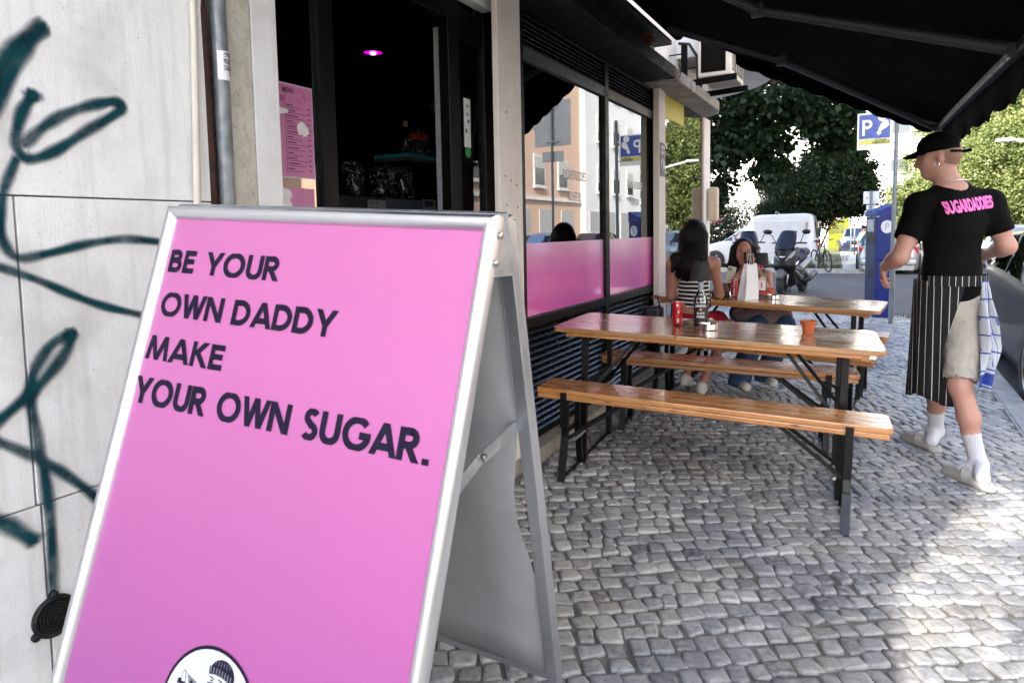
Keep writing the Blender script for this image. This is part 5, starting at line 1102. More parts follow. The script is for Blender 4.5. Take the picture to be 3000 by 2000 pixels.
for sx in (-1, 1):
    hp = pel2+r2*sx*.085-UPV*.02; kn = hp+f2*.38+r2*sx*.02; kn.z = BH+.03; an = V(-.97, 5.62, .085) if sx > 0 else V(-.80, 5.86, .085)
    b2.cap(hp, kn, .08, .055, 0, .04); b2.cap(kn, an, .052, .038, 0, .03); b2.cap(an, an+f2*.13-UPV*.05, .034, .028, 0, .02)
b2.mesh('body', SKIN2, w2, .0065)
DENIM = m_cloth('blue_denim', (.035, .065, .13), .5, 16)
jn = Body(.03)
for sx in (-1, 1):
    hp = pel2+r2*sx*.085-UPV*.02; kn = hp+f2*.38+r2*sx*.03; kn.z = BH+.03; an = V(-.97, 5.62, .06) if sx > 0 else V(-.80, 5.86, .06)
    jn.cap(hp, kn, .095, .082, 0, .04); jn.cap(kn, an, .08, .088, 0, .03)
jn.cut((0, 0, -1), V(0, 0, .035)); jn.mesh('jeans', DENIM, w2, .009)
tp2 = Body(.03); tp2.cap(nek2-UPV*.09, che2, .105, .122, 0, .05, (f2, .70)); tp2.cap(che2, pel2+UPV*.06, .118, .13, 0, .05, (f2, .75))
for S_ in (rs2, ls2): tp2.cap(S_-UPV*.10+(nek2-S_)*.25, S_+UPV*.03+(nek2-S_)*.35, .02, .016, 0, .02)
tp2.cut(UPV, nek2-UPV*.02); tp2.mesh('black_top', TEE, w2, .008)
h2 = Body(.025); l2 = UPV.cross(fh2); h2.ell(hd2+UPV*.036-fh2*.022, (.098, .086, .090), [fh2, l2, UPV], 0, .02); h2.ell(hd2+UPV*.005+fh2*.095, (.052, .053, .100), [fh2, l2, UPV], 0, .012, 'sub')
for sx in (-1, 1): h2.cap(hd2+l2*sx*.075+UPV*.03, hd2+l2*sx*.092-UPV*.13-fh2*.005, .036, .040, 0, .02); h2.cap(hd2+l2*sx*.09-UPV*.12, che2+l2*sx*.10+UPV*.01+fh2*.06, .04, .022, 0, .03)
h2.cap(hd2-fh2*.06, che2-f2*.09, .085, .08, 0, .03); h2.mesh('hair', HAIRD, w2, .007)
rt_, tp_ = [], []
for i in range(70):
    sx = random.choice((-1, 1)); p = hd2+l2*sx*random.uniform(.06, .098)+UPV*random.uniform(0, .07)-fh2*random.uniform(-.03, .04); q = che2+l2*sx*random.uniform(.05, .17)+UPV*random.uniform(-.03, .08)+fh2*random.uniform(-.02, .07); rt_.append(p); tp_.append(q)
strands('hair_strands', w2, rt_, tp_, .0020)
psm = N('paisley_cloth'); vv_ = psm.geo(); vo = psm.n('TexVoronoi', {'Vector': vv_, 'Scale': 26.0}).outputs; psm.p(Base_Color=psm.ramp(psm.noise(vv_, 38, 3, .6, 2.5), [(.3, (.02, .012, .03)), (.42, (.30, .24, .22)), (.5, (.05, .02, .05)), (.58, (.35, .12, .10)), (.7, (.05, .05, .22))], 'CONSTANT'), Roughness=.85)
pz = Body(.04); lap = pel2+f2*.22; lap.z = BH+.115
pz.cap(lap-r2*.17, lap+r2*.17, .085, .085, 0, .04, (UPV, .9)); pz.cap(lap-r2*.12+f2*.12-UPV*.02, lap+r2*.13+f2*.10-UPV*.02, .08, .075, 0, .05); pz.cap(lap+r2*.13-f2*.1, lap-r2*.13-f2*.12, .07, .07, 0, .05); pz.mesh('patterned_wrap', psm.mat, w2, .009)
for p in (V(-.97, 5.62, .05), V(-.80, 5.86, .05)):
    s_ = Body(.015); s_.cap(p, p+f2*.14, .04, .036, 0, .02); s_.cut((0, 0, -1), V(0, 0, .006)); s_.mesh('sneaker', SNK, w2, .009)
cupm = m_glass('clear_cup_plastic', 1.45, (.93, .95, .95))
def plastic_cup(c, label, tilt=0, dark=True, g='clear plastic cups'):
    t = thing('plastic_cup', label, 'cup', c, group=g); t.matrix_basis = Matrix.Translation(Vector(c)) @ Matrix.Rotation(tilt, 4, 'Y')
    MB().lathe([(0, 0), (.027, 0), (.038, .105), (.040, .108), (.0375, .106), (.0265, .003)], 24).build('wall', cupm, t, smooth=True, world=False)
    MB().lathe([(0, .004), (.026, .004), (.0295, .038), (0, .038)], 20).build('drink', mat('dark_drink', (.025, .008, .012), .1), t, smooth=True, world=False)
    return t
plastic_cup(cup_c-UPV*.055, 'clear plastic cup of dark drink raised to the woman\'s face')
pc = on_table(table2, 2126, 868); plastic_cup(pc, 'clear plastic cup on the table by the striped woman\'s elbow')
PH = frame(ph, (CRH*.92-CFH*.2).normalized(), -CFH, UPV); M_ = Matrix.Translation(ph) @ Matrix.Rotation(R(28.8), 4, 'Z') @ Matrix.Rotation(R(14), 4, 'Y')
t = thing('phone', 'pale phone held up by the woman in black', 'phone', ph); t.matrix_basis = M_
MB().box((0, 0, 0), (.072, .009, .148)).build('body', mat('pale_phone', (.55, .50, .42), .25), t, world=False, bevel=.008, seg=3)
MB().box((-.014, -.006, .048), (.034, .004, .036)).build('camera_bump', mat('pale_phone', (.5,)*3), t, world=False, bevel=.006)
for dx, dz in ((-.022, .055), (-.022, .040), (-.006, .048)): MB().lathe([(0, .004), (.006, .004), (.0065, 0)], 12, frame((dx, -.008, dz), (1, 0, 0), (0, 0, 1), (0, -1, 0))).build('lens', BLACK, t, world=False)

# ---------------------------------------------------------------- the far passer-by in a mint tee
fp = onZ(2522, 738, -.1); q0 = lambda u, v: at(u, v, 33.0); pp = at(2522, 700, 33.0)
w3 = thing('person', 'far passer-by in a mint green tee behind the silver car', 'person', (pp.x, pp.y, -.15))
b3 = Body(.05); hx = at(2531, 668, 33.0); b3.ell(hx, (.10, .09, .13)); b3.cap(hx-UPV*.1, hx-UPV*.25, .06, .07); ch3 = hx-UPV*.38-CRH*.05
b3.cap(ch3, ch3-UPV*.4, .15, .14); 
for sx in (-1, 1): b3.cap(ch3+CRH*sx*.19, ch3+CRH*sx*.24-UPV*.3, .05, .045); b3.cap(ch3+CRH*sx*.24-UPV*.3, ch3+CRH*sx*.26-UPV*.55, .042, .035); b3.cap(ch3+CRH*sx*.08-UPV*.4, V((ch3+CRH*sx*.11).x, (ch3+CRH*sx*.11).y, -.12), .09, .05)
b3.mesh('body', SKIND, w3, .022); t3 = Body(.05); t3.cap(ch3+UPV*.04, ch3-UPV*.42, .17, .165)
for sx in (-1, 1): t3.cap(ch3+UPV*.06+CRH*sx*.1, ch3+CRH*sx*.22-UPV*.16, .075, .07)
t3.mesh('tee_shirt', m_cloth('mint_cotton', (.13, .26, .22)), w3, .022); h3 = Body(.03); h3.ell(hx+UPV*.04-CRH*.01, (.115, .11, .11)); h3.mesh('cap', CAPM, w3, .02)
# ================================================================ things on the tables
def zt_M(tb, p): return Matrix.Translation(p) @ tb.matrix_basis.to_quaternion().to_matrix().to_4x4()
def on(tb, u, v): return on_table(tb, u, v)
LABELB = mat('black_label', (.012, .012, .013), .5); GOLD = mat('gold_ink', (.45, .30, .08), .4, .6); REDINK = mat('red_ink', (.55, .02, .03), .5)
BOTG = m_glass('bottle_glass', 1.55, (.90, .93, .92))
def curved_text(name, s_, size, m_, par, r, ang, z, xs=1.0, bold=.015, vert=False):
    """lettering wrapped on an upright cylinder of radius r, centred at angle ang"""
    o = text(name, s_, size, m_, None, Matrix.Identity(4), bold=bold, align='CENTER'); me = o.data
    for v in me.vertices:
        x, y = v.co.x*xs, v.co.y
        if vert: x, y = -y, x
        a = ang+x/r; v.co = (r*math.cos(a), r*math.sin(a), z+y)
    link(o, par, False); return o
def toward(p): d = CAM-Vector(p); return math.atan2(d.y, d.x)
def lampshade(par, z0, r0, r1, h):
    n = 72; rows = []
    for f in (0, .04, .96, 1): rows.append([((r0+(r1-r0)*f)*(1+.03*(k % 2))*math.cos(2*math.pi*k/n), (r0+(r1-r0)*f)*(1+.03*(k % 2))*math.sin(2*math.pi*k/n), z0+h*f) for k in range(n)])
    o = MB().grid([r+[r[0]] for r in rows]).build('lamp_shade', mat('black_pleated_shade', (.012, .013, .014), .7), par, world=False); sf = o.modifiers.new('s', 'SOLIDIFY'); sf.thickness = .0015
    MB().tube([(0, 0, z0-.01), (0, 0, z0+h*.6)], .008, 8).build('lamp_stem', BLACK, par, world=False)
def whiskey_lamp(p, label):
    t = thing('bottle_lamp', label, 'lamp', p); a = toward(p)
    MB().lathe([(0, 0), (.036, 0), (.0395, .006), (.0395, .150), (.036, .172), (.022, .195), (.0155, .212), (.0145, .262), (.0165, .265), (.0165, .275), (.012, .275), (.012, .215), (.034, .168), (.0365, .15), (.0365, .010), (0, .008)], 32).build('bottle', BOTG, t, smooth=True, world=False)
    MB().lathe([(.0402, .028), (.0403, .135)], 24, Matrix.Rotation(a-R(80), 4, 'Z'), (0, R(160))).build('label', LABELB, t, smooth=True, world=False)
    MB().lathe([(.0402, .004), (.0403, .022)], 24, Matrix.Rotation(a-R(80), 4, 'Z'), (0, R(160))).build('foot_label', LABELB, t, smooth=True, world=False)
    for s_, z, sz in (('JAMESON', .117, .019), ('BLACK', .076, .018), ('BARREL', .056, .018)): curved_text('label_text', s_, sz, PAPER, t, .0408, a, z, .8, .02)
    MB().lathe([(0, 0), (.007, 0)], 14, Matrix.Rotation(a, 4, 'Z') @ frame((.0412, 0, .1035), (0, 1, 0), (0, 0, 1), (1, 0, 0))).build('crest', GOLD, t, world=False)
    MB().lathe([(.0152, .215), (.0150, .258)], 20).build('neck_band', mat('pale_neck_band', (.30, .33, .36), .4), t, smooth=True, world=False)
    lampshade(t, .268, .057, .044, .105); return t
def can(p, label, txt):
    t = thing('drink_can', label, 'can', p, group='slim red drink cans'); a = toward(p)
    MB().lathe([(0, .004), (.019, .004), (.0225, .0), (.0285, .012), (.0285, .128), (.0255, .140)], 28).build('body', RED, t, smooth=True, world=False)
    MB().lathe([(.0255, .140), (.0262, .143), (.0245, .1435), (.0235, .139), (0, .139)], 28).build('lid', STEEL, t, smooth=True, world=False)
    MB().add([(-.004, -.009, .1405), (.006, -.007, .1405), (.006, .007, .1405), (-.004, .009, .1405)], [(0, 1, 2, 3)]).build('pull_tab', ALU, t, world=False)
    if txt: curved_text('script', txt, .030, PAPER, t, .0291, a+R(6), .070, 1.0, .015, vert=True)
    else:
        MB().lathe([(.0289, .020), (.0289, .044)], 8, Matrix.Rotation(a-R(4), 4, 'Z'), (0, R(24))).build('barcode_patch', PAPER, t, smooth=True, world=False)
        for k in range(6): MB().lathe([(.0291, .021), (.0291, .043)], 1, Matrix.Rotation(a+R(-2+k*3.6), 4, 'Z'), (0, R(1.6))).build('bar', BLACK, t, world=False)
        MB().lathe([(.0, 0), (.006, 0)], 14, Matrix.Rotation(a+R(3), 4, 'Z') @ frame((.0292, 0, .120), (0, 1, 0), (0, 0, 1), (1, 0, 0))).build('logo_dot', PAPER, t, world=False)
        curved_text('mark', '5', .02, PAPER, t, .0291, a+R(16), .075, 1.0, .02)
    return t
def pot(p, label, s=1.0):
    return tag(MB().lathe([(0, .003), (.026*s, 0), (.028*s, 0), (.0365*s, .045*s), (.0415*s, .046*s), (.0435*s, .064*s), (.041*s, .066*s), (.038*s, .063*s), (.034*s, .04*s), (.024*s, .008), (0, .008)], 30, Matrix.Translation(p)).build('terracotta_pot', TERRA, auto=R(50)), label, 'pot', 'small terracotta pots')
def ashtray(p, label):
    return tag(MB().lathe([(0, .002), (.046, 0), (.050, .003), (.050, .034), (.048, .036), (.046, .033), (.045, .006), (0, .006)], 36, Matrix.Translation(p)).build('ashtray', STEEL, auto=R(40)), label, 'ashtray', 'round steel ashtrays')
whiskey_lamp(on(table1, 2053, 957), 'black pleated lamp on a clear whiskey bottle, nearer table')
can(on(table1, 1984, 953), 'slim red can with barcode on the nearer table', '')
ashtray(on(table1, 2075, 965), 'round steel ashtray beside the whiskey bottle lamp')
pot(on(table1, 2368, 974), 'empty terracotta pot alone on the nearer table')
rc = on(table1, 2040, 938); m = MB(); n = 8
m.grid([[rc+CRH*(-.10+.2*i/n)+CFH*(q*.05)+UPV*(.003+.007*abs(math.sin(i*.9+q))) for i in range(n+1)] for q in (-.5, .5)])
o = m.build('receipt', PAPER, smooth=True); sf = o.modifiers.new('s', 'SOLIDIFY'); sf.thickness = .0006; tag(o, 'crumpled white receipt lying behind the whiskey bottle', 'receipt')
# gin bottle lamp on the farther table
p = on(table2, 2231, 870); t = thing('bottle_lamp', 'black lamp on a clear gin bottle with red cap, farther table', 'lamp', p); a = toward(p)
sq = lambda h, z: [(sx*h, sy*h, z) for sx, sy in ((-1, -1), (-.8, -1.08), (.8, -1.08), (1, -1), (1.08, -.8), (1.08, .8), (1, 1), (.8, 1.08), (-.8, 1.08), (-1, 1), (-1.08, .8), (-1.08, -.8))]
m = MB(); rows = [[Matrix.Rotation(a+math.pi/2, 3, 'Z') @ Vector(q) for q in sq(h, z)] for h, z in ((.030, 0), (.033, .004), (.033, .165), (.028, .185), (.014, .205), (.012, .235))]
m.grid([r+[r[0]] for r in rows]).add(rows[0], [tuple(range(11, -1, -1))]); m.build('bottle', BOTG, t, smooth=True, world=False)
Mf = Matrix.Rotation(a, 4, 'Z')
MB().box((.0362, 0, .105), (.0008, .056, .095), Mf).build('label', PAPER, t, world=False); MB().box((.0364, 0, .035), (.0008, .058, .022), Mf).build('red_label', REDINK, t, world=False)
text('label_text', 'BEEFEATER', .0125, REDINK, None, Mf @ frame((.0372, 0, .138), (0, 1, 0), (0, 0, 1), (1, 0, 0)), .02, .85, 'CENTER').parent = t
MB().box((.0368, 0, .095), (.0006, .010, .038), Mf).box((.0368, 0, .118), (.0006, .007, .008), Mf).build('red_mark', REDINK, t, world=False)
MB().lathe([(.0125, .235), (.0145, .236), (.0145, .268), (0, .268)], 20).build('cap', REDINK, t, smooth=True, world=False); lampshade(t, .262, .052, .042, .095)
can(on(table2, 2152, 868), 'slim red can with white script beside the paper bag', 'Coca-Cola')
pot(on(table2, 2254, 869), 'terracotta pot behind the ashtray on the farther table', 1.05)
ashtray(on(table2, 2266, 876), 'round steel ashtray by the gin bottle lamp')
# white paper bag with twine handles
p = on(table2, 2191, 877); bg_ = thing('paper_bag', 'tall white paper bag with twine handles on the farther table', 'bag', p); t = bg_
t.matrix_basis = Matrix.Translation(p) @ Matrix.Rotation(R(28.8+24), 4, 'Z'); w0, d0, h0 = .135, .085, .275; m = MB(); rows = []
for f in (0, .25, .5, .75, 1):
    wv_, dv = w0*(1-.22*f), d0*(1-.72*f*f); row = []
    for sx, sy in ((-1, -1), (0, -1.0), (1, -1), (1, 0), (1, 1), (0, 1), (-1, 1), (-1, 0)):
        pinch = .45*f if sy == 0 else 0; row.append((sx*wv_/2*(1-pinch)+.025*f, sy*dv/2, h0*f+.006*math.sin(sx*3+f*5)*f))
    rows.append(row)
m.grid([r+[r[0]] for r in rows]); o = m.build('bag_body', PAPER, t, world=False); sf = o.modifiers.new('s', 'SOLIDIFY'); sf.thickness = .0008
for sy in (-1, 1): MB().tube([(.0, sy*.012, h0-.02), (.004, sy*.013, h0+.04), (.02, sy*.014, h0+.085), (.035, sy*.014, h0+.08), (.042, sy*.012, h0+.03), (.045, sy*.012, h0-.02)], .0026, 6).build('handle', mat('twine', (.62, .58, .50), .9), t, world=False, smooth=True)
# small dark handbag at the wall end of the farther bench
p = B3[0]+Vector((.10, .12, 0)); hb = thing('handbag', 'small black handbag on the bench by the wall', 'bag', p)
MB().box((p.x, p.y, p.z+.12), (.14, .12, .20)).build('bag_body', mat('black_leather', (.01, .01, .011), .45, 0, .2, 20, .3, 90), hb, bevel=.03, seg=3); MB().tube([(p.x-.05, p.y, p.z+.2), (p.x-.03, p.y, p.z+.30), (p.x+.03, p.y, p.z+.30), (p.x+.05, p.y, p.z+.2)], .007, 8).build('strap', BLACK, hb, smooth=True)

# ================================================================ shop doorway: menu sheets, stickers, shelf, counter
XP = XD-.0225; MP = lambda y, z: frame((XP+.0012, y, z), (0, 1, 0), (0, 0, 1), (1, 0, 0)); MENUP = mat('menu_pink', (.50, .17, .33), .35, 0, .05); MINK = mat('menu_ink', (.07, .012, .05), .6)
t = tag(MB().span((XP-.001, 1.585, 1.545), (XP, 1.868, 1.875)).build('menu_sheet', MENUP), 'pink printed menu with pizza list taped inside the glass', 'menu'); mn = t
o = MB().span((XP-.0018, 1.582, 1.541), (XP-.0011, 1.872, 1.879)).build('menu_border', mat('lilac_paper', (.55, .50, .62), .5), t)
for s_, y, z, sz in (('MENU', 1.725, 1.845, .026), ('PIZZE:', 1.69, 1.815, .021), ('DRINKS:', 1.645, 1.668, .021), ('DESSERT:', 1.62, 1.588, .02)): text('menu_text', s_, sz, MINK, t, MP(y, z), .02, .75)
ml_ = MB()
for k in range(13):
    z = 1.80-k*.0190
    ml_.span((XP+.0002, 1.742, z), (XP+.0006, 1.742+.03+.012*(k*7 % 3), z+.004)); ml_.span((XP+.0002, 1.742, z-.0075), (XP+.0006, 1.742+.07+.018*(k*5 % 3), z-.0055)); ml_.span((XP+.0002, 1.842, z-.004), (XP+.0006, 1.856, z))
for k in range(4): z = 1.645-k*.013; ml_.span((XP+.0002, 1.63, z), (XP+.0006, 1.70, z+.0035)); z = 1.80-k*.017; ml_.span((XP+.0002, 1.62, z), (XP+.0006, 1.70, z+.0035))
ml_.span((XP+.0002, 1.735, 1.56), (XP+.0006, 1.737, 1.84)); o = ml_.build('menu_small_print', MINK, t); o['kind'] = 'stuff'
def ragged(y, z, ry, rz, name, par, off=.0014, rot=0):
    n = 22; vs_ = []
    for i in range(n): a = 2*math.pi*i/n; k = 1+random.uniform(-.22, .18); yy_, zz_ = ry*k*math.cos(a), rz*k*math.sin(a); vs_.append((XP+off, y+yy_*math.cos(rot)-zz_*math.sin(rot), z+yy_*math.sin(rot)+zz_*math.cos(rot)))
    return MB().add(vs_, [tuple(range(n))]).build(name, mat('ragged_white', (.75, .70, .73), .7, 0, .08, 40), par)  # irregular white patch laid on the sheet
ragged(1.705, 1.775, .055, .013, 'white_patch', t, .0014, .1); ragged(1.815, 1.722, .030, .024, 'white_patch', t, .0016, -.7)
t = tag(MB().span((XP-.001, 1.60, 1.20), (XP, 1.862, 1.505)).build('menu_sheet', MENUP), 'second pink menu sheet below the pizza menu', 'menu'); ragged(1.70, 1.46, .05, .05, 'white_patch', t)
# card sticker on the sidelight
t = tag(MB().span((XP, 2.925, 1.77), (XP+.0012, 2.985, 2.02)).build('card_sticker', WHITE, None), 'white strip of payment card logos on the narrow side glass', 'sticker')
for s_, z, sz, m_ in (('MB', 1.975, .020, DARKV), ('VISA', 1.935, .018, PBLUE)): text('card_text', s_, sz, m_, t, frame((XP+.0022, 2.955, z), (0, 1, 0), (0, 0, 1), (1, 0, 0)), .02, .8, 'CENTER')
MB().span((XP+.0015, 2.935, 1.845), (XP+.002, 2.95, 1.865)).build('card_square', DARKV, t); MB().lathe([(0, 0), (.010, 0)], 16, frame((XP+.0022, 2.965, 1.905), (0, 1, 0), (0, 0, 1), (1, 0, 0))).build('card_dot', PBLUE, t); MB().lathe([(0, 0), (.028, 0)], 24, frame((XP+.0024, 2.955, 1.745), (0, 1, 0), (0, 0, 1), (1, 0, 0))).build('green_dot', mat('green_vinyl', (.02, .25, .08), .5), t)
# alarm notice on the pillar
t = tag(MB().span((XW, 5.862, 1.80), (XW+.003, 6.03, 2.10)).build('alarm_notice', mat('notice_grey', (.10, .11, .12), .5), None, bevel=.012), 'grey alarm notice with white lettering on the far pillar', 'notice')
for s_, z in (('ALARME', 2.045), ('LIGADO', 2.00)): text('notice_text', s_, .045, WHITE, t, frame((XW+.0045, 5.946, z), (0, 1, 0), (0, 0, 1), (1, 0, 0)), .015, .75, 'CENTER')
MB().add([(XW+.0045, 5.89, 1.86), (XW+.0045, 5.93, 1.95), (XW+.0045, 5.91, 1.97), (XW+.0045, 5.885, 1.93)], [(0, 1, 2, 3)]).add([(XW+.0045, 5.95, 1.86), (XW+.0045, 6.01, 1.87), (XW+.0045, 6.0, 1.94), (XW+.0045, 5.97, 1.97), (XW+.0045, 5.95, 1.92)], [(0, 1, 2, 3, 4)]).build('notice_symbol', mat('notice_pale', (.5, .5, .52), .5), t)
# white bell box over the door
t = thing('bell_box', 'white box with round black grille above the doorway', 'alarm', (XD, 2.95, 2.5))
MB().span((XD-.0, 2.815, 2.475), (XD+.075, 3.085, 2.66)).build('case', WHITE, t, bevel=.015, seg=3); MB().lathe([(.0, .004), (.045, .004), (.05, 0)], 24, frame((XD+.076, 2.97, 2.585), (0, 1, 0), (0, 0, 1), (1, 0, 0))).build('grille', BLACK, t)
# magenta ceiling lamp
lp = onZ(1093, 157, 2.685); t = thing('ceiling_lamp', 'round magenta ceiling lamp glowing in the dark shop', 'lamp', lp)
MB().lathe([(.085, .012), (.085, 0), (.072, 0), (.068, .012)], 28, Matrix.Translation(lp)).build('ring', BLACK, t, smooth=True); MB().lathe([(0, .008), (.07, .008)], 28, Matrix.Translation(lp)).build('reflector', m_emit('magenta_glow', (.55, .0, .40), .6), t)
MB().lathe([(0, -.012), (.02, -.008), (.026, .004)], 18, Matrix.Translation(lp)).build('bulb', m_emit('magenta_bulb', (1, .18, .85), 1.6), t, smooth=True)
# counter-top stock
XI = -2.45
ct = thing('stock_counter', 'dark counter inside the shop doorway', 'counter', (XI-.25, 3.0, 0)); MB().span((XI-.5, 2.45, 0), (XI-.01, 3.62, 1.42)).build('counter_body', mat('counter_black', (.006, .006, .007), .5), ct, bevel=.01)
bxs = thing('carton', 'row of dark cartons with labels on the shop counter', 'carton', (XI-.2, 3.0, 1.421))
MB().span((XI-.4, 2.50, 1.421), (XI-.002, 3.54, 1.535)).build('carton_body', mat('carton_dark', (.012, .012, .014), .6), bxs, bevel=.004)
LI = lambda y, z: frame((XI+.001, y, z), (0, 1, 0), (0, 0, 1), (1, 0, 0))
for y0, y1, z0, z1, m_ in ((2.83, 2.98, 1.43, 1.520, mat('grey_label', (.16, .16, .17), .6)), (2.985, 3.32, 1.43, 1.530, mat('slate_label', (.05, .055, .07), .6)), (3.33, 3.47, 1.475, 1.54, mat('grey_label', (.16,)*3))): MB().span((XI-.001, y0, z0), (XI+.0005, y1, z1)).build('label', m_, bxs)
text('label_text', 'Foaming Agent', .02, DARKV, bxs, LI(2.84, 1.500), .01, .7); text('label_text', 'C II', .05, DARKV, bxs, LI(2.845, 1.445), .01, .9); text('label_text', 'CE', .018, mat('pale_ink', (.3, .3, .33), .6), bxs, LI(3.29, 1.515), .01, .8)
for k in range(14): MB().span((XI+.0006, 3.355+k*.0066, 1.495), (XI+.0011, 3.3575+k*.0066+.0015*(k % 3), 1.53)).build('bar', BLACK, bxs)
GLB = mat('glossy_black_glass', (.006, .006, .007), .08); WRAP = N('cling_wrap'); WRAP.p(Base_Color=(.9, .9, .9), Roughness=.15, Alpha=WRAP.ramp(WRAP.noise(WRAP.geo(), 55, 5, .7, 1.0), [(.55, (.02,)*3), (.72, (.6,)*3)])); WRAP.bump(WRAP.noise(WRAP.geo(), 40, 4, .6, 2.0), 1.0, .03); WRAP = WRAP.mat
for i, (y, r, lean) in enumerate(((2.68, .055, .5), (2.90, .05, .15), (3.12, .06, -.2), (3.36, .055, .3))):
    b_ = thing('wrapped_jug', ['plastic wrapped black jug nearest the door mullion', 'slim wrapped black jug left of centre', 'broad wrapped black jug right of centre', 'wrapped black jug nearest the grey wall'][i]+' on the cartons', 'jug', (XI-.15, y, 1.536), group='wrapped jugs on the counter')
    Mj = Matrix.Translation((XI-.15, y, 1.538)) @ Matrix.Rotation(lean, 4, 'X')
    MB().lathe([(0, 0), (r*.8, 0), (r, .03), (r*.95, .09), (r*.6, .13), (r*.55, .17), (0, .172)], 22, Matrix.Translation((XI-.15, y, 1.538+r*.35*abs(lean))) @ Matrix.Rotation(lean, 4, 'X')).build('jug', GLB, b_, smooth=True)
    MB().lathe([(r*1.0, 0), (r*1.25, .02), (r*1.2, .10), (r*1.35, .16), (r*.9, .20), (r*.2, .205)], 14, Matrix.Translation((XI-.15, y, 1.538+r*.45*abs(lean))) @ Matrix.Rotation(lean*.8, 4, 'X')).build('wrap', WRAP, b_)
sh_ = thing('wall_shelf', 'shelf with teal edge holding a clear bag inside the shop', 'shelf', (XI, 3.4, 1.78)); MB().span((XI-.25, 3.19, 1.765), (XI, 3.75, 1.785)).build('board', mat('shelf_dark', (.03, .03, .03), .5), sh_); MB().span((XI-.25, 3.19, 1.787), (XI+.004, 3.75, 1.808)).build('teal_tray', mat('teal_plastic', (.01, .16, .18), .4), sh_)
gb_ = Body(.04); gb_.cap((XI-.1, 3.36, 1.85), (XI-.1, 3.46, 1.86), .06, .07); gb_.cap((XI-.1, 3.40, 1.87), (XI-.1, 3.43, 1.97), .06, .03); gb_.cut((0, 0, -1), (0, 0, 1.81)); o = gb_.mesh('goods_bag', WRAP, None, .012); tag(o, 'crumpled clear plastic bag of goods on the teal shelf', 'bag')
MB().box((XI-.08, 3.43, 1.935), (.06, .10, .035)).build('red_pack', mat('red_pack', (.25, .01, .01), .5), o)
t = thing('bottle', 'dark bottle with gold cap standing behind the clear bag', 'bottle', (XI-.18, 3.42, 1.81)); MB().lathe([(0, 0), (.03, 0), (.03, .13), (.012, .17), (.012, .2)], 18, Matrix.Translation((XI-.18, 3.42, 1.81))).build('glass', GLB, t, smooth=True); MB().lathe([(.014, .195), (.014, .23), (0, .23)], 16, Matrix.Translation((XI-.18, 3.42, 1.81))).build('cap', GOLD, t, smooth=True)
tag(MB().tube([(XI+.01, 3.52, 1.76), (XI+.02, 3.515, 1.70), (XI+.01, 3.52, 1.62), (XI+.012, 3.525, 1.54)], .005, 8).build('green_cable', mat('green_cord', (.02, .30, .14), .5), smooth=True), 'green cord hanging from the shop shelf', 'cord')
# ================================================================ parking meter
PMB = mat('meter_blue', (.007, .018, .14), .4, 0, .12, 6, .05, 60, spec=.3); PMD = mat('meter_navy', (.006, .012, .06), .4, 0, .1, spec=.3)
mc = at(2563, 931, 9.80); mc.z = gz(0)
e1 = Vector((math.cos(R(33)), math.sin(R(33)), 0)); e2 = Vector((-e1.y, e1.x, 0))
mt_ = thing('parking_meter', 'tall blue parking meter with white P disc at the kerb', 'parking meter', mc)
FM = Matrix(((e1.x, e2.x, 0, mc.x), (e1.y, e2.y, 0, mc.y), (0, 0, 1, mc.z), (0, 0, 0, 1)))
w1_, w2_ = .29, .27
MB().span((.0, .0, .0), (w1_, w2_, .205), FM).build('base', PMB, mt_, bevel=.006); MB().span((.0, .0, .21), (w1_, w2_, .86), FM).build('lower_body', PMB, mt_, bevel=.006); MB().span((.0, .0, .865), (w1_, w2_, 1.50), FM).build('upper_body', PMB, mt_, bevel=.006)
MB().add([(-.008, -.008, 1.505), (w1_+.008, -.008, 1.505), (w1_+.008, w2_+.008, 1.505), (-.008, w2_+.008, 1.505), (-.008, -.008, 1.575), (w1_+.008, -.008, 1.69), (w1_+.008, w2_+.008, 1.69), (-.008, w2_+.008, 1.575)], [(3, 2, 1, 0), (4, 5, 6, 7), (0, 1, 5, 4), (1, 2, 6, 5), (2, 3, 7, 6), (3, 0, 4, 7)], FM).build('sloped_hood', PMB, mt_, bevel=.006)
MB().span((w1_+.001, .02, .0), (w1_+.022, w2_, 1.69), FM).build('grey_edge', GALV, mt_, bevel=.004)
MB().span((-.004, .015, .23), (0, w2_-.015, 1.49), FM).build('front_door', PMD, mt_, bevel=.002)
MB().span((-.009, .06, 1.28), (-.003, w2_-.05, 1.46), FM).build('display', mat('pale_display', (.25, .26, .27), .3), mt_, bevel=.004); MB().span((-.008, .04, 1.10), (-.003, w2_-.03, 1.24), FM).build('slot_panel', BLACK, mt_, bevel=.003); MB().span((-.008, .08, .60), (-.003, w2_-.08, .72), FM).build('ticket_tray', BLACK, mt_)
MPm = FM @ frame((.155, -.003, 1.35), (1, 0, 0), (0, 0, 1), (0, -1, 0)); MB().lathe([(0, 0), (.095, 0)], 36, MPm).build('white_disc', mat('worn_white', (.55, .56, .58), .5, 0, .15, 25), mt_)
text('disc_letter', 'P', .15, mat('worn_blue', (.30, .34, .45), .5), mt_, MPm @ Matrix.Translation((-.042, -.052, .002)), .02, 1.0)
wd = MB()                                                                 # weeds at the kerb by the meter
for i in range(260):
    x, y = .15+random.random()**.7*.75, 11.40+random.gauss(0, .07); h = random.uniform(.02, .09); a = random.random()*6.3
    wd.add([(x-.006*math.cos(a), y-.006*math.sin(a), gz(x)), (x+.006*math.cos(a), y+.006*math.sin(a), gz(x)), (x+random.uniform(-.04, .04), y+random.uniform(-.04, .04), gz(x)+h)], [(0, 1, 2)])
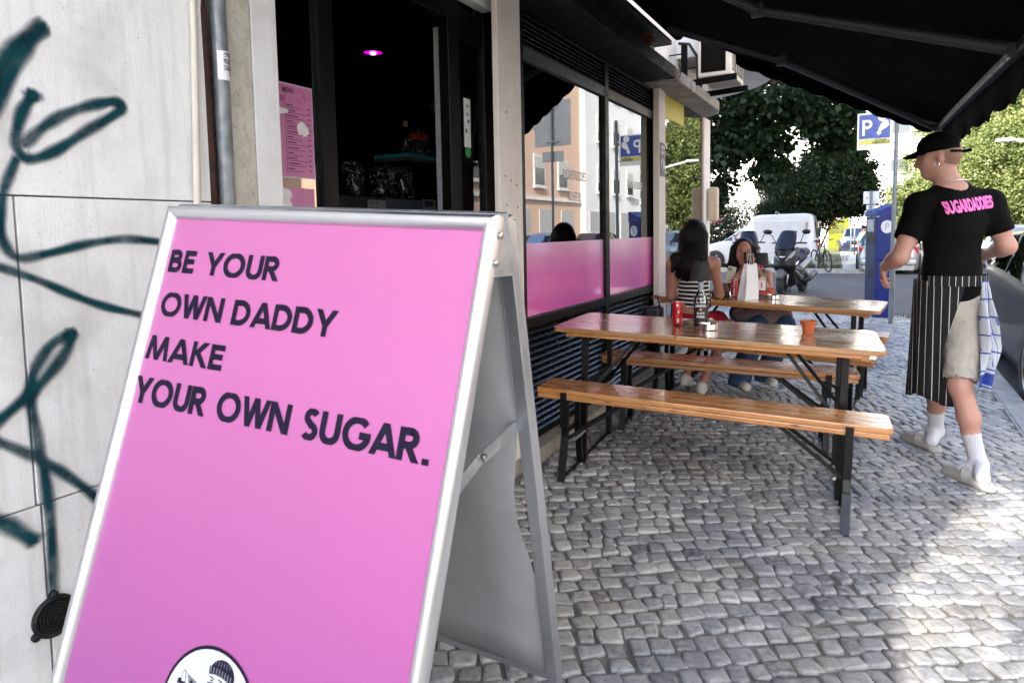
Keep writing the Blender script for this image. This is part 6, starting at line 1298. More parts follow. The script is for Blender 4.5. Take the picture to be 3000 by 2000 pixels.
tag(wd.build('weeds', mat('weed', (.09, .10, .035), .8, 0, .3, 5)), 'dry weeds along the kerb beside the parking meter', 'weeds', kind='stuff')
lf = MB(); cols = []
for i in range(420):                                                      # fallen leaves and litter on the pavement
    x, y = random.uniform(-3.5, .8), random.uniform(6.5, 11.4); r = random.uniform(.012, .03); a = random.random()*6.3; z = gz(x)+.02
    lf.add([(x+r*math.cos(a+k*1.57)*(1 if k % 2 else .5), y+r*math.sin(a+k*1.57)*(1 if k % 2 else .5), z+random.uniform(0, .012)) for k in range(4)], [(0, 1, 2, 3)])
tag(lf.build('fallen_leaves', mat('dry_leaf', (.09, .085, .04), .8, 0, .4, 3)), 'dry leaves scattered over the far pavement', 'leaves', kind='stuff')

# ================================================================ vehicles
def wheel(par, M, r, w, nm='wheel'):
    o = MB().lathe([(r*.62, -w/2), (r*.9, -w/2), (r, -w*.35), (r, w*.35), (r*.9, w/2), (r*.62, w/2)], 28, M).build(nm, RUBBER, par, auto=R(40), world=False)
    m = MB().lathe([(0, w*.30), (r*.16, w*.32), (r*.2, w*.2), (r*.58, w*.22), (r*.64, w*.45), (r*.64, -w*.4), (0, -w*.4)], 24, M)
    m.build('rim', ALU, o, auto=R(40), world=False)
    for k in range(5):
        a = k*2*math.pi/5; MB().add([(r*.15*math.cos(a-.5), r*.15*math.sin(a-.5), w*.33), (r*.15*math.cos(a+.5), r*.15*math.sin(a+.5), w*.33), (r*.6*math.cos(a+.16), r*.6*math.sin(a+.16), w*.40), (r*.6*math.cos(a-.16), r*.6*math.sin(a-.16), w*.40)], [(0, 1, 2, 3)], M).build('spoke', ALU, o, world=False)
    return o
def car(name, label, cat, paint, L, W, top, belt, M, glass=(), lights=(), wx=(.18, .80), wr_=.31, hw=None, hr=None, group=None, extra=None):
    """x from front (0) to rear (L); y to the left/right; z up"""
    t = thing(name, label, cat, group=group); t.matrix_basis = M
    tx, tz = zip(*top); bx_, bz_ = zip(*belt); hw = hw or [(0, .80), (.06, .92), (.15, .98), (.5, 1), (.88, .985), (.97, .93), (1, .82)]; hr = hr or [(0, .72), (.2, .84), (.36, .72), (.5, .70), (.8, .70), (1, .76)]
    hx, hwv = zip(*hw); rx, rv = zip(*hr)
    def surf(f, t_):
        x = f*L; s_ = -1 if t_ > 1 else 1; t1 = 2-t_ if t_ > 1 else t_
        zt = np.interp(f, tx, tz); zb = min(np.interp(f, bx_, bz_), zt-.03); w = np.interp(f, hx, hwv)*W/2; wt = min(np.interp(f, rx, rv)*W/2, w*.97)
        ks = (0, .07, .22, .42, .5, .84, .93, 1); ws = (w*.93, w*.98, w, w*.985, w*.968, wt, wt*.86, 0); zs = (.13, .20, .46, zb-.07, zb, zt-.055*min(1, (zt-zb)/.3), zt-.012, zt)
        return Vector((x, s_*float(np.interp(t1, ks, ws)), float(np.interp(t1, ks, zs))))
    fs = sorted(set([i/44 for i in range(45)])); ts = [i/40*2 for i in range(41)]
    b = MB().grid([[surf(f, q) for q in ts] for f in fs]); n = len(ts); b.add([surf(0, q) for q in ts], [tuple(range(n))]); b.add([surf(1, q) for q in ts], [tuple(range(n-1, -1, -1))])
    body = b.build('body', paint, t, auto=R(38), world=False); b2 = body.modifiers.new('sub', 'SUBSURF'); b2.levels = b2.render_levels = 1
    def patch(nm, f0, f1, t0, t1, m_, off=.008, par=t, nf=6, nt_=5):
        rows = []
        for i in range(nf+1):
            row = []
            for k in range(nt_+1):
                q = t0+(t1-t0)*k/nt_; a0 = f0[0]+(f0[1]-f0[0])*k/nt_ if isinstance(f0, tuple) else f0; a1 = f1[0]+(f1[1]-f1[0])*k/nt_ if isinstance(f1, tuple) else f1; f = a0+(a1-a0)*i/nf
                p = surf(f, q); du = surf(min(f+.004, 1), q)-surf(max(f-.004, 0), q); dv = surf(f, q+.01)-surf(f, q-.01); nn_ = du.cross(dv)
                nn_ = nn_.normalized() if nn_.length > 1e-9 else Vector((0, 0, 1))
                c = Vector((f*L, 0, .6)); nn_ = nn_ if nn_.dot(p-c) > 0 else -nn_; row.append(p+nn_*off)
            rows.append(row)
        return MB().grid(rows).build(nm, m_, par, smooth=True, world=False)
    for g in glass: patch(*g)
    for g in lights: patch(*g)
    for s_ in (1, -1):
        for f in wx:
            Mw = Matrix.Translation((f*L, s_*(W/2-.085), wr_)) @ Matrix.Rotation(-s_*math.pi/2, 4, 'X')
            MB().lathe([(0, .094), (wr_*1.13, .094), (wr_*1.13, .02)], 26, Mw).build('wheel_arch', RUBBER, t, world=False); wheel(t, Mw @ Matrix.Translation((0, 0, .03)), wr_, .17)
        mp = surf(.345, .52 if s_ > 0 else 1.48); mp.y += s_*.08; mi = Body(.02) 
    if extra: extra(t, surf, patch)
    return t
def hatch_glass(f=(.27, .41, .62, .83, .90), rear=True):
    a, b, c, d, e = f
    g = [('windscreen', a+.01, b-.01, .60, 1.40, GLASSD, .006, ), ('side_window', (a+.04, b+.015), c-.006, .53, .81, GLASSD), ('side_window', (a+.04, b+.015), c-.006, 1.47, 1.19, GLASSD), ('side_window', c+.006, (e-.03, d-.01), .53, .81, GLASSD), ('side_window', c+.006, (e-.03, d-.01), 1.47, 1.19, GLASSD)]
    if rear: g.append(('rear_window', d+.02, e+.065, .62, 1.38, GLASSD, .008))
    return g
TOPH = [(0, .55), (.03, .66), (.10, .76), (.26, .90), (.41, 1.36), (.55, 1.44), (.75, 1.40), (.86, 1.30), (.955, .98), (.985, .86), (1, .55)]; BELH = [(0, .5), (.1, .70), (.26, .84), (.6, .90), (.9, .94), (1, .6)]
def fmat(p, heading): return Matrix.Translation(Vector(p)) @ Matrix.Rotation(heading, 4, 'Z')
REDL = mat('tail_light_red', (.35, .008, .012), .12, 0, .2, 30, coat=1); LAMPG = mat('headlamp_glass', (.55, .57, .6), .12, .4); PLATE = mat('number_plate', (.6, .6, .58), .5)
SILV = m_carpaint('silver_paint', (.36, .37, .37), .7, .35); NAVY = m_carpaint('navy_paint', (.012, .016, .04)); DARKC = m_carpaint('dark_green_paint', (.004, .005, .0055), .0, .3, .18, .08); BLUEC = m_carpaint('pale_blue_paint', (.22, .27, .38), .5, .3); WHITEC = m_carpaint('white_van_paint', (.50, .505, .52), 0, .45)
def tail(t, surf, patch):
    for s_ in (1, -1):
        p = surf(.955, .5 if s_ > 0 else 1.5); MB().box((p.x+.03, p.y-s_*.05, p.z-.03), (.12, .14, .26)).build('tail_light', REDL, t, world=False, bevel=.04, seg=3)
    z = 4.08 if False else None; q = surf(1, 1.0); MB().box((q.x+.012, 0, .62), (.02, .50, .11)).build('number_plate', PLATE, t, world=False); MB().box((q.x-.02, 0, .36), (.12, 1.5, .18)).build('bumper', SILV, t, world=False, bevel=.05, seg=3)
def front(t, surf, patch):
    for s_ in (1, -1): p = surf(.05, .46 if s_ > 0 else 1.54); MB().box((p.x-.02, p.y-s_*.10, .66), (.18, .26, .15)).build('headlight', LAMPG, t, world=False, bevel=.05, seg=3)
    MB().box((-.012, 0, .42), (.04, .52, .11)).build('number_plate', PLATE, t, world=False); MB().box((-.005, 0, .60), (.04, .7, .12)).build('grille', BLACK, t, world=False, bevel=.02)
# heading: x axis of the car points from its front to its rear
car('parked_car', 'silver hatchback seen from behind, left of the waiter', 'car', SILV, 3.9, 1.70, TOPH, BELH, fmat((.33, 26.9, ROADZ), -math.pi/2), hatch_glass(), (), extra=tail, group='cars parked beyond the cross street')
car('parked_car', 'dark blue hatchback facing the camera right of the yellow panel', 'car', NAVY, 3.9, 1.72, TOPH, BELH, fmat((-.85, 39.0, ROADZ), math.pi/2), hatch_glass(), (), extra=front, group='cars parked beyond the cross street')
car('parked_car', 'pale blue car facing the camera left of the yellow panel', 'car', BLUEC, 4.0, 1.72, TOPH, BELH, fmat((-4.7, 41.5, ROADZ), math.pi/2-.15), hatch_glass(), (), extra=front, group='cars parked beyond the cross street')
car('parked_car', 'silver car between the van and the yellow panel', 'car', SILV, 4.0, 1.70, TOPH, BELH, fmat((-3.6, 34.0, ROADZ), math.pi/2+.15), hatch_glass(), (), extra=front, group='cars parked beyond the cross street')
car('parked_car', 'blue car across the street reflected in the shop window', 'car', m_carpaint('mid_blue_paint', (.05, .12, .28)), 4.0, 1.72, TOPH, BELH, fmat((8.2, 22.0, ROADZ), math.pi/2), hatch_glass(), (), extra=front, group='cars across the street')
car('parked_car', 'dark car across the street reflected beside the blue one', 'car', NAVY, 4.0, 1.72, TOPH, BELH, fmat((8.2, 27.5, ROADZ), math.pi/2), hatch_glass(), (), extra=front, group='cars across the street')
car('parked_car', 'far silver car at the right edge beyond the waiter\'s arm', 'car', SILV, 4.2, 1.75, TOPH, BELH, fmat((4.0, 25.0, ROADZ), math.pi/2), hatch_glass(), (), extra=front, group='cars in the street')
def near_extra(t, surf, patch):
    front(t, surf, patch)
    for f in (.575, .80):
        p = surf(f, 1.54); MB().tube([p+Vector((-.07, -.012, 0)), p+Vector((-.05, -.035, .005)), p+Vector((.05, -.035, .005)), p+Vector((.07, -.012, 0))], .012, 8).build('door_handle', CHROME, t, smooth=True, world=False); MB().lathe([(0, .004), (.04, .002), (.045, -.004)], 16, Matrix.Translation(p+Vector((0, -.002, 0))) @ Matrix.Rotation(math.pi/2, 4, 'X')).build('handle_dish', DARKC, t, world=False)
    p = surf(.335, 1.50); mb = Body(.02); c = p+Vector((.0, -.14, .06)); mb.ell(c, (.07, .11, .065)); mb.cap(p+Vector((0, .0, 0)), c, .022, .03); mb.cut((1, 0, 0), c+Vector((.035, 0, 0)))
    o = mb.mesh('door_mirror', DARKC, None, .012); o.parent = t
    MB().add([(c.x+.037, c.y+.09*math.cos(a), c.z+.05*math.sin(a)) for a in [i*math.pi/8 for i in range(16)]], [tuple(range(16))]).build('mirror_glass', CHROME, o, world=False)
    MB().tube([surf(f, 1.49)+Vector((0, -.006, .008)) for f in (.36, .44, .5, .6, .7, .8)], .005, 6).build('window_trim', CHROME, t, smooth=True, world=False)
    MB().tube([surf(f, 1.94)+Vector((0, 0, -.01)) for f in (.30, .345, .60, .90)], .006, 6).build('sill_trim', CHROME, t, smooth=True, world=False)
    for f in (.40, .615): MB().tube([surf(f+.0*i, q)+Vector((0, -.003, 0)) for i, q in enumerate((1.50, 1.58, 1.68, 1.78, 1.90))], .004, 5).build('door_gap', BLACK, t, world=False)
    for f in (.34, .62): MB().tube([surf(f+.02, 1.18)+Vector((0, -.01, 0)), surf(f, 1.48)+Vector((0, -.01, 0))], .018, 6).build('window_pillar', DARKC, t, world=False)
TOPN = [(0, .55), (.03, .68), (.10, .82), (.25, .98), (.40, 1.36), (.55, 1.47), (.75, 1.44), (.90, 1.28), (.97, 1.02), (1, .6)]; BELN = [(0, .5), (.1, .78), (.25, .92), (.6, .97), (.9, 1.0), (1, .65)]
car('parked_car', 'glossy dark car at the kerb on the right edge with chrome handles', 'car', DARKC, 4.2, 1.74, TOPN, BELN, fmat((1.98, 5.88, ROADZ), math.pi/2), hatch_glass((.26, .41, .60, .83, .90)), (), wx=(.185, .80), wr_=.32, extra=near_extra, hw=[(0, .80), (.05, .93), (.12, .985), (.5, 1), (.88, .985), (.97, .93), (1, .82)], hr=[(0, .72), (.2, .86), (.30, .84), (.40, .80), (.8, .80), (1, .80)])
# ---- white van
def van_extra(t, surf, patch):
    L = 3.95
    for nm, z0, z1, f0, f1 in (('side_panel', .98, 1.60, .46, .90), ('side_panel', .52, .90, .44, .96)):
        for s_ in (1,): 
            a = [surf(f0+(f1-f0)*q, .5) for q in (0, 1)]; y = max(a[0].y, a[1].y); MB().tube([(f0*L+.05, y-.006-(z1-1)*.08 if z1 > 1.2 else y+.012, z1), (f1*L, y-.006-(z1-1)*.08 if z1 > 1.2 else y+.012, z1)], .010, 6).build('panel_rib', WHITEC, t, world=False)
    MB().box((L*.70, .735, 1.32), (1.66, .05, .56)).build('pressed_panel', WHITEC, t, world=False, bevel=.02, seg=3)
    MB().box((L+.0, 0, .40), (.14, 1.45, .16)).build('bumper', mat('bumper_grey', (.10,)*3), t, world=False, bevel=.04)
    for y in (.37, -.37): MB().box((L-.015, y, 1.30), (.05, .52, .56)).build('rear_window', GLASSD, t, world=False, bevel=.05, seg=3); MB().tube([(L+.012, y-.26, 1.02), (L+.012, y-.26, 1.58), (L+.012, y+.26, 1.58), (L+.012, y+.26, 1.02), (L+.012, y-.26, 1.02)], .012, 6).build('window_seal', RUBBER, t, world=False)
    MB().box((L-.45, .715, 1.28), (.36, .06, .50)).build('quarter_window', mat('dusty_window', (.30, .28, .22), .25), t, world=False, bevel=.06, seg=3)
    for y in (.66, -.66): MB().box((L-.01, y, .80), (.06, .10, .30)).build('tail_light', REDL, t, world=False, bevel=.02)
    for x in (1.3, 2.6): MB().tube([(x, -.62, 1.84), (x, -.62, 1.90), (x+.05, .62, 1.90), (x+.05, .62, 1.84)], .013, 6).build('roof_bar', GALV, t, world=False)
    p = surf(.33, .52); MB().box((p.x+.02, p.y+.10, p.z+.08), (.09, .16, .16)).build('door_mirror', WHITEC, t, world=False, bevel=.03)
    front(t, surf, patch)
TOPV = [(0, .5), (.03, .70), (.08, .80), (.24, .95), (.37, 1.36), (.43, 1.46), (.47, 1.76), (.55, 1.83), (.90, 1.85), (.97, 1.80), (.995, 1.60), (1, .6)]; BELV = [(0, .45), (.1, .74), (.24, .88), (.45, .95), (.9, 1.0), (1, .62)]
car('delivery_van', 'white box backed delivery van parked beyond the cross street', 'van', WHITEC, 3.95, 1.58, TOPV, BELV, fmat((-1.72-3.95, 24.9, -.06), 0) @ Matrix.Diagonal((1, -1, 1, 1)), [('windscreen', .25, .36, .60, 1.40, GLASSD, .006), ('side_window', (.28, .36), .415, .53, .80, GLASSD), ('side_window', (.28, .36), .415, 1.47, 1.20, GLASSD)], (), wx=(.17, .79), wr_=.28, extra=van_extra,
    hw=[(0, .80), (.05, .93), (.12, .97), (.45, 1), (.97, 1), (1, .97)], hr=[(0, .72), (.2, .84), (.37, .76), (.44, .78), (.48, .90), (.97, .90), (1, .88)])
# ---- scooters
SGREY = m_carpaint('scooter_grey', (.06, .06, .058), .2, .45, .4); SBLK = mat('scooter_black', (.004, .004, .005), .4, spec=.3); SNAVY = mat('smoked_screen', (.004, .005, .014), .35, 0, .05, spec=.25)
def scooter(label, M):
    """local x to the right of the rider's view, y from front (0) to rear, z up"""
    t = thing('motor_scooter', label, 'scooter', group='scooters parked on the cross street'); t.matrix_basis = M
    def ad(o): o.parent = t; o.matrix_parent_inverse = Matrix.Identity(4); o.matrix_basis = Matrix.Identity(4); return o
    b = Body(.05)
    b.cap((0, .32, .62), (0, .36, .92), .15, .13, 1, .06, ((1, 0, 0), 1.45)); b.cap((0, .38, .55), (0, .50, .30), .15, .12, 1, .05, ((1, 0, 0), 1.3)); b.cap((0, .5, .30), (0, 1.05, .30), .13, .13, 1, .05, ((1, 0, 0), 1.3))
    b.cap((0, .95, .50), (0, 1.75, .66), .14, .10, 0, .06, ((1, 0, 0), 1.3)); b.cap((0, 1.0, .36), (0, 1.5, .40), .12, .10, 1, .05)
    for s_ in (-1, 1): b.cap((s_*.14, .34, .62), (s_*.19, .50, .92), .05, .06, 0, .05); b.cap((s_*.16, .52, .46), (s_*.19, .75, .34), .05, .05, 0, .04)
    ad(b.mesh('body', [SGREY, SBLK], None, .016))
    s2 = Body(.05); s2.cap((0, .95, .70), (0, 1.30, .76), .12, .11, 0, .04, ((1, 0, 0), 1.2)); s2.cap((0, 1.30, .82), (0, 1.68, .84), .11, .09, 0, .04, ((1, 0, 0), 1.15)); ad(s2.mesh('seat', mat('scooter_seat', (.008, .012, .035), .6, spec=.3), None, .016))
    rows = []
    for i in range(7):
        f = i/6; rows.append([(x*(.19-.045*f+.02*math.sin(f*3)), .20+.30*f+.09*x*x, .93+.36*f+.02*(1-x*x)*f) for x in (-1, -.6, -.2, .2, .6, 1)])
    o = MB().grid(rows).build('windscreen', SNAVY, t, smooth=True, world=False); sf = o.modifiers.new('s', 'SOLIDIFY'); sf.thickness = .006
    for s_ in (-1, 1):
        MB().add([(s_*.035, .195, .60), (s_*.15, .26, .70), (s_*.225, .34, .92), (s_*.17, .235, .88), (s_*.06, .185, .72)], [(0, 1, 2, 3, 4)]).build('headlight', LAMPG, t, world=False)
        MB().add([(s_*.16, .28, .56), (s_*.26, .36, .66), (s_*.265, .37, .72), (s_*.19, .31, .64)], [(0, 1, 2, 3)]).build('side_light', LAMPG, t, world=False)
        MB().tube([(s_*.05, .55, 1.02), (s_*.20, .56, 1.06), (s_*.34, .62, 1.05)], .016, 8).build('handlebar', SBLK, t, smooth=True, world=False)
        MB().tube([(s_*.24, .54, 1.06), (s_*.30, .48, 1.20), (s_*.34, .46, 1.24)], .008, 6).build('mirror_stalk', SBLK, t, smooth=True, world=False)
        mm = Body(.02); mm.ell((s_*.37, .46, 1.28), (.085, .035, .05)); ad(mm.mesh('mirror', SBLK, None, .012))
        MB().tube([(s_*.075, .40, .62), (s_*.075, .22, .24)], .022, 10).build('fork', GALV, t, smooth=True, world=False)
    MB().add([(-.07, .165, .80), (.07, .165, .80), (.05, .16, .785), (0, .155, .77), (-.05, .16, .785)], [(0, 1, 2, 3, 4)]).build('badge', CHROME, t, world=False)
    fe = Body(.03); fe.cap((0, .06, .46), (0, .38, .47), .085, .085, 0, .03, ((0, 0, 1), .7)); fe.cap((0, .02, .40), (0, .10, .48), .075, .08, 0, .03); fe.ell((0, .22, .24), (.07, .26, .26), None, 0, .005, 'sub'); ad(fe.mesh('front_fender', SGREY, None, .014))
    for y in (.22, 1.52):
        Mw = Matrix.Translation((0, y, .24)) @ Matrix.Rotation(math.pi/2, 4, 'Y'); o = MB().lathe([(.14, -.05), (.20, -.062), (.235, -.045), (.245, 0), (.235, .045), (.20, .062), (.14, .05)], 26, Mw).build('wheel', RUBBER, t, smooth=True, world=False)
        MB().lathe([(0, .035), (.05, .04), (.06, .02), (.14, .03), (.145, -.03), (.06, -.02), (.05, -.04), (0, -.035)], 20, Mw).build('rim', mat('dark_rim', (.03, .03, .03), .35, .6), o, smooth=True, world=False)
    MB().tube([(.17, .95, .26), (.20, 1.3, .30), (.21, 1.62, .40)], [.04, .06, .065], 12).build('exhaust', SBLK, t, smooth=True, world=False); MB().tube([(-.05, .95, .2), (-.10, 1.0, .02), (-.22, 1.05, .015)], .012, 6).build('stand', SBLK, t, world=False); MB().tube([(.05, .95, .2), (.10, 1.0, .02), (.22, 1.05, .015)], .012, 6).build('stand', SBLK, t, world=False)
    return t
sp0 = onZ(2292, 868, ROADZ); sp0.z = ROADZ
sc1 = scooter('grey and black motor scooter facing us on the cross street', Matrix.Translation(sp0) @ Matrix.Rotation(R(-11), 4, 'Z') @ Matrix.Scale(1.08, 4) @ Matrix.Translation((0, -.22, 0)))
sc2 = dup(sc1); sp1 = onZ(2196, 858, ROADZ); sp1.z = ROADZ; sc2.matrix_basis = Matrix.Translation(sp1) @ Matrix.Rotation(R(12), 4, 'Z') @ Matrix.Scale(1.08, 4); sc2['label'] = 'second scooter half hidden behind the woman in black'
# ---- bicycle
def bicycle(label, M):
    t = thing('bicycle', label, 'bicycle'); t.matrix_basis = M
    for y in (0, 1.04):
        Mw = Matrix.Translation((0, y, .34)) @ Matrix.Rotation(math.pi/2, 4, 'Y'); ring = [Mw @ Vector((.325*math.cos(a), .325*math.sin(a), 0)) for a in [i*2*math.pi/36 for i in range(37)]]
        o = MB().tube(ring, .022, 8, False).build('tyre', RUBBER, t, smooth=True, world=False); sp_m = MB()
        for k in range(16): a = k*2*math.pi/16; MB().tube([Mw @ Vector((0, 0, 0)), Mw @ Vector((.31*math.cos(a), .31*math.sin(a), 0))], .003, 4).build('spoke', GALV, o, world=False)
    fr_ = [((0, 0, .34), (0, .12, .70)), ((0, .12, .70), (0, .16, .86)), ((0, .14, .78), (0, .62, .82)), ((0, .13, .72), (0, .58, .30)), ((0, .62, .84), (0, .58, .30)), ((0, .62, .80), (0, 1.04, .34)), ((0, .58, .30), (0, 1.04, .34))]
    for a, b in fr_: MB().tube([a, b], .018, 8).build('frame_tube', BLACK, t, smooth=True, world=False)
    MB().tube([(-.30, .20, 1.0), (-.12, .12, .98), (0, .14, .93), (.12, .12, .98), (.30, .20, 1.0)], .013, 8).build('handlebar', BLACK, t, smooth=True, world=False); MB().tube([(0, .15, .84), (0, .14, .93)], .014, 8).build('stem', BLACK, t, world=False)
    sb_ = Body(.03); sb_.cap((0, .52, .93), (0, .74, .95), .03, .075, 0, .02, ((0, 0, 1), .5)); o = sb_.mesh('saddle', SBLK, None, .014); o.parent = t; MB().tube([(0, .62, .84), (0, .63, .93)], .013, 8).build('seat_post', GALV, t, world=False)
    return t
bp = onZ(2428, 802, ROADZ); bicycle('black bicycle leaning by the back of the white van', Matrix.Translation((bp.x, bp.y-.3, -.10)) @ Matrix.Rotation(R(24), 4, 'Z') @ Matrix.Rotation(R(-5), 4, 'Y'))

# ================================================================ street furniture beyond
yp = onZ(2455, 731, -.05); YP = mat('panel_yellow', (.12, .13, .010), .5, 0, .06, spec=.2)
t = thing('info_panel', 'tall yellow information panel with black print on the verge', 'panel', yp); ry = R(8); MY = Matrix.Translation(yp) @ Matrix.Rotation(ry, 4, 'Z')
MB().span((-.52, 0, 0), (.50, .16, 2.12), MY).build('board', YP, t, bevel=.02); MB().span((.505, -.01, 0), (.60, .17, 2.14), MY).build('side_post', mat('panel_yellow_dark', (.30, .29, .03), .5), t, bevel=.01)
MYT = lambda x, z: MY @ frame((x, -.006, z), (1, 0, 0), (0, 0, 1), (0, -1, 0))
tl = MB()
for k in range(9): tl.span((-.33+.05*(k % 2), -.004, 1.40-k*.055), (.33-.04*(k % 3), -.002, 1.422-k*.055), MY)
o = tl.build('small_print', DARKV, t); o['kind'] = 'stuff'
MB().add([(-.12, -.005, .46), (0, -.005, .34), (.12, -.005, .46), (0, -.005, .58)], [(0, 1, 2, 3)], MY).build('diamond_logo', DARKV, t); text('logo_text', 'LISBOA', .085, DARKV, t, MYT(0, .24), .02, 1.0, 'CENTER')
gr_ = MB()
for pts in ([(-.40, .95), (-.36, 1.12), (-.30, .90), (-.22, 1.10), (-.18, .92)], [(-.14, 1.08), (-.05, .95), (.02, 1.1)], [(.15, 1.02), (.22, 1.12), (.24, .95), (.33, 1.06), (.40, .98)], [(-.35, 1.55), (-.2, 1.66), (-.1, 1.5), (.05, 1.66), (.2, 1.5), (.36, 1.64)]): gr_ = MB().tube([MY @ Vector((x, -.012, z)) for x, z in pts], .014, 5); gr_.build('marker_scrawl', DARKV, t)
for x, m_ in ((-.16, mat('maroon_print', (.25, .02, .08), .5)), (0, PAPER), (.12, DARKV)): MB().lathe([(0, 0), (.13, 0)], 16, MYT(x, 1.83) @ Matrix.Diagonal((.75, 1.1, 1, 1))).build('picture', m_, t)
MB().tube([MY @ Vector((x, -.014, 2.0+.05*math.sin(x*22))) for x in [-.4+.04*i for i in range(21)]], .018, 5).build('red_scrawl', REDINK, t)
t = sign_back(at(2552, 600, 14.2).x, at(2552, 600, 14.2).y, 2.05, .0, .0, 'pair of white sign backs with a small label behind the meter', False) if False else thing('traffic_sign', 'pair of white sign backs on a pole behind the parking meter', 'sign', (at(2552, 600, 14.2).x, at(2552, 600, 14.2).y, ROADZ))
cx0 = at(2552, 600, 14.2); MB().tube([(cx0.x, cx0.y, ROADZ), (cx0.x, cx0.y, 2.06)], .03, 10).build('pole', POLEM, t, smooth=True)
for x0, x1, z0, z1 in ((-.15, -.012, 1.78, 2.05), (.012, .15, 1.78, 2.05), (-.09, -.01, 1.66, 1.76), (.01, .09, 1.66, 1.76), (-.12, .12, 1.50, 1.64)): MB().span((cx0.x+x0, cx0.y+.02, z0), (cx0.x+x1, cx0.y+.03, z1)).build('plate', mat('sign_white_back', (.55, .57, .58), .5), t, bevel=.01)
MB().add([(cx0.x-.11, cx0.y+.015, 1.90), (cx0.x-.06, cx0.y+.015, 1.90), (cx0.x-.085, cx0.y+.015, 1.95)], [(0, 1, 2)]).build('warning_mark', mat('orange_vinyl', (.6, .16, .03), .5), t)
for u, v0, h, d, lab in ((2505, 622, .62, 31, 'white rectangular sign on a post beyond the mint passer-by'), (2494, 628, .6, 34, 'narrow blue grey sign post left of the white sign')):
    p = at(u, v0, d); t = thing('traffic_sign', lab, 'sign', (p.x, p.y, ROADZ)); MB().tube([(p.x, p.y, ROADZ), (p.x, p.y, p.z)], .035, 8).build('pole', POLEM, t, smooth=True); wv_ = .24 if u > 2500 else .12; MB().span((p.x-wv_, p.y-.03, p.z-h*.65), (p.x+wv_, p.y-.02, p.z)).build('plate', WHITE if u > 2500 else mat('sign_blue', (.012, .045, .30)), t, bevel=.01)
p0 = at(3050, 430, 26); lmp = thing('street_lamp', 'white street lamp arm reaching in from the right above the trees', 'street lamp', (p0.x+1.2, p0.y, ROADZ)); h = at(2945, 410, 26)
MB().tube([(p0.x+1.2, p0.y, ROADZ), (p0.x+1.2, p0.y, p0.z-.2), (p0.x+.8, p0.y, p0.z), h+Vector((.2, 0, 0))], .05, 10).build('pole', WHITE, lmp, smooth=True); MB().box((h.x, h.y, h.z), (.62, .25, .12)).build('lamp_head', WHITE, lmp, bevel=.05, seg=3)
p = at(2943, 640, 28); t = thing('post', 'thin white post beside the lit trees on the right', 'post', (p.x, p.y, ROADZ)); MB().tube([(p.x, p.y, ROADZ), (p.x, p.y, p.z+.6)], .05, 10).build('shaft', WHITE, t, smooth=True); MB().box((p.x, p.y, p.z+.62), (.14, .14, .05)).build('cap', WHITE, t, bevel=.01)

# ================================================================ buildings
def block(name, label, x0, x1, y0, y1, h, mat_, face, cols, rows, win=(1.0, 1.35), z0=3.6, dz=2.9, shutter=None, ground=True, base=ROADZ, margin=1.0):
    """apartment block; face = which wall carries the windows"""
    t = thing(name, label, 'building', ((x0+x1)/2, (y0+y1)/2, base)); MB().span((x0, y0, base), (x1, y1, h)).build('wall', mat_, t); SH = shutter or mat('roller_shutter', (.50, .48, .44), .6); FRm = mat('window_surround', (.66, .63, .58), .7)
    L = (y1-y0) if face == '-x' else (x1-x0); n = cols
    for r in range(rows):
        for c in range(n):
            s_ = margin+(L-2*margin)*(c+.5)/n; z = z0+r*dz
            if z+win[1] > h-.3: continue
            def P_(a, b, dd): return (x0-dd, y0+a, b) if face == '-x' else (x0+a, y0-dd, b)
            wv_ = MB(); 
            for a0, a1, b0, b1 in ((s_-win[0]/2-.12, s_-win[0]/2, z-.12, z+win[1]+.12), (s_+win[0]/2, s_+win[0]/2+.12, z-.12, z+win[1]+.12), (s_-win[0]/2, s_+win[0]/2, z+win[1], z+win[1]+.12), (s_-win[0]/2-.06, s_+win[0]/2+.06, z-.18, z-.01)):
                pass
            f_ = MB().span(P_(s_-win[0]/2-.12, z-.12, -.02), P_(s_+win[0]/2+.12, z+win[1]+.12, .06)).build('window', FRm, t)
            MB().span(P_(s_-win[0]/2, z, -.01), P_(s_+win[0]/2, z+win[1], .065)).build('pane', mat('far_pane', (.05, .06, .07), .1), f_, world=False)
            MB().span(P_(s_-win[0]/2+.02, z+win[1]*(.35+.25*((r*3+c*5) % 3)/2), 0), P_(s_+win[0]/2-.02, z+win[1], .075)).build('shutter', SH, f_, world=False)
            MB().span(P_(s_-win[0]/2-.16, z-.17, 0), P_(s_+win[0]/2+.16, z-.10, .14)).build('sill', FRm, f_, world=False)
    return t
ORG = m_concrete('orange_render', (.60, .40, .28), (.68, .47, .35), .2); WHR = mat('white_far_render', (.74, .73, .70), .85, 0, .04, 1); CRR = mat('cream_far_render', (.72, .70, .66), .85, 0, .04, 1)
bo = block('apartment_building', 'orange rendered apartment block reflected in the shop window', 11, 20, 16, 34.6, 16, ORG, '-x', 6, 4)
bw = block('apartment_building', 'white rendered apartment block reflected in the shop window', 10.7, 20, 34.7, 44.5, 17, WHR, '-x', 3, 4)
for b_, y0, y1, x in ((bo, 16.4, 34.2, 11), (bw, 35.2, 44.0, 10.7)):
    y = y0
    while y < y1-1.4: MB().span((x-.05, y, ROADZ), (x+.02, y+1.5, 2.4)).build('shop_door', mat('shop_shutter', (.42, .42, .40), .5), b_); y += 2.6
MB().span((10.9, 16, 2.85), (11.001, 34.6, 3.0)).build('string_course', CRR, bo)
block('apartment_building', 'pale apartment block glimpsed beyond the dark trees', -34, 14, 62, 72, 19, CRR, '-y', 14, 6, (1.3, 1.6), 2.6, 3.0)
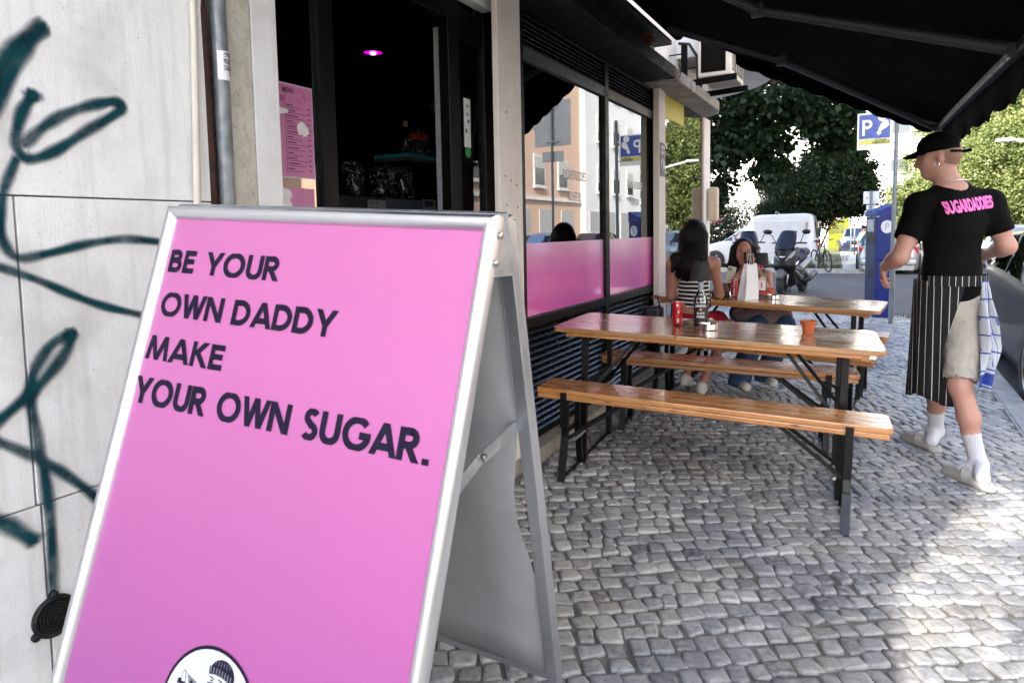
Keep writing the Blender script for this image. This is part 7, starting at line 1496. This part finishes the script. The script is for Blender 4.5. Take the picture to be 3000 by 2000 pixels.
block('apartment_building', 'apartment block on the far side of the street behind the camera', 11, 20, -30, 10, 14, WHR, '-x', 10, 4)

# ================================================================ trees and shrubs
def blade(pts, tone, name, m_, par, size, asp=.55, droop=.35, jitter=1.0):
    """leaf mesh: each leaf is a folded diamond of two quads"""
    n = len(pts); P_ = np.asarray(pts, float); d = RNG.normal(size=(n, 3)); d[:, 2] -= droop; d /= np.linalg.norm(d, axis=1)[:, None]
    u = np.cross(d, RNG.normal(size=(n, 3))); u /= np.linalg.norm(u, axis=1)[:, None]; nn_ = np.cross(d, u); s_ = size*RNG.uniform(.6, 1.35, n)[:, None]
    tip = P_+d*s_; mid = P_+d*s_*.45; a = mid+u*s_*asp*.5+nn_*s_*.10; b = mid-u*s_*asp*.5+nn_*s_*.10
    co = np.stack([P_, a, tip, b], 1).reshape(-1, 3); base = np.arange(n)[:, None]*4; fc = np.concatenate([base+np.array([[0, 1, 2]]), base+np.array([[0, 2, 3]])], 1).reshape(-1, 3)
    me = bpy.data.meshes.new(name); me.vertices.add(len(co)); me.vertices.foreach_set('co', co.astype(np.float32).ravel()); me.loops.add(fc.size); me.loops.foreach_set('vertex_index', fc.astype(np.int32).ravel()); me.polygons.add(len(fc)); me.polygons.foreach_set('loop_start', np.arange(len(fc), dtype=np.int32)*3); me.polygons.foreach_set('loop_total', np.full(len(fc), 3, np.int32)); me.update(calc_edges=True)
    me.materials.append(m_); at_ = me.attributes.new('tone', 'FLOAT', 'FACE'); at_.data.foreach_set('value', np.repeat(np.asarray(tone, np.float32), 2))
    o = bpy.data.objects.new(name, me); COL.objects.link(o); link(o, par); return o
def clumps(centre, rad, nc, per, spread, shell=.55):
    """leaf positions gathered in clumps through an ellipsoid"""
    out = []; tone = []
    for i in range(nc):
        v = RNG.normal(size=3); v /= np.linalg.norm(v); r = RNG.uniform(shell, 1.0)**.6; c = np.array(centre)+v*np.array(rad)*r; t0 = RNG.uniform(.15, .85); k = int(per*RNG.uniform(.6, 1.4))
        out.append(c+RNG.normal(size=(k, 3))*spread*RNG.uniform(.7, 1.3)); tone.append(np.clip(t0+RNG.normal(size=k)*.18, 0, 1))
    return np.concatenate(out), np.concatenate(tone)
BARK = mat('bark', (.06, .045, .035), .9, 0, .3, 12, .6, 30)
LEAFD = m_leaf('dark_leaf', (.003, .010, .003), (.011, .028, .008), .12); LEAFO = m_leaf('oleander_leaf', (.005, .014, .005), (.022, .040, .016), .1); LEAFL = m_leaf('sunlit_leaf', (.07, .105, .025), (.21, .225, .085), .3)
def tree(name, label, base, trunk_h, r0, lobes, leaf, size, asp=.6, cat='tree', group=None, droop=.35, limbs=True):
    base = Vector(base); t = thing(name, label, cat, base, group=group)
    top = Vector((sum(l[0][0] for l in lobes)/len(lobes), sum(l[0][1] for l in lobes)/len(lobes), base.z+trunk_h)); tr = MB().tube([base, base.lerp(top, .5)+Vector((.06, .04, 0)), top], [r0, r0*.8, r0*.6], 10).build('trunk', BARK, t, smooth=True)
    if limbs:
        for l in lobes:
            c = Vector(l[0]); MB().tube([top-Vector((0, 0, .1)), top.lerp(c, .5)+Vector((0, 0, -.15)), c], [r0*.45, r0*.28, r0*.08], 7).build('limb', BARK, tr, smooth=True, world=False)
    pts = []; tn = []
    for c, rad, nc, per, sp in lobes: a, b = clumps(c, rad, nc, per, sp); pts.append(a); tn.append(b)
    blade(np.concatenate(pts), np.concatenate(tn), 'crown', leaf, t, size, asp, droop); return t
c = at(2455, 530, 25.5)
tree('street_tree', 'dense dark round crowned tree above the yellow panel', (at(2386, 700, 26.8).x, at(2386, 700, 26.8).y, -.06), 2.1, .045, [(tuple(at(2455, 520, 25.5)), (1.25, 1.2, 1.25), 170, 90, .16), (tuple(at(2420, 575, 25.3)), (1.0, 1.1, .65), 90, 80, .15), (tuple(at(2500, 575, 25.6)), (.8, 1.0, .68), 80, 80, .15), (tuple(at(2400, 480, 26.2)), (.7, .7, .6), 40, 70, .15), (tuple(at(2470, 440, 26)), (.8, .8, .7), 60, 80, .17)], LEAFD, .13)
# tall plane tree whose branches hang into the top of the view
pb = Vector((-6.6, 19.5, -.06)); lob = []
for u, v, d, r, nc in ((2110, 330, 18, .75, 46), (2120, 450, 18, .6, 40), (2100, 560, 18.5, .5, 26), (2190, 330, 17.5, .6, 30), (2240, 420, 17.5, .55, 30), (2245, 500, 17.5, .38, 20), (2290, 280, 17, .6, 26), (2350, 300, 17, .65, 30), (2400, 340, 17, .5, 26), (2450, 350, 17, .5, 30), (2490, 380, 17, .45, 26), (2430, 420, 17.5, .35, 16), (2330, 360, 17.2, .5, 22), (2170, 420, 17.8, .5, 22), (2150, 250, 18, .8, 30), (2300, 200, 18, 1.2, 50), (2450, 240, 18, 1.2, 50)):
    lob.append((tuple(at(u, v, d)), (r, r, r*.9), int(nc*.62), 40, .125))
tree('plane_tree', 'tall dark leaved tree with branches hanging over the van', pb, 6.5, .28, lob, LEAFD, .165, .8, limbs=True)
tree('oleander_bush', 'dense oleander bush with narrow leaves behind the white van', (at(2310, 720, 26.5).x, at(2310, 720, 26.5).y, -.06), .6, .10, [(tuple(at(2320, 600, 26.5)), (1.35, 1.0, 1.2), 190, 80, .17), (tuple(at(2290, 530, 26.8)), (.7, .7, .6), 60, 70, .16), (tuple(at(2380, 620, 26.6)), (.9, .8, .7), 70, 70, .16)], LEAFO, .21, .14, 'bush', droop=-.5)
ob = tree('oleander_bush', 'sparse oleander with pink flowers left of the van', (at(2130, 740, 26.5).x, at(2130, 740, 26.5).y, -.06), .6, .08, [(tuple(at(2110, 690, 26.0)), (1.1, .8, .9), 80, 50, .2), (tuple(at(2190, 640, 26.4)), (.8, .8, .8), 44, 40, .2), (tuple(at(2100, 600, 26.0)), (.6, .6, .6), 22, 40, .2), (tuple(at(2085, 735, 27.5)), (1.2, .5, .8), 80, 60, .2)], LEAFO, .19, .15, 'bush', droop=-.5)
fp_ = np.array([tuple(at(u, v, 24.8)) for u, v in ((2108, 573), (2112, 580), (2104, 645), (2120, 578), (2098, 648))]); fp_ = np.repeat(fp_, 14, 0)+RNG.normal(size=(70, 3))*.06
blade(fp_, RNG.uniform(0, 1, 70), 'flower', m_leaf('pink_petal', (.45, .03, .14), (.65, .08, .22)), ob, .07, .9)
k_ = 0
for u, v, d, rx, rz, nc, lab in ((2690, 600, 38, 1.6, 1.5, 80, 'small sunlit tree behind the parking sign pole'), (2880, 560, 42, 3.6, 3.2, 330, 'large sunlit tree right of the waiter\'s head'), (2990, 500, 40, 2.6, 3.4, 220, 'sunlit tree crown at the right edge of the view'), (2960, 300, 46, 4.5, 3.0, 260, 'tall sunlit tree rising behind the awning valance'), (2790, 640, 44, 2.6, 1.6, 120, 'low sunlit tree behind the waiter\'s shoulder')):
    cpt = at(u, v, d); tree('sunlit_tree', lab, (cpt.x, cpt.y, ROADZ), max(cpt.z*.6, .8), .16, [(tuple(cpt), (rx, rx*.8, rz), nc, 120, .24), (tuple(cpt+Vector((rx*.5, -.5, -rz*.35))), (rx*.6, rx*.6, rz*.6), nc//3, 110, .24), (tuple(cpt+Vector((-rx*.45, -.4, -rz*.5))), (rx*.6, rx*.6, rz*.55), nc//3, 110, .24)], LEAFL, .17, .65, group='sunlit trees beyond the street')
tree('sunlit_tree', 'roadside tree beyond the white block reflected in the shop glass', (9.5, 50, ROADZ), 3, .2, [((9.5, 50, 5.5), (3.0, 3.2, 4.2), 220, 90, .3), ((8.6, 56, 6.5), (3, 3, 4.5), 160, 90, .3)], LEAFL, .22, .65, group='sunlit trees beyond the street')
tree('sunlit_tree', 'street tree reflected in the neighbour\'s glass', (5.2, 36, ROADZ), 2.5, .2, [((5.4, 60, 6.0), (3.5, 3, 4.5), 160, 90, .3)], LEAFL, .22, .65, group='sunlit trees beyond the street', limbs=False)

# unseen tree added so its thin crown filters sun on the near pavement
tree('sun_filter_tree', 'thin crowned tree added out of view to filter the sun', (-3.9, -9.4, ROADZ), 5.5, .16, [((-3.3, -8.8, 8.3), (3.0, 2.6, 2.2), 1850, 9, .55)], LEAFL, .09, .65)
